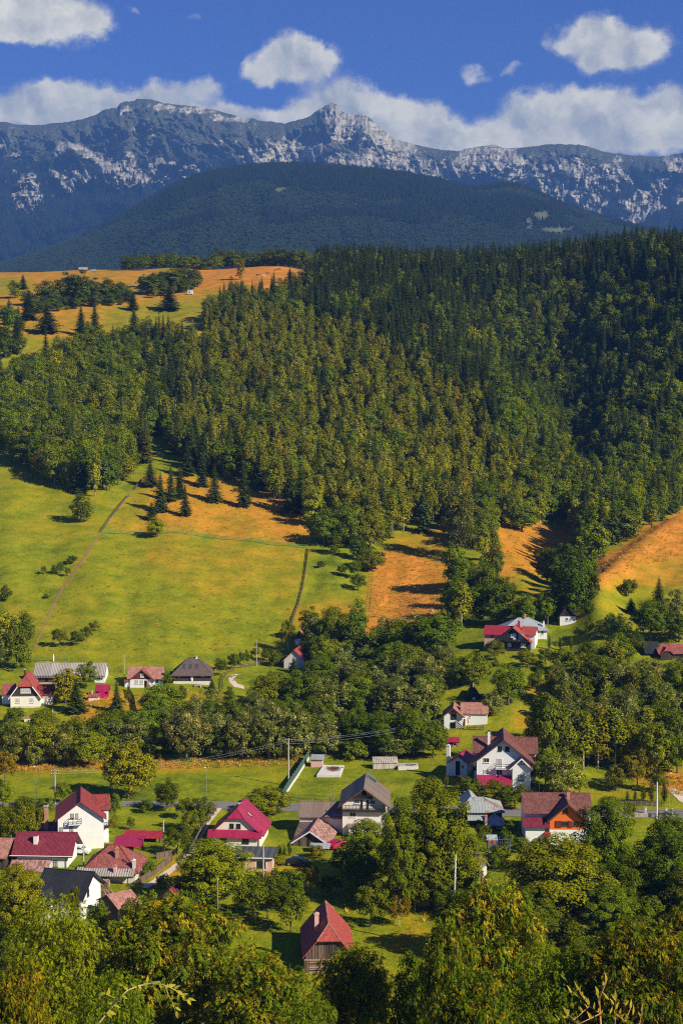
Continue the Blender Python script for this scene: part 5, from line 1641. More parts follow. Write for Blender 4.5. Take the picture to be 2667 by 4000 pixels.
for xx in (955, 885):
    s_ = 1 if xx > 923 else -1
    zz = h.z(3165) - abs(xx - 923) * h.k * (h.z(3165) - h.z(3252)) / (97 * h.k)
    a = h.x(xx)
    sl = (h.z(3165) - h.z(3252)) / (97 * h.k)
    q = MB().shell([[(a, 3.2, zz + .2), (a + s_ * .9, 3.2, zz + .2 - .9 * sl), (a + s_ * .9, 4.0, zz + .2 - .9 * sl), (a, 4.0, zz + .2)][::s_]], .12).build('roof_window', M['fr_dark'], h.root)
    MB().shell([[(a + s_ * .08, 3.28, zz + .23 - .08 * sl), (a + s_ * .82, 3.28, zz + .23 - .82 * sl), (a + s_ * .82, 3.92, zz + .23 - .82 * sl), (a + s_ * .08, 3.92, zz + .23 - .08 * sl)][::s_]], .04).build('pane', M['glass_pale'], q)
h.pipe(h.x(1018), -1.05, -.5, h.z(3266), 'fr_dark')
h = House('flat_annex', 'pink flat roofed annex in front of the magenta roofed house', 'outbuilding', 990, 3406, -5)
h.box('wall', h.x(908), h.x(1066), 0, 5.0, -1, h.z(3350), 'pink')
h.lean(h.x(900), h.x(1074), -.4, 5.6, h.z(3349), h.z(3341), 'r_felt', 'roof', .2)
h.box('gutter', h.x(905), h.x(1070), -.52, -.42, h.z(3352), h.z(3348), 'fr_white')
h.win(920, 954, 3365, 3391, mull=1, frame='fr_dark'); h.win(1004, 1040, 3366, 3391, mull=1, frame='fr_dark')
h.box('window_surround', h.x(998), h.x(1046), -.02, .01, h.z(3395), h.z(3362), 'blush')

# ---- 19 house with balconies and taupe roof
h = House('balcony_house', 'large blush house with taupe roof and dark balcony across its gable', 'house', 1420, 3266, -3)
h.block(h.x(1336), h.x(1506), 0, 11.5, h.z(3134), h.z(3072), 'y', 'blush', 'r_taupe', .8, .9, cap='r_taupe', barge='fr_brown', zb=-1.5)
h.balcony(h.x(1334), h.x(1507), h.z(3163), 0, .8, 'rail_wood', 'timber', 1.15, .26)
h.balcony(h.x(1374), h.x(1456), h.z(3112), 0, .5, 'rail_wood', 'timber', .85, .28)
h.win(1412, 1430, 3078, 3100, frame='fr_dark', mull=1)
for a, b in ((1383, 1404), (1445, 1466)): h.win(a, b, 3120, 3136, mull=1, frame='fr_white')
for a, b in ((1406, 1418), (1430, 1442)): h.win(a, b, 3119, 3158, mull=0, frame='fr_white', name='balcony_door')
h.win(1364, 1389, 3170, 3190, mull=1, frame='fr_white')
h.block(h.x(1162), h.x(1334), 2.0, 8.0, h.z(3194), h.z(3156), 'x', 'blush', 'r_taupe', .55, .3, cap='r_taupe', zb=-1.5)
h.win(1293, 1312, 3193, 3210, 2.0, mull=1); h.win(1313, 1331, 3193, 3210, 2.0, mull=1)
h.box('bay', h.x(1362), h.x(1428), -1.3, -.02, -1.5, h.z(3222), 'blush')
h.lean(h.x(1358), h.x(1432), -1.6, -.02, h.z(3223), h.z(3216), 'r_taupe', 'bay_roof')
h.win(1373, 1385, 3230, 3244, -1.3, mull=0); h.win(1388, 1415, 3230, 3246, -1.3, mull=2)
sl = (h.z(3072) - h.z(3134)) / (85 * h.k)
q = []
for (b, y) in ((.4, 8.6), (2.1, 8.6), (2.1, 11.8), (.4, 11.8)):
    q.append((b, y, h.z(3072) - b * sl + .2))
so_ = MB().shell([q], .1).build('solar_panel', M['glass_blue'], h.root)
fr = MB()
for i in range(4):
    fr.bar(q[i], q[(i + 1) % 4], .12, .14)
fr.build('panel_frame', M['metal'], so_)
MB().tube([(h.x(1440), 11, h.z(3090)), (h.x(1440), 11, h.z(3050))], .04, 5).tube([(h.x(1440), 11, h.z(3052)), (h.x(1440) + .5, 10.8, h.z(3052))], .04, 5).build('antenna', M['metal'], h.root)
h.door(1300, 1308, 3238, 3262, 1.98, 'fr_white')

# ---- 20 old barn with weathered pink tiles
h = House('old_barn', 'old plank barn with weathered pink tile roof left of the balcony house', 'barn', 1213, 3310, -9)
h.block(h.x(1142), h.x(1280), 0, 13.0, h.z(3292), h.z(3246), 'y', 'barn_wood', 'r_oldpink', .45, .5, cap='r_oldpink', barge='fr_white', zb=-1.5)
h.lean(h.x(1132), h.x(1206), 3.0, 9.5, h.z(3292), h.z(3262), 'barn_wood', 'side_roof')
h.box('side_wall', h.x(1136), h.x(1144), 3.1, 9.0, -1.5, h.z(3290), 'barn_wood')
for c in (1170, 1205, 1240): h.post(h.x(c), -.04, -.5, h.z(3266), .14, 'timber', 'timber_post')
h = House('tin_shelter', 'low shelter with crooked pale tin sheets before the old barn', 'shelter', 1248, 3330, -6)
h.lean(h.x(1208), h.x(1290), -.6, 1.6, h.z(3313), h.z(3304), 'r_steel', 'roof', .06)
for c in (1214, 1284): h.post(h.x(c), .2, -.5, h.z(3314), .12); h.post(h.x(c), 1.3, -.5, h.z(3309), .12)
h = House('village_house', 'house with worn coral roof mostly hidden behind the walnut trees', 'house', 1880, 3400, 25, Y=262)
h.block(h.x(1846), h.x(1906), 0, 5.0, h.z(3372), h.z(3336), 'y', 'dirty', 'r_pink', .4, .4, (.5, 0), zb=-2)

# ---- 21 front barn on the lawn: planks and logs built one by one
h = House('front_barn', 'dark plank and log barn with red half hipped roof on the front lawn', 'barn', 1284, 3803, 3)
zlog = h.z(3746)
h.block(h.x(1190), h.x(1378), 0, 12.0, h.z(3722), h.z(3612), 'y', 'barn_wood', 'r_coral', .42, .7, (.5, .4), cap='r_pink', zb=zlog)
h.box('log_core', h.x(1194), h.x(1374), .12, 11.8, -1.0, zlog + .02, 'barn_wood')
nlog = 6
lh = zlog / nlog
for i in range(nlog):
    lo = MB().tube([(h.x(1205), .02, lh * (i + .5)), (h.x(1384), .02, lh * (i + .5))], lh * .49, 8).build('log', M['log'], h.root)
    lo = MB().tube([(h.x(1375), .1, lh * (i + .5)), (h.x(1375), 11.9, lh * (i + .5))], lh * .47, 8).build('log', M['log'], h.root)
h.box('corner_boards', h.x(1186), h.x(1204), -.10, .3, -.6, zlog - .02, 'barn_wood')
za_, ze_, bcx, hw = h.z(3612), h.z(3722), h.x(1284), 94 * h.k
npl = 15
for i in range(npl):
    c0 = h.x(1191) + (h.x(1377) - h.x(1191)) * i / npl
    c1 = h.x(1191) + (h.x(1377) - h.x(1191)) * (i + .94) / npl
    tp = lambda c: min(za_ - (za_ - ze_) * abs(c - bcx) / hw, za_ - .5 * (za_ - ze_)) - .02
    j = .012 * ((i * 7) % 3)
    zb_ = zlog - .10 * ((i * 5) % 3)
    MB().add([(c0, -.06 - j, zb_), (c1, -.06 - j, zb_), (c1, -.06 - j, tp(c1)), (c0, -.06 - j, tp(c0)), (c0, -.005, zb_), (c1, -.005, zb_), (c1, -.005, tp(c1)), (c0, -.005, tp(c0))],
             [(0, 1, 2, 3), (7, 6, 5, 4), (0, 4, 5, 1), (1, 5, 6, 2), (2, 6, 7, 3), (3, 7, 4, 0)]).build('plank', M['barn_wood'], h.root)
h.box('hatch', h.x(1286), h.x(1322), -.14, -.08, h.z(3728), h.z(3684), 'timber')
h.box('beam', h.x(1186), h.x(1384), -.16, -.02, zlog - .14, zlog + .06, 'log')
h.chimney(h.x(1240), 4.2, h.z(3690), h.z(3600), .62, 'pink', 'pink')
# the dark old tiles of its left slope: rows of tile lines
# ================================================================== VALLEY TREES
for row in (
    # kind, column, foot row, top row, width, tint, distance, label
    ('beech_tree', 25, 2520, 2385, 105, (2.1, 1.45, .8), None, 'yellowing tree at the left edge above the silver willow'),
    ('beech_tree', 100, 2500, 2386, 95, None, None, 'dark round tree beside the dirt track at the left edge'),
    ('willow_tree', 12, 2610, 2494, 80, (1.3, 1.25, 1.3), None, 'silvery willow cut by the left edge above the coral roofed cottage'),
    ('fruit_tree', 66, 2606, 2430, 100, (1.1, 1, .9), None, 'broad dull green tree left of the dirt track'),
    ('shrub', 78, 2612, 2520, 90, None, None, 'dark bush under the broad tree left of the track'),
    ('fruit_tree', 234, 2528, 2455, 74, (1.1, 1.05, .9), None, 'round apple tree in the pasture above the grey barn'),
    ('fruit_tree', 302, 2524, 2462, 62, None, None, 'middle apple tree right of the round one in the pasture'),
    ('fruit_tree', 341, 2507, 2446, 52, None, None, 'small apple tree just right of the middle apple tree'),
    ('fruit_tree', 371, 2468, 2425, 48, (1.2, 1, .9), None, 'uppermost little apple tree of the pasture group'),
    ('beech_tree', 256, 2748, 2612, 118, (1.5, 1.05, .8), None, 'brownish round tree in front of the grey barn'),
    ('spruce_tree', 299, 2786, 2645, 86, None, None, 'tall spruce with bare foot in front of the grey barn'),
    ('fruit_tree', 338, 2690, 2585, 84, None, None, 'dark tree covering the middle of the grey barn roof'),
    ('spruce_tree', 457, 2787, 2655, 58, None, None, 'spruce with pale trunk left of the pink roofed cottage'),
    ('shrub', 56, 2835, 2765, 92, (.7, .75, .8), None, 'dark dense bush below the coral roofed cottage'),
    ('walnut_tree', 630, 2840, 2672, 168, None, None, 'big round walnut below the pink roofed cottage'),
    ('shrub', 652, 2676, 2624, 68, None, None, 'bush between the pink roofed cottage and the chalet'),
    ('shrub', 708, 2732, 2678, 58, (.8, .85, .8), None, 'dark bush below the dark timber chalet'),
    ('spruce_tree', 828, 2694, 2650, 32, None, None, 'little spruce at the right corner of the chalet'),
    ('fruit_tree', 864, 2642, 2572, 52, (.8, .85, .8), None, 'dark tree right behind the chalet'),
    ('spruce_tree', 861, 2802, 2722, 46, None, None, 'young spruce on the bank below the chalet'),
    ('shrub', 897, 2734, 2682, 46, (.7, .75, .8), None, 'dark bush on the bank left of the winding lane'),
    ('fruit_tree', 500, 2750, 2690, 30, (1.5, 1.0, .7), None, 'thin rusty sapling left of the pink roofed cottage'),
    ('willow_tree', 500, 2955, 2798, 190, None, None, 'willow with pale top behind the big yellow oak'),
    ('walnut_tree', 500, 3118, 2900, 212, (1.25, .95, .9), None, 'big yellow green oak standing in the field by the road'),
    ('willow_tree', 728, 2970, 2752, 190, (1.1, 1.0, 1.0), None, 'large pale topped willow below the chalet'),
    ('willow_tree', 850, 2965, 2785, 150, (.85, .85, .8), None, 'dull willow right of the large pale topped one'),
    ('willow_tree', 42, 2992, 2815, 135, (.9, .85, .7), None, 'leftmost willow of the row along the stream'),
    ('willow_tree', 132, 2994, 2882, 90, None, None, 'small pale rounded willow in front of the stream row on the left'),
    ('walnut_tree', 165, 2985, 2812, 140, (1.2, 1.05, .8), None, 'broad tree behind the small pale willow at the stream'),
    ('willow_tree', 252, 2992, 2842, 130, (.95, .85, .6), None, 'olive willow left of the yellow oak at the stream'),
    ('walnut_tree', 352, 2998, 2856, 135, (1.3, 1.1, .8), None, 'wide yellowish tree directly left of the yellow oak'),
    ('fruit_tree', 378, 2868, 2812, 56, None, None, 'small tree on the orange bank above the stream'),
    ('fruit_tree', 20, 3064, 2938, 96, (1.6, .8, .6), None, 'rusty half bare tree at the left edge of the field'),
    ('walnut_tree', 12, 3160, 3046, 92, (1.1, 1, .9), None, 'green tree at the left edge beside the road'),
    ('walnut_tree', 651, 3168, 3046, 96, (.55, .62, .7), None, 'dark round tree with limewashed trunk by the road'),
    # trees behind, middle
    ('beech_tree', 1213, 2496, 2368, 92, (.8, .85, .9), None, 'dark tree just left of the tall group above the hut'),
    ('walnut_tree', 1300, 2560, 2372, 130, None, None, 'left tree of the tall group above the hut'),
    ('beech_tree', 1395, 2520, 2334, 80, None, None, 'tallest pointed tree of the group above the hut'),
    ('beech_tree', 1385, 2575, 2395, 130, (.8, .9, .9), None, 'right dark tree of the tall group above the hut'),
    ('fruit_tree', 1122, 2545, 2424, 66, (1.1, .85, .8), None, 'brownish tree left of the wooden hut'),
    ('walnut_tree', 1278, 2612, 2500, 125, (1.15, 1.1, .9), None, 'bright green tree right of the red tiled house'),
    ('willow_tree', 1338, 2600, 2508, 76, (1.3, 1.25, 1.3), None, 'small silvery willow right of the red tiled house'),
    ('walnut_tree', 1690, 2565, 2392, 215, (.8, .85, .8), None, 'wide dark tree left of the black gabled house'),
    ('walnut_tree', 1590, 2655, 2518, 160, None, None, 'round green tree between the tall groups in the middle'),
    ('willow_tree', 1692, 2690, 2556, 160, (1.2, 1.15, 1.1), None, 'silvery willow below the wide dark tree'),
    ('fruit_tree', 1480, 2570, 2450, 170, (.8, .8, .8), None, 'low dark tree at the lower end of the red meadow'),
    ('fruit_tree', 1470, 2640, 2525, 150, (.7, .75, .8), None, 'shadowy tree below the lower end of the red meadow'),
    ('shrub', 1400, 2660, 2590, 110, (.9, .8, .7), None, 'brown bush among the trees below the red meadow'),
    ('walnut_tree', 1045, 2790, 2640, 160, (1.0, .95, .9), None, 'green tree at the lower end of the winding lane'),
    ('walnut_tree', 1180, 2800, 2618, 150, (.6, .68, .75), None, 'dark tree below the red tiled house'),
    ('willow_tree', 1300, 2860, 2640, 165, (.95, .92, .9), None, 'tall pale topped willow in the middle of the stream wood'),
    ('walnut_tree', 1425, 2860, 2668, 150, (.9, .9, .9), None, 'green tree right of the tall willow in the stream wood'),
    ('willow_tree', 1545, 2860, 2635, 170, (1.0, .97, .95), None, 'bright topped willow in the upper stream wood'),
    ('willow_tree', 1640, 2850, 2646, 150, (1.05, .97, .85), None, 'wide yellowish willow left of the pink roofed farmhouse'),
    ('fruit_tree', 1698, 2836, 2720, 60, None, None, 'tree against the left wall of the pink roofed farmhouse'),
    ('willow_tree', 945, 2972, 2780, 145, (1.1, 1.02, .95), None, 'pale willow behind the field left of the tall pole'),
    ('willow_tree', 1052, 2972, 2738, 140, (1.1, 1.05, 1.0), None, 'tall silvery willow behind the tall concrete pole'),
    ('willow_tree', 1150, 2968, 2752, 150, (1.1, 1.05, 1.0), None, 'tall pale willow right of the tall concrete pole'),
    ('willow_tree', 1272, 2955, 2788, 130, (.95, .93, .85), None, 'soft pale willow behind the pink pump shed'),
    ('shrub', 1392, 2970, 2900, 100, (1.2, 1.15, .9), None, 'yellow green bush between the pump shed and the slatted rack'),
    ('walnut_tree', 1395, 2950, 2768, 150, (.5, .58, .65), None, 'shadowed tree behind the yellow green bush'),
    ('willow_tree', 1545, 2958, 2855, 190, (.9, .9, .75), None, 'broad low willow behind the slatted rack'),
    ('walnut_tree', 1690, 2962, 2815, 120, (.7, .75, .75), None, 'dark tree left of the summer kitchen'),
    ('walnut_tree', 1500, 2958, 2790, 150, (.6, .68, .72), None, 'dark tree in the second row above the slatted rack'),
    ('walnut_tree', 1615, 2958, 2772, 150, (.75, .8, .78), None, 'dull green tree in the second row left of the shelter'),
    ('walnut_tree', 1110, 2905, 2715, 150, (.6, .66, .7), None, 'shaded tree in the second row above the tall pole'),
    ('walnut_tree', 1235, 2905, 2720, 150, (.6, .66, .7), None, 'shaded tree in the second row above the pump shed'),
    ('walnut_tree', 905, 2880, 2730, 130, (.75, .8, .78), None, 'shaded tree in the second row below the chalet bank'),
    ('fruit_tree', 915, 2622, 2552, 54, (.8, .85, .8), None, 'orchard tree nearest the chalet'),
    ('fruit_tree', 955, 2602, 2540, 46, (.7, .75, .8), None, 'second orchard tree right of the chalet'),
    ('fruit_tree', 997, 2574, 2530, 46, (.7, .75, .8), None, 'orchard tree beside the slim pole above the lane'),
    ('fruit_tree', 1045, 2586, 2530, 58, (.75, .8, .8), None, 'orchard tree right of the slim pole above the lane'),
    ('shrub', 1078, 2600, 2545, 66, (.9, .85, .8), None, 'bush at the corner of the red tiled house'),
    ('spruce_tree', 1147, 2628, 2562, 36, None, None, 'small spruce before the red tiled house'),
    # right side above
    ('willow_tree', 1785, 2180, 1905, 150, (.75, .68, .62), None, 'tall greyish poplar standing out at the foot of the birch wood'),
    ('birch_tree', 1885, 2210, 2030, 62, None, None, 'left birch of the pair beside the greyish poplar'),
    ('birch_tree', 1930, 2200, 2045, 64, None, None, 'right birch of the pair beside the greyish poplar'),
    ('beech_tree', 1772, 2310, 2130, 118, None, None, 'bushy tree below the greyish poplar'),
    ('birch_tree', 1800, 2460, 2250, 88, None, None, 'single birch at the right end of the red meadow'),
    ('beech_tree', 1790, 2420, 2260, 90, (.75, .8, .8), None, 'dark tree behind the single birch by the red meadow'),
    ('beech_tree', 1905, 2360, 2195, 105, None, None, 'upper tree of the clump above the red roofed farm'),
    ('beech_tree', 1945, 2430, 2255, 120, (.9, .95, .9), None, 'right tree of the clump above the red roofed farm'),
    ('beech_tree', 1870, 2440, 2285, 110, (.8, .85, .8), None, 'left dark tree of the clump above the red roofed farm'),
    ('fruit_tree', 1935, 2440, 2362, 95, (1.2, 1.2, .9), None, 'bright low tree just above the red roofed farm'),
    ('walnut_tree', 1265, 2130, 1988, 130, (1.0, 1.0, .9), None, 'left round tree of the row at the green fence corner'),
    ('walnut_tree', 1370, 2140, 1985, 140, (1.0, .98, .9), None, 'middle round tree of the row at the green fence corner'),
    ('walnut_tree', 1445, 2150, 2000, 130, (1.05, .95, .85), None, 'right brownish round tree of the row at the green fence corner'),
    ('beech_tree', 1310, 2165, 2080, 70, None, None, 'narrow tree in front of the round row'),
    ('beech_tree', 1395, 2190, 2095, 80, (.8, .85, .8), None, 'small tree under the round row'),
    ('walnut_tree', 1450, 2230, 2140, 110, None, None, 'bushy tree at the upper corner of the red meadow'),
    ('fruit_tree', 1385, 2265, 2190, 60, None, None, 'yellowish little tree above the green patch'),
    ('fruit_tree', 1335, 2248, 2205, 42, None, None, 'small tree in the middle of the green patch'),
    ('fruit_tree', 1398, 2308, 2240, 72, (.7, .75, .8), None, 'dark spreading tree at the lower edge of the green patch'),
    ('shrub', 1255, 2220, 2190, 34, (.7, .75, .8), None, 'single dark bush on the green patch by the plank fence'),
    ('beech_tree', 2135, 2275, 2138, 98, (.8, .75, .7), None, 'round tree at the right side of the dry glade'),
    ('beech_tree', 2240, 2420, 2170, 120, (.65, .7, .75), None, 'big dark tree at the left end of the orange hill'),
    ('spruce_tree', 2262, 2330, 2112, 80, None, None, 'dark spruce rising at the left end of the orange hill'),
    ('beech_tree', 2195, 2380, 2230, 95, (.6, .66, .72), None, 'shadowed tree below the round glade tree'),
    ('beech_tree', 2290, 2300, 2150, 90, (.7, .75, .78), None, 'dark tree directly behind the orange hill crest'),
    ('beech_tree', 2325, 2215, 2008, 112, None, None, 'tall tree behind the crest of the orange hill'),
    ('beech_tree', 2445, 2115, 1980, 140, (.9, .85, .8), None, 'broad tree behind the middle of the orange hill'),
    ('birch_tree', 2542, 2070, 1946, 54, (.8, .8, .7), None, 'twin topped pale tree behind the orange hill'),
    ('walnut_tree', 2050, 2440, 2320, 105, (.75, .8, .78), None, 'dark tree left of the lone white house'),
    ('walnut_tree', 2128, 2428, 2312, 90, None, None, 'green tree touching the lone white house'),
    ('shrub', 2452, 2330, 2262, 80, (.8, .85, .8), None, 'round bush on the terraces of the orange hill'),
    ('spruce_tree', 2570, 2410, 2250, 78, None, None, 'stout spruce at the foot of the terraces on the right'),
    ('spruce_tree', 2462, 2395, 2335, 56, None, None, 'small wide spruce left of the stout one'),
    ('walnut_tree', 2540, 2500, 2345, 150, (.7, .75, .75), None, 'dark tree behind the black barn roof'),
    ('willow_tree', 2640, 2440, 2300, 110, (1.2, 1.15, 1.2), None, 'silvery willow at the right edge under the terraces'),
    ('walnut_tree', 2650, 2510, 2390, 120, (.7, .75, .78), None, 'dark tree behind the red roof at the right edge'),
    ('fruit_tree', 2320, 2490, 2410, 80, None, None, 'small tree right of the lone white house'),
    ('fruit_tree', 2420, 2500, 2400, 100, (.8, .85, .8), None, 'dark small tree in the orchard under the terraces'),
    ('shrub', 2268, 2486, 2446, 70, (.9, .85, .8), None, 'brownish bush below the lone white house'),
    ('shrub', 2380, 2450, 2395, 60, None, None, 'bush on the green slope under the orange hill'),
    ('fruit_tree', 2470, 2560, 2470, 110, (.75, .8, .8), None, 'dark tree left of the black barn roof'),
    ('walnut_tree', 1985, 2755, 2596, 130, (.85, .88, .85), None, 'round dark tree above the pink roofed farmhouse'),
    ('walnut_tree', 1845, 2680, 2550, 130, None, None, 'green tree left of the black gabled house garden'),
    ('fruit_tree', 1782, 2690, 2570, 90, None, None, 'tree above the tiny black hut'),
    ('fruit_tree', 2088, 2705, 2625, 64, (1.0, .9, .8), None, 'thin fruit tree on the grass patch above the guest house'),
    ('fruit_tree', 2195, 2640, 2530, 110, None, None, 'green fruit tree below the black gabled house'),
    ('fruit_tree', 2130, 2600, 2530, 80, None, None, 'fruit tree just under the black gabled house'),
    ('fruit_tree', 2060, 2610, 2545, 80, (1.2, 1.0, .8), None, 'yellowish fruit tree at the black gabled house terrace'),
    ('fruit_tree', 1930, 2580, 2500, 90, (1.1, .95, .8), None, 'brownish tree left below the black gabled house'),
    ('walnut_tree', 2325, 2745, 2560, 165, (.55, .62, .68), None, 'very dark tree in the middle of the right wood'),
    ('willow_tree', 2438, 2775, 2590, 145, (1.05, 1.0, .9), None, 'pale willow right of the very dark tree'),
    ('willow_tree', 2535, 2720, 2572, 165, (1.1, 1.0, .85), None, 'tall pale willow below the black barn roof'),
    ('walnut_tree', 2650, 2740, 2590, 125, (.8, .85, .8), None, 'dark tree at the right edge below the red roof'),
    ('thuja_tree', 2143, 2540, 2478, 15, None, None, 'thuja column nearest the black gabled house'),
    ('thuja_tree', 2185, 2540, 2488, 13, None, None, 'middle thuja column right of the black gabled house'),
    ('thuja_tree', 2229, 2545, 2478, 16, None, None, 'rightmost thuja column by the black gabled house'),
    ('walnut_tree', 2130, 3000, 2712, 165, (.95, .95, .9), None, 'large dark oak right of the guest house roof'),
    ('birch_tree', 2215, 3005, 2740, 110, (.62, .66, .6), None, 'leftmost birch of the wood right of the guest house'),
    ('birch_tree', 2275, 3010, 2750, 110, (.62, .66, .6), None, 'second birch of the wood right of the guest house'),
    ('birch_tree', 2335, 3005, 2735, 120, (.85, .72, .7), None, 'rusty tinted birch in the wood right of the guest house'),
    ('birch_tree', 2400, 3005, 2742, 115, (.62, .66, .6), None, 'birch with bright trunk in the right wood'),
    ('birch_tree', 2450, 3000, 2760, 100, (.62, .66, .6), None, 'rightmost birch of the wood beside the walnut'),
    ('willow_tree', 2440, 2900, 2700, 130, (1.15, 1.1, 1.1), None, 'silvery willow behind the birches of the right wood'),
    ('walnut_tree', 2560, 3025, 2826, 160, (1.05, 1.0, .85), None, 'bright leaved walnut at the right end of the wood'),
    ('walnut_tree', 2645, 3020, 2780, 150, (.7, .75, .75), None, 'dark tree at the right edge beside the bright walnut'),
    ('walnut_tree', 2590, 2915, 2735, 140, (.75, .8, .78), None, 'dark tree above the bright walnut at the right'),
    ('willow_tree', 2330, 2890, 2715, 140, (.8, .78, .7), None, 'olive tree behind the birches of the right wood'),
    ('willow_tree', 1925, 2798, 2702, 90, (1.2, 1.15, 1.1), None, 'silvery tree against the pink roofed farmhouse'),
    ('willow_tree', 2195, 3110, 2935, 150, (1.25, 1.15, .8), None, 'pale flowering bush tree right of the guest house'),
    ('walnut_tree', 2130, 3075, 2930, 110, None, None, 'green tree at the right wall of the guest house'),
    ('fruit_tree', 2262, 3110, 3020, 80, (1.3, 1.2, .9), None, 'yellow green bush at the end of the pale flowering tree'),
    ('fruit_tree', 2405, 3092, 2984, 98, (1.1, .85, .7), None, 'brownish fruit tree on the lawn right of the guest house'),
    ('fruit_tree', 2488, 3085, 2935, 130, (1.5, 1.05, .8), None, 'orange tinted fruit tree beside the thuja row'),
    ('fruit_tree', 2572, 3095, 3005, 80, (1.2, 1.0, .8), None, 'fruit tree behind the right end of the thuja row'),
    ('thuja_tree', 2448, 3135, 3090, 18, None, None, 'smallest thuja cone at the left of the fence row'),
    ('thuja_tree', 2479, 3136, 3088, 18, None, None, 'second thuja cone of the fence row'),
    ('thuja_tree', 2511, 3138, 3056, 25, (1.4, 1.2, 1), None, 'tall yellow green thuja of the fence row'),
    ('thuja_tree', 2543, 3138, 3050, 28, (1.4, 1.2, 1), None, 'tallest thuja of the fence row'),
    ('thuja_tree', 2591, 3140, 3060, 27, (.7, .75, .8), None, 'dark thuja at the right end of the fence row'),
    # around the village
    ('walnut_tree', 2368, 3425, 3118, 236, (.62, .70, .72), 264, 'big dark tree covering the right part of the orange house'),
    ('walnut_tree', 2180, 3650, 3262, 390, (1.1, .98, .8), 242, 'huge bright walnut below the orange house'),
    ('walnut_tree', 2615, 3580, 3175, 260, (.55, .62, .66), 246, 'dark tall tree at the right edge beyond the lawn'),
    ('walnut_tree', 2450, 3600, 3345, 220, (.6, .62, .62), 245, 'dark rusty tree right of the huge walnut'),
    ('fruit_tree', 2455, 3212, 3132, 66, (.9, .9, .8), None, 'small fruit tree at the stone wall by the road'),
    ('walnut_tree', 1690, 3480, 3045, 285, (.95, .92, .78), 253, 'huge walnut in the middle right of the balcony house'),
    ('walnut_tree', 1560, 3440, 3120, 170, (.85, .85, .75), 250, 'left shoulder tree of the huge middle walnut'),
    ('walnut_tree', 1800, 3480, 3230, 190, (1.05, 1.0, .8), 252, 'yellowish tree between the huge walnut and the playground'),
    ('walnut_tree', 1440, 3410, 3205, 215, (1.1, 1.05, .8), 270, 'bright round tree in front of the balcony house'),
    ('walnut_tree', 1420, 3510, 3340, 180, (.75, .75, .72), None, 'dark tree behind the front barn'),
    ('fruit_tree', 1330, 3420, 3310, 90, (.9, .8, .7), None, 'dull shrubby tree left under the bright round tree'),
    ('walnut_tree', 1605, 3548, 3410, 150, (.95, .88, .75), None, 'orchard tree with dark crown right of the barn'),
    ('walnut_tree', 1740, 3560, 3410, 150, (.75, .78, .75), None, 'dark tree left of the white birch trunk'),
    ('fruit_tree', 1210, 3505, 3372, 80, (1.4, .85, .65), None, 'rusty thin tree in the gap below the parked car'),
    ('fruit_tree', 1290, 3500, 3420, 100, (1.2, 1.0, .75), None, 'yellowish bush tree behind the barn ridge'),
    ('fruit_tree', 1136, 3640, 3465, 138, (1.2, 1.1, .8), None, 'orchard tree with straight trunk left of the front barn'),
    ('fruit_tree', 990, 3605, 3425, 150, (1.0, .85, .75), None, 'leftmost orchard tree on the front lawn'),
    ('fruit_tree', 1046, 3592, 3395, 140, (.8, .8, .75), None, 'dark orchard tree between the two left ones'),
    ('fruit_tree', 1130, 3560, 3395, 130, (.8, .85, .78), None, 'dark orchard tree behind the straight trunked one'),
    ('fruit_tree', 1448, 3622, 3445, 140, (1.25, 1.05, .75), None, 'yellow green orchard tree right of the front barn'),
    ('fruit_tree', 1558, 3620, 3495, 96, (1.5, .85, .65), None, 'small rusty orchard tree with pale trunk'),
    ('fruit_tree', 1620, 3565, 3415, 140, (1.0, .95, .75), None, 'orchard tree behind the small rusty one'),
    ('walnut_tree', 830, 3580, 3285, 300, (1.15, 1.12, .8), 255, 'large bright tree in front of the magenta roofed house'),
    ('walnut_tree', 1046, 3322, 3082, 182, (1.05, .95, .75), 312, 'tall tree right behind the magenta roofed house'),
    ('fruit_tree', 716, 3200, 3118, 78, (.8, .85, .8), None, 'small dark tree at the upper end of the lane'),
    ('fruit_tree', 780, 3250, 3112, 112, None, None, 'fruit tree touching the lane left of the magenta roof'),
    ('fruit_tree', 742, 3270, 3170, 80, (1.3, 1.1, .8), None, 'yellowish fruit tree in the garden by the lane'),
    ('fruit_tree', 695, 3338, 3222, 110, (.7, .75, .75), None, 'dark dense fruit tree in the garden left of the lane'),
    ('thuja_tree', 1092, 3345, 3300, 18, None, None, 'left thuja behind the parked car'),
    ('thuja_tree', 1111, 3347, 3304, 18, None, None, 'middle thuja behind the parked car'),
    ('thuja_tree', 1132, 3345, 3285, 20, None, None, 'tallest thuja behind the parked car'),
    ('shrub', 1084, 3385, 3342, 62, (1.7, 1.5, .9), None, 'bright yellow green bush left of the parked car'),
    ('shrub', 1240, 3350, 3300, 80, (1.2, .9, .7), None, 'rusty bush before the old barn'),
    ('fruit_tree', 45, 3300, 3175, 110, (1.1, .95, .75), None, 'bushy tree at the left edge by the maroon house'),
    ('fruit_tree', 120, 3285, 3150, 110, (1.2, 1.0, .75), None, 'yellowish bushy tree left of the tall brick chimney'),
    ('fruit_tree', 248, 3142, 3058, 78, None, None, 'dark tree at the road behind the tall white house'),
    ('fruit_tree', 450, 3205, 3096, 56, None, None, 'tree at the right corner of the tall white house'),
    ('fruit_tree', 445, 3260, 3180, 50, (1.4, 1.1, .7), None, 'yellow tree beside the balcony of the tall white house'),
    ('fruit_tree', 512, 3245, 3192, 34, None, None, 'slim young tree in the garden lawn on the left'),
    ('fruit_tree', 572, 3178, 3122, 56, (.8, .85, .8), None, 'young fruit tree near the road in the left garden'),
    ('shrub', 582, 3422, 3365, 62, None, None, 'bush inside the lane fence by the hipped house'),
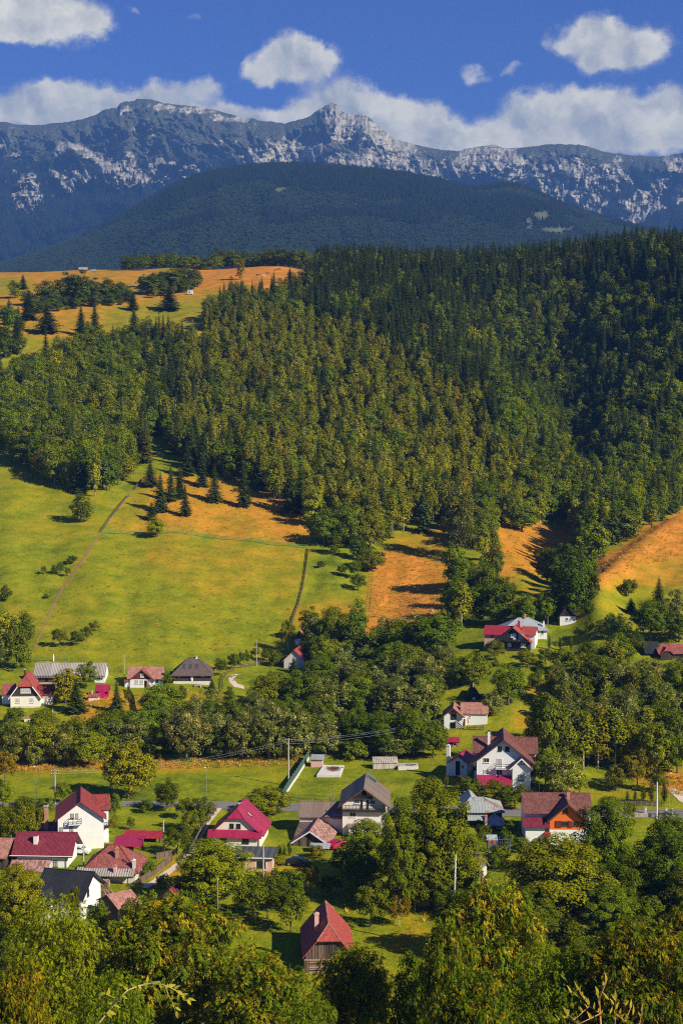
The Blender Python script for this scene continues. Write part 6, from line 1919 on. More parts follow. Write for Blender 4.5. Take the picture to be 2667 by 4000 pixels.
    ('shrub', 640, 3470, 3412, 64, (.9, .85, .8), None, 'dull bush on the far side of the village lane'),
    ('fruit_tree', 281, 3560, 3463, 58, (1.0, .85, .7), 236, 'thin tree in front of the black roofed house'),
    ('walnut_tree', 65, 3620, 3378, 200, (1.35, .95, .75), 235, 'rusty round tree at the left edge below the maroon house'),
    ('fruit_tree', 520, 3600, 3505, 150, (.9, .85, .75), 228, 'shrubby tree beside the small grey shed'),
    ('fruit_tree', 600, 3580, 3500, 110, (1.2, 1.0, .75), 228, 'yellowish shrubby tree above the big gold tree'),
    ('fruit_tree', 380, 3600, 3520, 100, None, 232, 'green shrub right of the white gable'),
    ('fruit_tree', 730, 3600, 3480, 120, (.8, .82, .8), 236, 'dark shrub below the lane cottage'),
    ('shrub', 1960, 3355, 3300, 110, None, None, 'hedge bush in front of the playground'),
    ('fruit_tree', 1930, 3150, 3075, 150, (1.2, .95, .75), None, 'brown green bushes under the guest house'),
    ('fruit_tree', 2010, 3160, 3065, 120, None, None, 'leafy bush hiding the guest house foot'),
    ('fruit_tree', 1830, 3110, 3040, 110, (.8, .8, .78), None, 'dark bush left of the guest house foot'),
    ('thuja_tree', 1742, 3080, 3020, 22, (1.3, 1.2, 1), None, 'narrow yellow green thuja below the summer kitchen'),
    # bottom foreground
    ('locust_tree', 210, 3900, 3500, 430, (1.15, 1.1, .9), 158, 'light green feathery tree at the lower left'),
    ('ash_tree', 690, 3900, 3505, 540, None, 160, 'big gold tipped ash at the lower left centre'),
    ('ash_tree', 1000, 3900, 3712, 400, (.85, .85, .85), 150, 'gold tipped ash right of the big one at the bottom'),
    ('ash_tree', 60, 3900, 3760, 260, (1.0, .8, .7), 118, 'rusty tinted ash in the lower left corner'),
    ('locust_tree', 420, 3900, 3790, 330, (.7, .8, .75), 126, 'dark green feathery tree at the bottom left of centre'),
    ('ash_tree', 1390, 3900, 3690, 300, (1.0, .95, .85), 178, 'dark tree in front of the front barn'),
    ('walnut_tree', 1605, 3950, 3728, 160, (.6, .66, .66), 165, 'narrow dark tree at the right edge of the front lawn'),
    ('ash_tree', 1930, 3900, 3440, 390, (1.1, .98, .8), 166, 'tall gold crowned ash right of the front lawn'),
    ('ash_tree', 1760, 3900, 3600, 230, (.95, .95, .8), 158, 'green ash leaning against the tall gold one'),
    ('locust_tree', 2180, 3900, 3700, 420, (.95, .92, .8), 142, 'dark feathery tree at the bottom right of centre'),
    ('ash_tree', 2510, 3900, 3610, 480, (.8, .72, .7), 140, 'large dull gold ash in the lower right corner'),
    ('ash_tree', 1850, 3900, 3790, 320, (.8, .78, .7), 126, 'dark leaved ash at the bottom under the gold crowned one'),
    ('locust_tree', 1210, 3950, 3870, 260, (.7, .75, .75), 140, 'low dark feathery tree at the bottom centre'),
    ('ash_tree', 2680, 3900, 3560, 260, (.7, .66, .64), 160, 'dark ash cut by the right edge near the bottom'),
    # top meadows
    ('beech_tree', 60, 1165, 1095, 60, None, None, 'small tree on the upper left orange meadow'),
    ('spruce_tree', 92, 1130, 1070, 40, None, None, 'little spruce on the upper left meadow'),
    ('spruce_tree', 115, 1250, 1130, 70, None, None, 'spruce left of the dark tree row on the upper meadow'),
    ('beech_tree', 178, 1195, 1095, 105, (.75, .8, .8), None, 'left dark tree of the row under the hilltop barn'),
    ('beech_tree', 262, 1190, 1062, 105, (.7, .75, .78), None, 'second dark tree of the row under the hilltop barn'),
    ('beech_tree', 318, 1190, 1058, 110, (.7, .75, .78), None, 'tallest dark tree of the row under the hilltop barn'),
    ('beech_tree', 375, 1180, 1085, 90, (.75, .8, .8), None, 'fourth dark tree of the row under the hilltop barn'),
    ('beech_tree', 425, 1168, 1085, 90, (.7, .75, .78), None, 'fifth dark tree of the row under the hilltop barn'),
    ('beech_tree', 478, 1160, 1100, 80, (.85, .9, .85), None, 'last low tree of the row under the hilltop barn'),
    ('spruce_tree', 185, 1300, 1180, 105, None, None, 'broad dark spruce with long shadow on the upper left clearing'),
    ('spruce_tree', 110, 1245, 1150, 50, None, None, 'slim spruce above the broad one on the upper left clearing'),
    ('beech_tree', 35, 1290, 1180, 85, (.8, .85, .8), None, 'tree at the left edge of the upper clearing'),
    ('beech_tree', 25, 1400, 1280, 95, (.8, .85, .8), None, 'lower tree at the left edge of the upper clearing'),
    ('beech_tree', 88, 1365, 1300, 45, None, None, 'small round tree low on the upper left clearing'),
    ('spruce_tree', 520, 1210, 1140, 52, None, None, 'lone spruce beside the white hut on the upper meadow'),
    ('spruce_tree', 660, 1212, 1112, 92, None, None, 'wide lone spruce left of the white caravan'),
    ('spruce_tree', 318, 1310, 1190, 56, None, None, 'left of the spruces at the lower rim of the upper meadow'),
    ('spruce_tree', 372, 1300, 1180, 52, None, None, 'second spruce at the lower rim of the upper meadow'),
    ('spruce_tree', 525, 1310, 1195, 60, None, None, 'third spruce at the lower rim of the upper meadow'),
    ('spruce_tree', 1132, 1106, 1045, 44, None, None, 'small spruce standing in the cow pasture'),
    ('spruce_tree', 1240, 1070, 958, 62, None, None, 'tall dark spruce at the right end of the cow pasture'),
    ('beech_tree', 1290, 1075, 1000, 80, (1.5, 1.3, .9), None, 'yellowish tree beside the spruce at the cow pasture'),
    ('birch_tree', 1196, 1108, 1035, 56, (1.2, .8, .7), None, 'rusty birch at the edge of the cow pasture'),
    ('birch_tree', 942, 1092, 1010, 40, (.9, .7, .6), None, 'bare trunked birch in front of the pasture hedge'),
    ('beech_tree', 590, 1150, 1070, 110, (.8, .85, .8), None, 'dark tree in the dip left of the white caravan'),
    ('beech_tree', 690, 1130, 1050, 120, None, None, 'leafy tree above the white caravan'),
    ('birch_tree', 755, 1130, 1050, 60, None, None, 'birch right behind the white caravan'),
    # group on the pasture
    ('spruce_tree', 588, 1900, 1795, 70, None, None, 'upper left spruce of the pasture group'),
    ('spruce_tree', 628, 2000, 1840, 66, None, None, 'left front spruce of the pasture group'),
    ('spruce_tree', 668, 1960, 1808, 52, None, None, 'thin spruce behind the front pair of the pasture group'),
    ('spruce_tree', 702, 1945, 1815, 60, None, None, 'middle spruce of the pasture group'),
    ('spruce_tree', 724, 2016, 1893, 52, None, None, 'front spruce of the pasture group'),
    ('spruce_tree', 732, 1858, 1718, 62, None, None, 'tall spruce with long bare trunk at the top of the pasture'),
    ('spruce_tree', 790, 1902, 1765, 52, None, None, 'spruce with bare foot right of the pasture group'),
    ('spruce_tree', 838, 1960, 1810, 66, None, None, 'spruce on the orange pasture left of the last one'),
    ('spruce_tree', 952, 1980, 1812, 62, None, None, 'spruce with pale trunk in the middle of the orange pasture'),
    ('spruce_tree', 1136, 2004, 1780, 80, None, None, 'spruce with white trunk at the forest edge of the pasture'),
    ('spruce_tree', 592, 2030, 1960, 52, None, None, 'small spruce behind the yellow tree on the green fence'),
    ('walnut_tree', 608, 2098, 2018, 74, (1.3, 1.2, .9), None, 'yellow green tree standing on the green fence'),
    ('beech_tree', 318, 2042, 1915, 90, (.8, .75, .7), None, 'single brown green tree below the left forest edge'),
    ('shrub', 25, 2345, 2285, 60, (.7, .75, .8), None, 'dark bush on the pasture at the left edge'),
    ('fruit_tree', 172, 2243, 2210, 24, (.7, .75, .8), None, 'leftmost small shrub of the line along the dirt track'),
    ('fruit_tree', 212, 2246, 2208, 26, (.7, .75, .8), None, 'second small shrub of the line along the dirt track'),
    ('fruit_tree', 238, 2246, 2194, 34, (.7, .75, .8), None, 'taller shrub of the line along the dirt track'),
    ('fruit_tree', 282, 2205, 2168, 48, (.7, .75, .8), None, 'upper shrub right beside the dirt track'),
    ('fruit_tree', 266, 2252, 2215, 26, (.8, .8, .8), None, 'lowest shrub touching the dirt track'),
    ('shrub', 182, 2340, 2318, 30, (.7, .75, .8), None, 'tiny bush on the pasture left of the track'),
):
    kd, px, base, top, wpx, tint, Y, lab = row
    gname = None
    e = plant_px(kd, px, base, top, wpx, lab, tint, None, Y, None, gname, 'pale' if ('pale trunk' in lab or 'limewashed' in lab or 'white trunk' in lab) else None)
# hedge line behind the hilltop pasture: single crowns side by side
g = np.random.default_rng(77)
for i in range(44):
    px = 500 + i * 16.2
    yv = 1215 + 25 * g.random() - 2.2 * abs(i - 30)
    if px < 830: yv += 60
    p = at_y(px, yv)
    hgt = 9.5 + 3.5 * g.random() + (2.5 if px > 830 else 0)
    lab = 'leafy tree in the dark hedge row on the hilltop pasture' if px > 830 else 'leafy tree in the low wood on the crest left of the pasture'
    plant('broadleaf_tree', p, hgt, 11.0 + 2.5 * g.random(), lab, 'tree', lab, (.8, .85, .8))

# trees and bushes that fill the woods between the ones above
WOODS = [
    ('in the tree row under the hilltop barn', [(100, 1195), (500, 1160), (540, 1185), (150, 1225)], 7.0, (('beech_tree', 9, 8), ('beech_tree', 7, 7), ('shrub', 3, 5)), (.75, .8, .78)),
    ('in the scrub at the left edge of the upper clearing', [(-40, 1250), (70, 1230), (90, 1330), (40, 1430), (-40, 1450)], 15.0, (('beech_tree', 9, 8), ('spruce_tree', 12, 5)), (.8, .85, .8)),
    ('in the dip beside the white caravan', [(560, 1120), (760, 1090), (790, 1130), (600, 1165)], 8.0, (('beech_tree', 9, 9), ('birch_tree', 9, 5)), (.85, .88, .8)),
    ('in the stream wood across the valley', [(-60, 2880), (150, 2870), (300, 2890), (420, 2885), (560, 2900), (640, 2850), (900, 2800), (1050, 2760), (1300, 2790), (1680, 2830), (1700, 2950), (1300, 2945), (1000, 2955), (640, 2965), (300, 2990), (-60, 2992)], 7.0, (('willow_tree', 8, 7), ('walnut_tree', 8, 7.5), ('shrub', 3.6, 4.6)), (.85, .88, .8)),
    ('in the wood below the dry red meadow', [(1190, 2480), (1400, 2530), (1560, 2520), (1720, 2500), (1740, 2600), (1715, 2700), (1670, 2840), (1050, 2810), (1080, 2760), (1240, 2700)], 7.0, (('walnut_tree', 8.5, 7.5), ('willow_tree', 8, 7), ('shrub', 3.5, 4.5)), (.8, .85, .8)),
    ('in the mixed wood on the right', [(2130, 2760), (2290, 2610), (2400, 2600), (2520, 2700), (2700, 2710), (2700, 3010), (2500, 3000), (2150, 2995), (2120, 2900)], 5.6, (('walnut_tree', 9, 7), ('birch_tree', 11, 4.6), ('willow_tree', 9, 7), ('shrub', 3.5, 4.5)), (.8, .82, .78)),
    ('in the clump above the red roofed farm', [(1780, 2300), (1960, 2240), (1990, 2420), (1850, 2400), (1760, 2470)], 6.5, (('beech_tree', 11, 7), ('shrub', 3.5, 4.5)), (.85, .88, .85)),
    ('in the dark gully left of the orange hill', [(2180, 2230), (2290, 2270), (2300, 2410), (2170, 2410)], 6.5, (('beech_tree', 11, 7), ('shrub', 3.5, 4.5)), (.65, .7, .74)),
    ('in the garden slope on the right', [(1800, 2560), (1960, 2575), (2100, 2560), (2300, 2460), (2440, 2440), (2450, 2560), (2300, 2640), (2100, 2650), (1980, 2620), (1790, 2680)], 7.6, (('fruit_tree', 5, 5), ('shrub', 2.6, 3.6), ('shrub', 2.2, 3)), (.9, .9, .8)),
    ('in the orchard behind the front barn', [(900, 3480), (1080, 3440), (1180, 3470), (1090, 3540), (900, 3570)], 8.5, (('fruit_tree', 5.5, 5.5), ('shrub', 2.6, 3.4)), (.95, .9, .78)),
    ('in the thicket at the lower left', [(-40, 3690), (420, 3680), (620, 3640), (760, 3600), (800, 3750), (500, 3850), (-40, 3850)], 6.0, (('fruit_tree', 4.5, 5.5), ('fruit_tree', 5, 6), ('shrub', 3, 4)), (.95, .88, .75)),
    ('in the thicket at the lower right', [(1850, 3640), (2040, 3660), (2400, 3680), (2700, 3600), (2720, 3900), (1780, 3900), (1800, 3760)], 7.5, (('walnut_tree', 9, 8), ('fruit_tree', 7, 6.5), ('shrub', 3, 4)), (.7, .72, .7)),
    ('along the hedge by the road gardens', [(30, 3180), (200, 3175), (120, 3290), (-30, 3300)], 6.0, (('fruit_tree', 4, 4), ('shrub', 2.4, 3.2)), (1.1, 1, .8)),
    ('around the playground and old house', [(1840, 3290), (2010, 3260), (2040, 3330), (1960, 3420), (1830, 3440)], 6.5, (('shrub', 2.6, 3.6), ('fruit_tree', 4, 4)), (.8, .85, .8)),
    ('between the guest house and the old house', [(1800, 3080), (1860, 3110), (2040, 3105), (2030, 3150), (1800, 3130)], 5.0, (('shrub', 2.8, 3.8), ('fruit_tree', 4, 4)), (.95, .85, .75)),
]
MARKS = [(101, 2765, 'the coral roofed cottage'), (271, 2667, 'the long barn'), (557, 2687, 'the pink roofed cottage'), (750, 2672, 'the dark chalet'), (396, 2730, 'the magenta shed'), (1150, 2612, 'the red tiled house'), (1236, 2998, 'the pump shed'), (1504, 3004, 'the slatted rack'), (1127, 3068, 'the tall pole'),
         (807, 3124, 'the middle street lamp'), (217, 3140, 'the cross armed pole'), (1770, 2846, 'the pink farmhouse'), (1962, 3096, 'the guest house'), (1787, 3022, 'the summer kitchen'), (2000, 2546, 'the black gabled house'), (2216, 2442, 'the lone white house'), (2630, 2572, 'the red edge roof'), (1849, 2735, 'the tiny black hut'),
         (1690, 2565, 'the wide dark tree'), (1395, 2520, 'the tall tree group'), (2325, 2745, 'the very dark tree'), (2560, 3025, 'the bright walnut'), (2335, 3005, 'the rusty birch'), (500, 3118, 'the olive oak'), (1272, 2955, 'the soft pale willow'), (1150, 2968, 'the tall pale willow'), (1662, 2850, 'the yellowish willow'), (1425, 2860, 'the green stream tree'),
         (923, 3310, 'the magenta house'), (1284, 3803, 'the front barn'), (235, 3545, 'the black roofed house'), (690, 3900, 'the big gold ash'), (1930, 3900, 'the tall gold ash'), (2180, 3650, 'the huge walnut'), (2510, 3900, 'the dull gold ash'), (1900, 3244, 'the zinc roofed house'), (1922, 3332, 'the playground tower'), (180, 3290, 'the brick chimney'),
         (326, 1180, 'the row of dark trees'), (660, 1150, 'the white caravan'), (35, 1330, 'the left picture edge'), (1885, 2350, 'the farm clump'), (2240, 2330, 'the dark gully tree'), (42, 2960, 'the leftmost willow'), (252, 2960, 'the olive willow')]
ADJ = {'broadleaf_tree': 'round maple', 'spruce_tree': 'scattered spruce', 'willow_tree': 'pale willow', 'walnut_tree': 'green leafy tree', 'shrub': 'low bush', 'birch_tree': 'thin birch', 'beech_tree': 'leafy tree', 'fruit_tree': 'small bushy tree'}
g = np.random.default_rng(99)
placed = [(o.location.x, o.location.y) for o in COL.objects if o.parent is None and o.name.split('.')[0].endswith(('_tree', 'shrub'))]
for zone, poly, sp, kinds_, tint in WOODS:
    x0, x1 = min(p[0] for p in poly), max(p[0] for p in poly)
    y0, y1 = min(p[1] for p in poly), max(p[1] for p in poly)
    for tr_ in range(900):
        px, row = x0 + (x1 - x0) * g.random(), y0 + (y1 - y0) * g.random()
        if not inpoly(np.array([px]), np.array([row]), poly)[0]:
            continue
        p = hit(px, row)
        if any((p.x - a) ** 2 + (p.y - b) ** 2 < (sp * .72) ** 2 for a, b in placed):
            continue
        placed.append((p.x, p.y))
        kd, hh, ww = kinds_[int(g.integers(0, len(kinds_)))]
        f = .8 + .4 * g.random()
        kk_ = .85 + .3 * g.random()
        tn = tuple(c * kk_ * (1 + .06 * (g.random() - .5)) for c in tint)
        mx_, my_, mn_ = min(MARKS, key=lambda q: (q[0] - px) ** 2 + 1.6 * (q[1] - row) ** 2)
        dx_, dy_ = px - mx_, row - my_
        lab = ADJ[kd] + ' ' + ('left of' if dx_ < 0 and abs(dx_) > abs(dy_) else 'right of' if dx_ > 0 and abs(dx_) > abs(dy_) else 'above' if dy_ < 0 else 'below') + ' ' + mn_ + ' ' + zone
        if len(lab.split()) > 16:
            lab = lab[:-(len(zone) + 1)]
        plant(kd, p, hh * f, ww * f, lab, 'shrub' if kd == 'shrub' else 'tree', lab, tn)
print('TREES', len(placed))

def tuft_mesh(seed, col, hgt):
    g = np.random.default_rng(seed)
    V = []
    for k in range(14):
        a = g.random() * 6.28; r = .28 * g.random() ** .5
        b = np.array([r * math.cos(a), r * math.sin(a), -.03])
        d = np.array([math.cos(a) * .35 + g.normal() * .2, math.sin(a) * .35 + g.normal() * .2, 1.0])
        s = np.array([-math.sin(a), math.cos(a), 0]) * .035
        h_ = hgt * (.6 + .6 * g.random())
        V += [b - s, b + s, b + d * h_ * .6 + s * .7, b + d * h_]
    me = np_mesh('grass_tuft', np.array(V), np.arange(len(V)).reshape(-1, 4), col)
    return me
TG = [tuft_mesh(i, leaf_mat('dry_grass_%d' % i, a_, b_, .2, .02, .2), h_) for i, (a_, b_, h_) in enumerate((((.50, .22, .04), (.80, .42, .10), .50), ((.34, .22, .02), (.60, .40, .05), .48), ((.16, .20, .01), (.32, .35, .02), .40)))]
pp, ii_, sc_ = [], [], []
g = np.random.default_rng(123)
for poly, n, mixw in ((([(2300, 2290), (2320, 2200), (2480, 2100), (2700, 1985), (2700, 2170), (2480, 2215)]), 1100, (.6, .25, .15)), ([(1445, 2220), (1520, 2140), (1740, 2100), (1740, 2460), (1440, 2460)], 800, (.5, .3, .2)),
                      ([(-60, 2968), (420, 2975), (900, 2965), (1180, 2950), (1180, 2990), (900, 3000), (420, 3008), (-60, 3018)], 1700, (.35, .35, .3)), ([(1960, 2070), (2230, 2050), (2230, 2240), (1990, 2280)], 350, (.4, .3, .3)),
                      ([(420, 2070), (560, 1880), (900, 1870), (1200, 2010), (1200, 2130), (800, 2090)], 500, (.4, .35, .25)), ([(720, 2700), (900, 2700), (860, 2810), (560, 2860), (300, 2860), (260, 2740)], 900, (.3, .35, .35)),
                      ([(900, 3560), (1180, 3700), (1180, 3880), (1700, 3880), (1700, 3560)], 160, (0, .3, .7)), ([(100, 2560), (400, 2100), (1200, 2160), (1130, 2560)], 400, (.1, .3, .6)), ([(2400, 3025), (2700, 3030), (2700, 3110), (2640, 3110)], 400, (.5, .3, .2))):
    x0, x1 = min(p[0] for p in poly), max(p[0] for p in poly)
    y0, y1 = min(p[1] for p in poly), max(p[1] for p in poly)
    qx = x0 + (x1 - x0) * g.random(n); qy = y0 + (y1 - y0) * g.random(n)
    ok = inpoly(qx, qy, poly)
    for a, b in zip(qx[ok], qy[ok]):
        p = hit(a, b)
        pp.append(tuple(p)); ii_.append(int(g.choice(3, p=mixw))); sc_.append(.6 + .9 * g.random())
sc_ = np.array(sc_)
scatter('tall_grass', pp, np.stack([sc_ * 1.4, sc_ * 1.4, sc_], 1), np.stack([0 * sc_, 0 * sc_, 6.28 * g.random(len(sc_))], 1), ii_, TG, 'tufts of dry and green grass on the meadows')
# ================================================================== ROADS, FENCES, SMALL THINGS
def strip(name, left, right, mat, lift=.05, label=None, kind='structure', sub=14):
    """a sheet draped on the ground between two edge lines given as photograph pixels"""
    def dens(line):
        out = []
        for i in range(len(line) - 1):
            for q in range(sub):
                f = q / sub
                out.append((line[i][0] + (line[i + 1][0] - line[i][0]) * f, line[i][1] + (line[i + 1][1] - line[i][1]) * f))
        out.append(line[-1])
        return out
    A = [hit(*p) for p in dens(left)]
    B = [hit(*p) for p in dens(right)]
    vs, fs = [], []
    nc_ = 5
    for a, b in zip(A, B):
        for j in range(nc_):
            q = a.lerp(b, j / (nc_ - 1))
            vs.append((q.x, q.y, float(zat(q.x, q.y)) + lift))
    for i in range(len(A) - 1):
        for j in range(nc_ - 1):
            o = i * nc_ + j
            fs.append((o, o + 1, o + nc_ + 1, o + nc_))
    o = MB().add(vs, fs).build(name, mat, None, True)
    return tag(o, label, kind=kind)
asph = plain('asphalt', (.20, .185, .165), .9, .10, .5)
grav = plain('pale_gravel', (.62, .50, .37), .95, .14, .7, bump=.02)
dirt = plain('bare_soil', (.30, .16, .075), .95, .2, .5, bump=.03)
strip('road', [(-500, 3152), (150, 3149), (560, 3152), (830, 3160), (1180, 3172), (1560, 3182), (1900, 3190), (2300, 3196), (3200, 3206)],
      [(-500, 3134), (150, 3131), (560, 3131), (830, 3133), (1180, 3140), (1560, 3148), (1900, 3155), (2300, 3163), (3200, 3172)], asph, .06, 'grey asphalt road running across the valley floor')
strip('lane', [(826, 3158), (800, 3200), (770, 3260), (735, 3330), (690, 3372), (620, 3425), (548, 3470)],
      [(868, 3160), (830, 3205), (792, 3265), (752, 3340), (712, 3380), (648, 3432), (580, 3474)], grav, .07, 'pale village lane leading down from the road')
strip('path', [(955, 2693), (915, 2685), (896, 2668), (893, 2650), (905, 2638)], [(952, 2680), (928, 2672), (916, 2660), (918, 2648), (942, 2634)], grav, .06, 'short pale bend of a gravel path on the slope')
strip('track', [(128, 2540), (180, 2420), (240, 2300), (300, 2215), (350, 2140), (392, 2088)], [(134, 2540), (188, 2421), (249, 2301), (309, 2217), (357, 2142), (397, 2088)], dirt, .06, 'narrow dirt track climbing between the pastures')
strip('drive', [(2700, 3158), (2650, 3130), (2610, 3090), (2600, 3082)], [(2780, 3150), (2700, 3100), (2640, 3078), (2618, 3078)], grav, .07, 'pale drive climbing from the road at the right edge')

def along(line, step):
    """points every step metres along a ground line given in photograph pixels"""
    P = [hit(*p) for p in line]
    out = []
    carry = 0.0
    for a, b in zip(P[:-1], P[1:]):
        L = (b - a).length
        d = carry
        while d < L:
            q = a.lerp(b, d / L)
            q.z = float(zat(q.x, q.y))
            out.append(q)
            d += step
        carry = d - L
    return out
def fence(name, line, label, mat, step=2.5, hgt=1.2, rails=3, rail_h=.10, post=.12, boards=False, mesh=None, cat='fence'):
    pts = along(line, step)
    if len(pts) < 2: return
    o = pts[0]
    e = empty(name, o, 0, label, cat)
    pm = MB().box(-post / 2, post / 2, -post / 2, post / 2, -.3, hgt + .1).mesh('post')
    pm.materials.append(M[mat])
    for p in pts:
        q = link('post', pm, None, e); q.location = p - o
    for r in range(rails):
        z = hgt * (r + 1) / rails - .06
        for a, b in zip(pts[:-1], pts[1:]):
            MB().bar(a - o + Vector((0, -.05, z)), b - o + Vector((0, -.05, z)), .04, rail_h).build('rail', M[mat], e)
    if boards:
        bm_ = MB()
        for a, b in zip(pts[:-1], pts[1:]):
            n = int((b - a).length / .16)
            dirv = (b - a).normalized()
            for i in range(n):
                c = a.lerp(b, (i + .5) / n) - o
                hh = hgt * (.92 + .1 * random.random())
                bm_.bar(c + Vector((0, -.09, .05)), c + Vector((0, -.09, hh)), .13, .025, tuple(dirv.cross(Vector((0, 0, 1)))))
        q = bm_.build('slat', M[mat], e)
        q['kind'] = 'stuff'
    if mesh:
        for a, b in zip(pts[:-1], pts[1:]):
            A, B = a - o, b - o
            MB().add([A + Vector((0, 0, .1)), B + Vector((0, 0, .1)), B + Vector((0, 0, hgt)), A + Vector((0, 0, hgt)), A + Vector((0, .03, .1)), B + Vector((0, .03, .1)), B + Vector((0, .03, hgt)), A + Vector((0, .03, hgt))], [(0, 1, 2, 3), (7, 6, 5, 4), (0, 4, 5, 1), (1, 5, 6, 2), (2, 6, 7, 3), (3, 7, 4, 0)]).build('panel', M[mesh], e)
    return e
fence('pasture_fence', [(397, 2084), (600, 2090), (820, 2102), (1010, 2122), (1204, 2144)], 'long green painted rail fence across the upper pasture', 'green_paint', 3.4, 1.25, 3, .16, .16)
fence('plank_fence', [(1205, 2147), (1198, 2210), (1183, 2300), (1165, 2370), (1140, 2440)], 'grey plank fence down the right side of the big meadow', 'fence_wood', 2.4, 1.0, 3, .20, .14)
fence('rail_fence', [(398, 2080), (430, 2030), (470, 1980), (508, 1936)], 'brown rail fence climbing from the green fence corner', 'fence_wood', 2.4, 1.2, 3, .20, .16)
fence('rail_fence', [(530, 1912), (548, 1890), (566, 1870)], 'short upper piece of brown rail fence beside the pasture spruces', 'fence_wood', 2.4, 1.2, 3, .20, .16)
fence('wire_fence', [(1452, 2245), (1450, 2320), (1440, 2400)], 'thin post fence left of the red meadow', 'fence_wood', 3.0, 1.1, 1, .04, .12)
fence('wire_fence', [(1440, 2362), (1530, 2356), (1600, 2354), (1690, 2350)], 'thin post fence crossing the lower red meadow', 'fence_wood', 3.6, 1.1, 1, .04, .12)
fence('garden_fence', [(108, 2585), (160, 2584), (215, 2583), (280, 2583)], 'pale green fence behind the grey barn', 'green_paint', 3.0, 1.1, 3, .10, .10)
fence('road_fence', [(36, 3160), (110, 3158), (216, 3157)], 'dark mesh fence beside the road behind the brick chimney', 'fence_wood', 3.0, 1.3, 2, .06, .12, False, 'timber')
fence('lane_fence', [(846, 3165), (815, 3205), (785, 3260), (755, 3315), (735, 3350)], 'brown board fence along the left side of the upper lane', 'fence_wood', 2.4, 1.3, 2, .10, .12, True)
fence('lane_fence', [(672, 3368), (630, 3400), (580, 3436), (540, 3462)], 'brown board fence along the left side of the lower lane', 'fence_wood', 2.4, 1.25, 2, .10, .12, True)
fence('lane_fence', [(612, 3356), (680, 3345), (705, 3330)], 'board fence in front of the dark garden fruit tree', 'fence_wood', 2.4, 1.1, 2, .10, .12, True)
fence('orchard_fence', [(880, 3610), (960, 3602), (1070, 3596)], 'wooden rail fence behind the left orchard trees', 'fence_wood', 2.6, 1.0, 2, .12, .14)
fence('hill_fence', [(870, 2612), (940, 2612), (1010, 2600), (1050, 2575)], 'rail fence above the winding gravel path', 'fence_wood', 2.6, 1.1, 3, .12, .14)
fence('hill_fence', [(872, 2690), (868, 2660), (890, 2632), (930, 2615)], 'rail fence on the left side of the gravel path', 'fence_wood', 2.6, 1.1, 3, .12, .14)
fence('terrace_fence', [(1824, 2852), (1870, 2854), (1900, 2853)], 'brown fence on the terrace before the pink roofed farmhouse', 'fence_wood', 2.0, 1.1, 3, .18, .14)
fence('picket_fence', [(2396, 3146), (2470, 3148), (2540, 3150), (2612, 3150)], 'low picket fence in front of the thuja row', 'fence_wood', 2.4, 1.0, 2, .08, .12, True)
fence('street_fence', [(1110, 3130), (1250, 3137), (1400, 3145)], 'thin dark green mesh fence at the road below the tank', 'green_net', 3.2, 1.4, 2, .04, .10)
fence('yard_fence', [(1640, 3545), (1770, 3530)], 'pale picket fence beside the white birch trunk', 'fr_white', 2.0, 1.0, 2, .06, .1, True)
fence('bank_fence', [(500, 2700), (525, 2745), (535, 2800), (540, 2830)], 'dark board fence down the slope right of the lone spruce', 'timber', 2.2, 1.5, 2, .1, .14, True)
# green netting fence with white base wall by the tank
pts = along([(1106, 3122), (1130, 3085), (1160, 3040), (1185, 3000), (1208, 2962)], 2.6)
o = pts[0]
e = empty('netting_fence', o, 0, 'dark green netting fence on a white base wall beside the tank lawn', 'fence')
for a, b in zip(pts[:-1], pts[1:]):
    MB().bar(a - o + Vector((0, 0, .2)), b - o + Vector((0, 0, .2)), .22, .75).build('base_wall', M['concrete'], e)
    A, B = a - o, b - o
    MB().bar(A + Vector((-.05, 0, 1.25)), B + Vector((-.05, 0, 1.25)), .05, 1.35).build('netting', M['green_net'], e)
for p in pts:
    MB().tube([(p - o) + Vector((0, 0, .5)), (p - o) + Vector((0, 0, 2.2))], .05, 6).build('post', M['metal'], e)
# stone wall and white gate posts at the right road
a, b = hit(2440, 3192), hit(2540, 3194)
e = empty('stone_wall', a, 0, 'low rubble stone wall at the right roadside', 'wall')
stone = plain('rubble_stone', (.42, .35, .27), .95, .3, 2.5)
L = (b - a).length
dv = (b - a) / L
for i in range(34):
    for j in range(3):
        c = dv * (L * (i + .5 + .4 * (j % 2)) / 34.5) + Vector((0, random.uniform(-.06, .06), .16 + .25 * j))
        s = MB()
        rx, ry, rz = .16 + .04 * random.random(), .2, .12 + .02 * random.random()
        s.add([(c.x + rx * u, c.y + ry * v, c.z + rz * w_) for u, v, w_ in ((-1, -.8, -1), (1, -.9, -1), (.9, 1, -1), (-.9, .9, -1), (-.85, -.75, 1), (.9, -.8, .9), (.8, .9, 1), (-.9, .8, .95))], [(0, 3, 2, 1), (4, 5, 6, 7), (0, 1, 5, 4), (1, 2, 6, 5), (2, 3, 7, 6), (3, 0, 4, 7)])
        s.build('stone', stone, e)
for i, (px, r0) in enumerate(((2478, 3184), (2519, 3180), (2600, 3182), (2624, 3186))):
    p = hit(px, r0)
    e = empty('gate_post', p, 0, ['squat white gate post at the left end of the stone wall', 'second white gate post beside the stone wall', 'white gate post right of the concrete pole', 'rightmost white gate post at the road'][i], 'post')
    MB().box(-.22, .22, -.22, .22, -.3, .55 if i == 0 else 1.2).build('shaft', M['concrete'], e)
    MB().box(-.28, .28, -.28, .28, .55 if i == 0 else 1.2, .65 if i == 0 else 1.32).build('cap', M['old_concrete'], e)
e = fence('road_railing', [(2520, 3186), (2600, 3187), (2680, 3190)], 'dark rail between the white gate posts', 'fr_dark', 2.6, 1.0, 2, .06, .08)

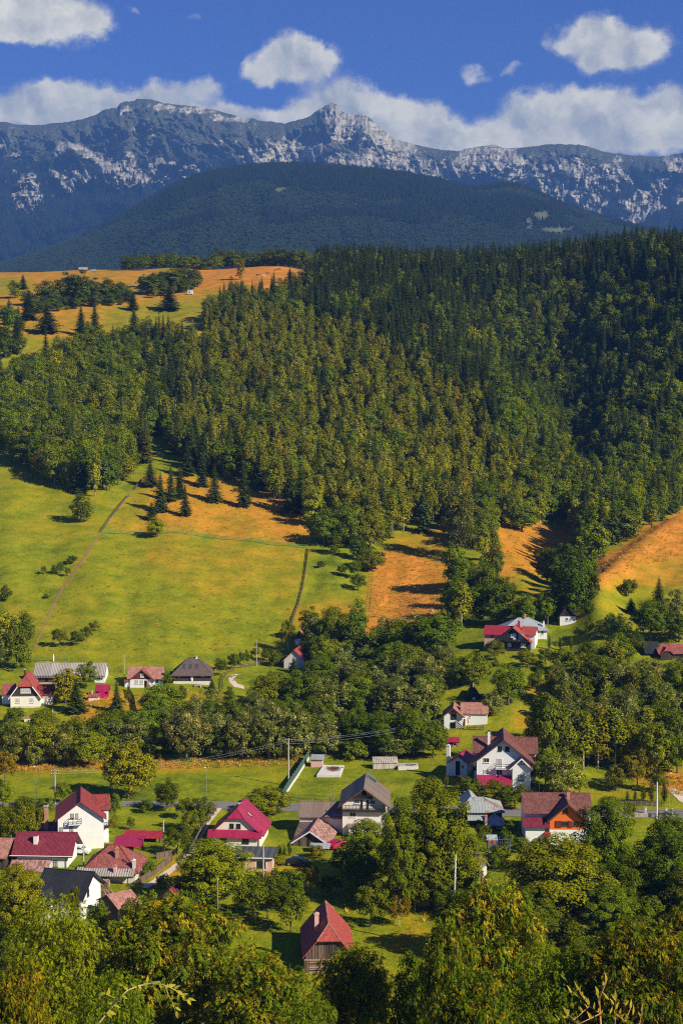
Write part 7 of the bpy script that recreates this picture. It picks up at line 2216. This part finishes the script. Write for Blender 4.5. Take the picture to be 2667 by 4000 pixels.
def pole(px, base, top, label, mat='pole_conc', r=.14, arms=0, lamp=None, Y=None, name='utility_pole', cat='pole', lean=0.0, foot=None):
    p = hit(px, base) if Y is None else at_y(px, Y)
    hgt = p.y * ray(px, top)[1] - p.z
    e = empty(name, p, 0, label, cat)
    MB().tube([(0, 0, -.4), (lean * .5, 0, hgt * .5), (lean, 0, hgt)], [r, r * .85, r * .62], 8).build('shaft', M[mat], e)
    for k in range(arms):
        z = hgt - .35 - .55 * k
        MB().box(-.75, .75, -.05, .05, z - .05, z + .05).build('crossarm', M['fr_dark'], e)
        for x in (-.7, -.35, .35, .7):
            MB().tube([(x, 0, z + .05), (x, 0, z + .22)], [.05, .035], 6).build('insulator', M['fr_white'], e)
    if lamp:
        MB().tube([(lean, 0, hgt - .02), (lean + lamp * .25, -.05, hgt + .12)], .035, 6).build('arm', M['metal'], e)
        MB().box(lean + lamp * .25 - .22, lean + lamp * .25 + .22, -.17, .07, hgt + .06, hgt + .16).build('lamp_head', M['fr_white'], e)
    if foot:
        MB().tube([(0, 0, -.3), (0, 0, hgt * .16)], [r * 1.25, r * 1.2], 8).build('painted_foot', M[foot], e)
    return e, p, hgt
P_ = {}
P_['mid'] = pole(1127, 3068, 2884, 'tall concrete pole at the netting fence in the middle', r=.19, arms=1)
P_['left'] = pole(217, 3140, 3006, 'concrete pole with cross arms by the road left of the red roof', r=.17, arms=2)
pole(143, 3126, 2996, 'slim grey street lamp near the left end of the road', 'metal', .06, lamp=-1, name='street_lamp', cat='street lamp')
pole(807, 3124, 2999, 'slim grey street lamp by the road above the magenta roof', 'metal', .06, lamp=-1, name='street_lamp', cat='street lamp')
pole(2104, 3100, 3019, 'slim street lamp right of the guest house', 'metal', .06, lamp=1, name='street_lamp', cat='street lamp')
pole(2612, 3156, 3022, 'slim street lamp at the right edge by the drive', 'metal', .06, lamp=1, name='street_lamp', cat='street lamp')
pole(640, 3338, 3204, 'grey pole at the corner of the lane fence', 'pole_conc', .17, foot='brick')
P_['wire'] = pole(328, 3398, 3300, 'concrete pole in front of the hipped house', 'pole_conc', .16)
pole(500, 3458, 3392, 'dark slim pole at the corner of the hipped house', 'fr_dark', .08)
pole(1029, 3436, 3300, 'grey concrete pole before the pink annex', 'pole_conc', .16, foot='brick')
pole(852, 3600, 3430, 'brown wooden pole rising from the gold ash', 'pole_wood', .13, Y=228, lean=-.2)
pole(1301, 3136, 3072, 'brown wooden pole behind the balcony house wing', 'pole_wood', .13)
pole(2563, 3198, 3055, 'white concrete pole at the right roadside', 'concrete', .20)
pole(486, 2652, 2556, 'grey pole at the left corner of the pink roofed cottage', 'pole_conc', .13)
pole(1002, 2602, 2500, 'slim pale pole on the slope above the gravel path', 'pole_conc', .12)
pole(1125, 2545, 2495, 'slim pole beside the wooden hut', 'pole_conc', .10)
pole(525, 2686, 2658, 'short dark post before the pink roofed cottage', 'timber', .14, name='garden_post', cat='post')
pole(207, 2790, 2768, 'white post on the lawn below the coral roofed cottage', 'white', .12, name='garden_post', cat='post')
pole(357, 2763, 2748, 'small pale post on the lawn left of the lone spruce', 'white', .08, name='garden_post', cat='post')
pole(210, 2583, 2556, 'pollarded white tree stump behind the grey barn', 'white', .22, name='tree_stump', cat='stump')
pole(2622, 2512, 2460, 'leaning grey pole at the right edge above the red roof', 'pole_wood', .10)
pole(2138, 2445, 2408, 'thin grey pole beside the lone white house', 'pole_conc', .08)
pole(1752, 2900, 2830, 'thin mast left of the small magenta shelter', 'metal', .05)
# birch trunk, bare and white
p = at_y(1773, 232)
e = empty('bare_birch', p, 0, 'tall bare white birch trunk among the dark walnut trees', 'tree')
hgt = p.y * ray(1780, 3338)[1] - p.z
MB().tube([(0, 0, -.3), (.08, 0, hgt * .3), (.12, 0, hgt * .6), (.30, 0, hgt)], [.26, .2, .17, .11], 8).build('trunk', BM['birch'], e, True)
for q in range(5):
    z = hgt * (.35 + .13 * q)
    MB().tube([(.12, 0, z), (.12 + (.45 if q % 2 else -.45), .1, z + .35)], [.05, .02], 5).build('branch_stub', BM['birch'], e)

# wires
def wire(A, B, sag, label):
    n = 18
    pts = [A.lerp(B, i / n) - Vector((0, 0, sag * 4 * (i / n) * (1 - i / n))) for i in range(n + 1)]
    o = pts[0].copy()
    w_ = MB().tube([p - o for p in pts], .013, 4, False).build('overhead_wire', M['metal'])
    w_.location = o
    tag(w_, label, 'wire', 'overhead wires between the poles')
top = lambda t: t[1] + Vector((0, 0, t[2] - .3))
far = hit(1745, 2900) + Vector((0, 0, 6.0))
for j, dz in enumerate((0, -.35, -.9)):
    wire(top(P_['mid']) + Vector((.3, 0, dz)), far + Vector((0, 0, dz)), .9, ['top overhead wire running right from the tall pole', 'middle overhead wire running right from the tall pole', 'lowest overhead wire running right from the tall pole'][j])
for j, dz in enumerate((0, -.5)):
    wire(top(P_['left']) + Vector((.4, 0, dz)), top(P_['mid']) + Vector((-.3, 0, dz)), 1.6, ['upper overhead wire between the two concrete poles over the field', 'lower overhead wire between the two concrete poles over the field'][j])

# concrete tank with stained lid and hose
cs = [hit(1237, 3037), hit(1330, 3038), hit(1344, 2996), hit(1263, 2994)]
c0 = sum(cs, Vector()) / 4
e = empty('water_tank', c0, 0, 'low white concrete tank with brown stained lid on the lawn', 'tank')
q = [c - c0 for c in cs]
zt = max(v.z for v in q) + .35
MB().add([(v.x, v.y, -1.2) for v in q] + [(v.x, v.y, zt) for v in q], [(0, 3, 2, 1), (4, 5, 6, 7), (0, 1, 5, 4), (1, 2, 6, 5), (2, 3, 7, 6), (3, 0, 4, 7)]).build('wall', M['concrete'], e)
lm_, t, bs = new_mat('stained_concrete')
ob = t.new('ShaderNodeTexCoord').outputs['Object']
nz = t.noise(ob, .9, 5, .6)
dd = t.vm('LENGTH', t.vm('MULTIPLY', t.vm('ADD', ob, (-.3, -1.0, 0)), (1, .6, 0)))
stn = t.ss(t.m('ADD', t.m('MULTIPLY', dd, -.45), nz), -.35, .05)
t.set(bs.inputs['Base Color'], t.mix(stn, t.mix(nz, (.52, .49, .43), (.74, .71, .64)), (.16, .075, .035)))
bs.inputs['Roughness'].default_value = .8
li = [v * .93 for v in q]
MB().add([(v.x, v.y, zt - .06) for v in li] + [(v.x, v.y, zt + .05) for v in li], [(0, 3, 2, 1), (4, 5, 6, 7), (0, 1, 5, 4), (1, 2, 6, 5), (2, 3, 7, 6), (3, 0, 4, 7)]).build('lid', lm_, e)
def hose(o, r, label):
    n = 22
    pts = [(o[0] + r * math.cos(6.6 * i / n) * (1 + .02 * i), o[1] + r * .9 * math.sin(6.6 * i / n), o[2]) for i in range(n + 1)] + [(o[0] + r * 2.2, o[1] + r * .4, o[2])]
    tag(MB().tube(pts, .06, 6).build('garden_hose', M['fr_dark']), label, 'hose')
w0 = c0 + Vector((1.0, 1.6, zt + .12))
hose(w0, .8, 'coiled black hose lying on the white concrete tank')
# slatted rack and pad
h = House('slatted_rack', 'weathered wood rack with slanted slat roof on the tank lawn', 'rack', 1504, 3004, 2)
h.box('base_wall', h.x(1456), h.x(1552), 0, 2.6, -.5, h.z(2984), 'pale_wood')
for i in range(15):
    c = h.x(1458) + (h.x(1552) - h.x(1458)) * i / 14
    MB().add([(c - .13, -.2, h.z(2981)), (c + .13, -.2, h.z(2981)), (c + .13, 2.6, h.z(2966)), (c - .13, 2.6, h.z(2966)), (c - .13, -.2, h.z(2981) + .06), (c + .13, -.2, h.z(2981) + .06), (c + .13, 2.6, h.z(2966) + .06), (c - .13, 2.6, h.z(2966) + .06)], [(0, 3, 2, 1), (4, 5, 6, 7), (0, 1, 5, 4), (1, 2, 6, 5), (2, 3, 7, 6), (3, 0, 4, 7)]).build('slat', M['pale_wood'], h.root)
h.box('back_rail', h.x(1456), h.x(1554), 2.3, 2.42, h.z(2984), h.z(2967) - .02, 'pale_wood')
h.box('front_rail', h.x(1456), h.x(1554), .05, .15, h.z(2984), h.z(2980) - .08, 'pale_wood')
h = House('concrete_pad', 'low pale concrete basin right of the slatted rack', 'basin', 1594, 3008, 2)
h.box('slab', h.x(1554), h.x(1634), 0, 3.4, -.6, .75, 'concrete')
h.box('rim', h.x(1558), h.x(1630), .15, 3.25, .74, .82, 'old_concrete')
hose(h.root.location + Vector((.4, 1.2, .9)), .7, 'coiled black hose on the pale concrete basin')

# firewood
wm = [plain('cut_wood_a', (.42, .27, .19), .9, .2, 3), plain('cut_wood_b', (.30, .19, .13), .9, .2, 3), plain('cut_wood_c', (.20, .125, .09), .9, .2, 3)]
def woodpile(px, row, wpx, rows, cols, label, yaw=0, tidy=.03):
    p = hit(px, row)
    k = p.y / F
    e = empty('firewood_pile', p, R(yaw), label, 'firewood')
    W_ = wpx * k
    ms = []
    for j in range(3):
        me = MB().tube([(0, -.45, 0), (0, .45, 0)], 1.0, 6).mesh('firewood_log')
        me.materials.append(wm[j]); ms.append(me)
    rr = W_ / cols / 2
    for d in range(2):
        for r in range(rows):
            for c in range(cols - (r % 2)):
                q = link('firewood_log', ms[random.randrange(3)], None, e)
                q.scale = (rr * random.uniform(.8, 1.05), 1, rr * random.uniform(.8, 1.05))
                q.location = (-W_ / 2 + rr * (2 * c + 1 + (r % 2)) + random.gauss(0, tidy), d * .95 + random.gauss(0, .06), rr + r * rr * 1.75)
                q.rotation_euler = (0, random.random() * 3, random.gauss(0, .06))
woodpile(385, 3472, 84, 6, 16, 'long stack of reddish split firewood below the hipped house', -3)
woodpile(413, 3508, 64, 3, 9, 'smaller grey firewood stack in front of the long one', 20, .06)

# playground
h = House('playground_tower', 'little playground tower with grey roof and blue slide', 'playground', 1922, 3332, 0)
for c in (1904, 1936):
    for y in (0, 1.5): h.post(h.x(c), y, -.4, h.z(3272), .12, 'blue')
h.block(h.x(1902), h.x(1938), 0, 1.5, h.z(3278), h.z(3266), 'x', 'r_steel', 'r_steel', .15, .15, zb=h.z(3280))
h.box('deck', h.x(1902), h.x(1938), -.05, 1.55, h.z(3300), h.z(3298), 'fence_wood')
for c in (1905, 1911, 1930, 1935): h.box('panel', h.x(c - 2), h.x(c + 2), -.08, -.04, h.z(3300), h.z(3284), 'red' if c in (1905, 1935) else 'orange')
sl_ = MB()
sl_.add([(h.x(1915), 0, h.z(3297)), (h.x(1927), 0, h.z(3297)), (h.x(1928), -1.5, h.z(3330)), (h.x(1916), -1.5, h.z(3330)), (h.x(1915), 0, h.z(3297) - .08), (h.x(1927), 0, h.z(3297) - .08), (h.x(1928), -1.5, h.z(3330) - .08), (h.x(1916), -1.5, h.z(3330) - .08)], [(0, 1, 2, 3), (7, 6, 5, 4), (0, 4, 5, 1), (1, 5, 6, 2), (2, 6, 7, 3), (3, 7, 4, 0)])
sl_.build('slide', M['blue'], h.root)
h = House('swing_frame', 'blue swing frame beside the playground tower', 'swing', 1965, 3330, 0)
for c in (1942, 1990):
    MB().bar((h.x(c), -.5, -.3), (h.x(c), .2, h.z(3281)), .09, .09).build('leg', M['blue'], h.root)
    MB().bar((h.x(c), .9, -.3), (h.x(c), .2, h.z(3281)), .09, .09).build('leg', M['blue'], h.root)
MB().bar((h.x(1938), .2, h.z(3280)), (h.x(1992), .2, h.z(3280)), .1, .1).build('crossbar', M['blue'], h.root)
for c in (1956, 1974):
    s_ = MB().box(h.x(c) - .22, h.x(c) + .22, 0, .35, h.z(3316), h.z(3315)).build('seat', M['red'], h.root)
    MB().tube([(h.x(c) - .2, .2, h.z(3315)), (h.x(c) - .2, .2, h.z(3281))], .015, 4).build('chain', M['metal'], s_)
    MB().tube([(h.x(c) + .2, .2, h.z(3315)), (h.x(c) + .2, .2, h.z(3281))], .015, 4).build('chain', M['metal'], s_)

# cars
carp = {'black': plain('black_car_paint', (.012, .014, .018), .25, .05, 1, spec=.6), 'white': plain('white_car_paint', (.75, .75, .73), .3, .03, 1, spec=.5), 'red': plain('red_car_paint', (.40, .012, .05), .3, .05, 1, spec=.5)}
def car(px, row, yaw, col, label, s=1.0):
    p = hit(px, row)
    e = empty('parked_car', p + Vector((0, 0, .02)), R(yaw), label, 'car')
    # side profile along x, swept across y with narrowing roof
    prof = [(-2.15, .35), (-2.12, .75), (-1.9, .95), (-1.45, 1.02), (-.85, 1.42), (.65, 1.45), (1.3, 1.05), (1.95, .90), (2.15, .62), (2.15, .35)]
    hw = [.80, .84, .84, .82, .62, .62, .80, .82, .80, .78]
    b = MB()
    n = len(prof)
    vs = [(x, -w_, z) for (x, z), w_ in zip(prof, hw)] + [(x, w_, z) for (x, z), w_ in zip(prof, hw)]
    b.add(vs, [tuple(range(n)), tuple(range(n, 2 * n))[::-1]] + [(i, n + i, n + (i + 1) % n, (i + 1) % n) for i in range(n)])
    bo = b.build('body', carp[col], e)
    gl = MB()
    for sgn in (-1, 1):
        y0, y1 = sgn * .845, sgn * .66
        gl.add([(-1.25, y0 * .97, 1.06), (1.1, y0 * .965, 1.06), (.6, y1, 1.38), (-.8, y1, 1.38), (-1.25, y0 * .90, 1.06), (1.1, y0 * .90, 1.06), (.6, y1 * .9, 1.38), (-.8, y1 * .9, 1.38)], [(0, 1, 2, 3), (7, 6, 5, 4), (0, 4, 5, 1), (1, 5, 6, 2), (2, 6, 7, 3), (3, 7, 4, 0)])
    gl.build('side_window', M['glass'], e)
    MB().add([(1.26, -.70, 1.10), (1.26, .70, 1.10), (.72, .56, 1.44), (.72, -.56, 1.44)], [(0, 1, 2, 3)]).build('windscreen', M['glass_blue'], e)
    for x in (-1.3, 1.35):
        for y in (-.78, .78):
            w_ = MB().tube([(x, y - .1, .32), (x, y + .1, .32)], .32, 14).build('wheel', M['dark'], e)
            MB().tube([(x, y - .115, .32), (x, y + .115, .32)], .18, 10).build('rim', M['metal'], w_)
    for y in (-.6, .6):
        MB().box(2.08, 2.18, y - .16, y + .16, .62, .78).build('headlight', M['fr_white'], e)
        MB().box(-2.16, -2.08, y - .14, y + .14, .72, .86).build('tail_light', M['red'], e)
    MB().box(2.12, 2.17, -.5, .5, .42, .55).build('grille', M['metal'], e)
car(1160, 3380, -12, 'black', 'black car parked on the lawn below the old barn')
car(1310, 3312, 60, 'red', 'dark pink car parked beside the balcony house')
car(308, 3338, -10, 'white', 'white car under the magenta awning of the tall white house')
car(2140, 3092, 5, 'black', 'dark car parked in the shade right of the guest house')

# bench and table before the chalet, sheep, cows, hilltop buildings
h = House('picnic_bench', 'pale wooden bench set in front of the dark chalet', 'bench', 774, 2684, -5)
h.box('table_top', -.95, .95, -.35, .35, .72, .78, 'pale_wood')
for y in (-.75, .75): h.box('seat', -.95, .95, y - .14, y + .14, .42, .47, 'pale_wood')
for x in (-.75, .75): h.box('leg', x - .05, x + .05, -.8, .8, .0, .42, 'pale_wood'); h.box('brace', x - .05, x + .05, -.3, .3, .425, .72, 'pale_wood')
h = House('beehive', 'left pale beehive box on the lawn below the coral roofed cottage', 'beehive', 108, 2820, 10)
h.box('box', -.75, .75, -.5, .5, .1, 1.0, 'dirty'); h.lean(-.85, .85, -.6, .6, 1.02, 1.2, 'r_pink', 'lid'); h.box('stand', -.6, .6, -.4, .4, -.3, .1, 'timber')
h = House('beehive', 'right pale beehive box with flat roof below the coral roofed cottage', 'beehive', 150, 2816, -4)
h.box('box', -.9, .9, -.5, .5, .1, 1.1, 'blush'); h.lean(-1.05, 1.05, -.65, .65, 1.12, 1.2, 'r_steel', 'lid'); h.box('stand', -.7, .7, -.4, .4, -.3, .1, 'timber')
h = House('garden_parasol', 'folded pink parasol on the farmhouse terrace', 'parasol', 1828, 2842, 0)
MB().tube([(0, 0, 0), (0, 0, 2.6)], .03, 6).build('pole', M['fr_white'], h.root)
MB().tube([(0, 0, .9), (0, 0, 1.5), (0, 0, 2.3), (0, 0, 2.55)], [.16, .26, .16, .03], 8).build('canopy', M['pink'], h.root)

cowm = {'w': plain('white_hide', (.62, .58, .52), .8, .1, 4), 'b': plain('dark_hide', (.03, .022, .018), .8, .2, 4), 'r': plain('brown_hide', (.20, .10, .055), .8, .2, 4)}
def beast(px, row, yaw, col, label, name='cow', s=1.0):
    p = hit(px, row)
    e = empty(name, p, R(yaw), label, name)
    e.scale = (s, s, s)
    # one continuous skin from rump to muzzle, with legs and tail grown from the same skeleton
    vs = [(-.75, 0, 1.08), (-.25, 0, 1.05), (.30, 0, 1.04), (.72, 0, 1.12), (1.02, 0, 1.02), (1.22, 0, .82), (1.42, 0, .60)]
    ed = [(i, i + 1) for i in range(6)]
    rad = [.30, .36, .36, .27, .17, .15, .10]
    def legs(root, x, y, back):
        a = len(vs)
        vs.extend([(x, y, .80), (x + (-.10 if back else .02), y, .42), (x, y, .02)])
        ed.extend([(root, a), (a, a + 1), (a + 1, a + 2)])
        rad.extend([.15, .08, .065])
    for y in (-.2, .2):
        legs(0, -.72, y, True); legs(3, .62, y, False)
    a = len(vs); vs.extend([(-1.02, 0, 1.05), (-1.10, 0, .55)]); ed.extend([(0, a), (a, a + 1)]); rad.extend([.05, .04])
    for y in (-.2, .2):
        a = len(vs); vs.append((1.18, y, .98)); ed.append((5, a)); rad.append(.05)
    me = bpy.data.meshes.new('body')
    me.from_pydata(vs, ed, [])
    o = link('body', me, None, e)
    me.materials.append(cowm[col])
    o.modifiers.new('skin', 'SKIN')
    for i, r in enumerate(rad):
        me.skin_vertices[0].data[i].radius = (r, r)
    for q in me.skin_vertices[0].data: q.use_root = False
    me.skin_vertices[0].data[1].use_root = True
    sb = o.modifiers.new('smooth', 'SUBSURF'); sb.levels = 1; sb.render_levels = 1
    return e
for i, (px, row, yw, c_) in enumerate(((926, 1082, 170, 'b'), (939, 1091, 20, 'b'), (1006, 1078, 200, 'b'), (1030, 1081, 10, 'w'), (1046, 1070, 30, 'r'), (1078, 1058, 185, 'r'), (1090, 1056, 0, 'b'), (904, 1089, 10, 'b'))):
    beast(px, row, yw, c_, ['dark cow at the left end of the hilltop pasture', 'dark cow near the bare trunked birch', 'dark cow in the middle of the hilltop pasture', 'white cow on the hilltop pasture', 'brown cow right of the white one', 'brown cow under the hedge on the hilltop pasture', 'dark cow uppermost on the hilltop pasture', 'dark cow leftmost by the hedge'][i])
beast(1684, 2398, 120, 'w', 'white sheep near the bushes on the red meadow', 'sheep', .8)
beast(1628, 2420, 20, 'w', 'white sheep lower on the red meadow', 'sheep', .95)
h = House('hay_barn', 'grey wooden hay barn alone on the upper left crest', 'barn', 326, 1060, 10)
h.block(h.x(310), h.x(342), 0, 6, h.z(1051), h.z(1043), 'x', 'barn_wood', 'r_grey', .8, .3)
h = House('hay_shed', 'tiny pale shed right of the hilltop hay barn', 'shed', 366, 1060, 0)
h.block(h.x(358), h.x(374), 0, 4, h.z(1057), h.z(1052), 'x', 'barn_wood', 'r_steel', .3, .2)
h = House('caravan', 'white caravan hut with a mast on the upper meadow', 'caravan', 743, 1152, 0)
h.box('body', h.x(734), h.x(753), 0, 2.2, .45, h.z(1135), 'white')
MB().tube([(h.x(738), 1, h.z(1135)), (h.x(738), 1, h.z(1120))], .05, 5).build('mast', M['fr_white'], h.root)
h.win(738, 743, 1139, 1145, 0, frame='fr_dark'); h.door(746, 750, 1139, 1149, 0, 'grey_wall')
for c in (738, 749): MB().tube([(h.x(c), -.05, .3), (h.x(c), .2, .3)], .3, 10).build('wheel', M['dark'], h.root)
h.lean(h.x(733), h.x(754), -.1, 2.3, h.z(1134.5), h.z(1133.5), 'r_steel', 'roof')
h = House('feed_hut', 'tiny white hut beside the lone spruce on the upper meadow', 'hut', 498, 1156, 0)
h.block(h.x(490), h.x(507), 0, 2.4, h.z(1148), h.z(1145), 'x', 'white', 'r_steel', .2, .2)
h.box('trough', h.x(462), h.x(488), .5, 1.2, 0, .5, 'pale_wood')

# ------------------------------------------------------------------ nearest twigs at the bottom edge
twig_bark = plain('young_twig', (.46, .36, .11), .7, .15, 8)
red_bark = plain('reddish_twig', (.42, .20, .07), .7, .15, 8)
def leafm(name, c):
    m = bpy.data.materials.new(name); m.use_nodes = True
    t = NT(m.node_tree); t.n.clear()
    ob = t.new('ShaderNodeTexCoord').outputs['Object']
    cc = t.mix(t.noise(ob, 9.0, 3, .6), tuple(x * .75 for x in c), c)
    d = t.new('ShaderNodeBsdfDiffuse', ins={'Color': cc}); tr = t.new('ShaderNodeBsdfTranslucent', ins={'Color': cc})
    mx = t.new('ShaderNodeMixShader', ins={0: .4, 1: d.outputs[0], 2: tr.outputs[0]})
    t.new('ShaderNodeOutputMaterial', ins={0: mx.outputs[0]})
    return m
lfA = leafm('near_leaf', (.42, .46, .05)); lfB = leafm('near_leaf_gold', (.62, .46, .05))
def big_leaf(L, W_):
    b = MB(); n = 7
    for i in range(n + 1):
        f = i / n
        w_ = W_ * .5 * math.sin(math.pi * min(1, f ** .75)) * (1 if f < 1 else 0) + .001
        z = -.35 * L * f * f
        b.v += [(-w_, L * f, z + .22 * w_), (0, L * f, z), (w_, L * f, z + .22 * w_)]
    for i in range(n):
        o = i * 3
        b.f += [(o, o + 1, o + 4, o + 3), (o + 1, o + 2, o + 5, o + 4)]
    me = b.mesh('leaf')
    return me
def twig(label, Y, stems, leaves, bark, lm_, L, W_, name='leafy_twig'):
    """stems: lists of (px,row,radius m); leaves: (px,row,angle in the picture, size)"""
    base = stems[0][0]
    def pt(px, row, dy=0.0):
        u, s = ray(px, row)
        y = Y + dy
        return Vector((u * y, y, s * y))
    o = pt(base[0], base[1])
    o = Vector((o.x, Y, float(zat(o.x, Y))))
    e = empty(name, o, 0, label, 'twig')
    for i, st in enumerate(stems):
        pts = [pt(a, b, .12 * math.sin(j * 1.7 + i)) - o for j, (a, b, r) in enumerate(st)]
        rr = [r * .62 for _, _, r in st]
        if i == 0:
            pts = [Vector((pts[0].x * .2, pts[0].y, -.2))] + pts; rr = [rr[0] * 1.6] + rr
        MB().tube(pts, rr, 7).build('stem', bark, e, True)
    ms = []
    for j in range(3):
        me = big_leaf(L * (.9 + .12 * j), W_ * (1.05 - .08 * j)); me.materials.append(lm_[j % len(lm_)]); ms.append(me)
    gl_ = random.Random(int(Y * 7))
    leaves = list(leaves)
    for st in stems:
        for j in range(1, len(st)):
            for q_ in range(2):
                f_ = gl_.random()
                leaves.append((st[j - 1][0] + (st[j][0] - st[j - 1][0]) * f_, st[j - 1][1] + (st[j][1] - st[j - 1][1]) * f_, (gl_.uniform(-150, 150) if name == 'leafy_twig' else gl_.uniform(60, 120)), gl_.uniform(.6, 1.1)))
    for i, (a, b, ang, sc) in enumerate(leaves):
        q = link('leaf', ms[i % 3], None, e, True)
        q.location = pt(a, b, .15 * math.sin(i * 2.3)) - o
        d = Vector((math.cos(R(ang)), .35 * math.sin(i * 1.3), math.sin(R(ang)))).normalized()
        n_ = Vector((.35 * math.cos(i * 1.9), -.75, .55)).normalized()
        xax = d.cross(n_).normalized(); zax = xax.cross(d)
        q.rotation_euler = Matrix((xax, d, zax)).transposed().to_euler()
        q.scale = (sc, sc, sc)
    return e
twig('arching young leafy twig in front of the gold ash at the bottom', 15.0,
     [[(385, 3998, .016), (425, 3950, .015), (462, 3905, .014), (500, 3868, .013), (545, 3850, .011), (590, 3842, .009), (640, 3848, .008), (690, 3870, .006), (730, 3905, .004)],
      [(462, 3905, .008), (440, 3895, .006), (410, 3880, .004)], [(640, 3848, .006), (665, 3900, .005), (690, 3960, .003)]],
     [(500, 3868, 130, 1), (480, 3850, 160, 1.0), (470, 3862, 200, .9), (520, 3858, 60, .7), (545, 3850, 300, 1.1), (560, 3846, 20, .8), (585, 3842, 250, 1.2), (575, 3838, 80, 1.0), (600, 3840, 20, 1.1), (625, 3845, 300, 1.0), (640, 3850, 250, .9), (655, 3852, 10, 1.2), (668, 3865, 290, 1.1), (690, 3870, 340, 1.3), (700, 3880, 260, 1.2), (715, 3893, 300, 1.3), (730, 3905, 310, 1.4), (735, 3900, 350, 1.1), (675, 3920, 240, 1.0), (690, 3950, 280, 1.2), (685, 3935, 330, 1.1), (670, 3908, 200, .9), (425, 3950, 340, 1.2), (445, 3925, 350, 1.0), (410, 3880, 190, 1.3), (400, 3886, 230, 1.0), (545, 3860, 270, 1.0), (440, 3920, 170, .8)],
     twig_bark, [lfA, lfB], .064, .025)
twig('reddish upright shoot with golden buds at the bottom right', 11.0,
     [[(2345, 4010, .014), (2342, 3960, .012), (2338, 3900, .010), (2360, 3850, .007), (2366, 3828, .004)],
      [(2342, 3960, .008), (2300, 3930, .006), (2275, 3895, .005), (2262, 3866, .003)], [(2300, 3930, .005), (2240, 3985, .005), (2215, 3960, .003)], [(2342, 3960, .007), (2260, 4000, .006), (2210, 3975, .004)],
      [(2400, 4010, .010), (2402, 3960, .008), (2404, 3905, .005)], [(2402, 3960, .006), (2440, 3990, .006), (2460, 3940, .004)], [(2495, 4010, .007), (2500, 3970, .005), (2510, 3938, .003)]],
     [(2366, 3835, 88, 1.2), (2360, 3850, 70, 1.0), (2338, 3900, 110, 1.1), (2335, 3885, 100, 1.3), (2275, 3895, 110, 1.1), (2262, 3870, 120, 1.2), (2250, 3890, 130, .9), (2230, 3880, 110, 1.1), (2215, 3962, 120, 1.1), (2230, 3975, 60, .9), (2210, 3975, 160, 1.0), (2185, 3985, 130, .9), (2404, 3905, 95, 1.3), (2395, 3925, 110, 1.0), (2375, 3905, 120, 1.1), (2440, 3930, 60, 1.0), (2460, 3940, 75, 1.2), (2470, 3965, 80, 1.1), (2510, 3940, 85, 1.1), (2300, 3925, 100, .9), (2380, 3960, 60, .9), (2420, 3960, 80, .8)],
     red_bark, [lfB, lfB], .052, .0125, 'budding_shoot')
# ------------------------------------------------------------------ air
hz = MB()
hz.box(-15000, 15000, -300, 12500, -90, 2350)
hzm = bpy.data.materials.new('haze')
hzm.use_nodes = True
t = NT(hzm.node_tree)
t.n.clear()
pv = t.new('ShaderNodeVolumePrincipled', ins={'Color': (0.16, 0.38, 0.92, 1), 'Density': 0.000068, 'Anisotropy': 0.0})
t.new('ShaderNodeOutputMaterial', ins={'Volume': pv.outputs[0]})
hz_o = hz.build('haze', hzm)
tag(hz_o, 'bluish haze in the air of the valley', kind='stuff')
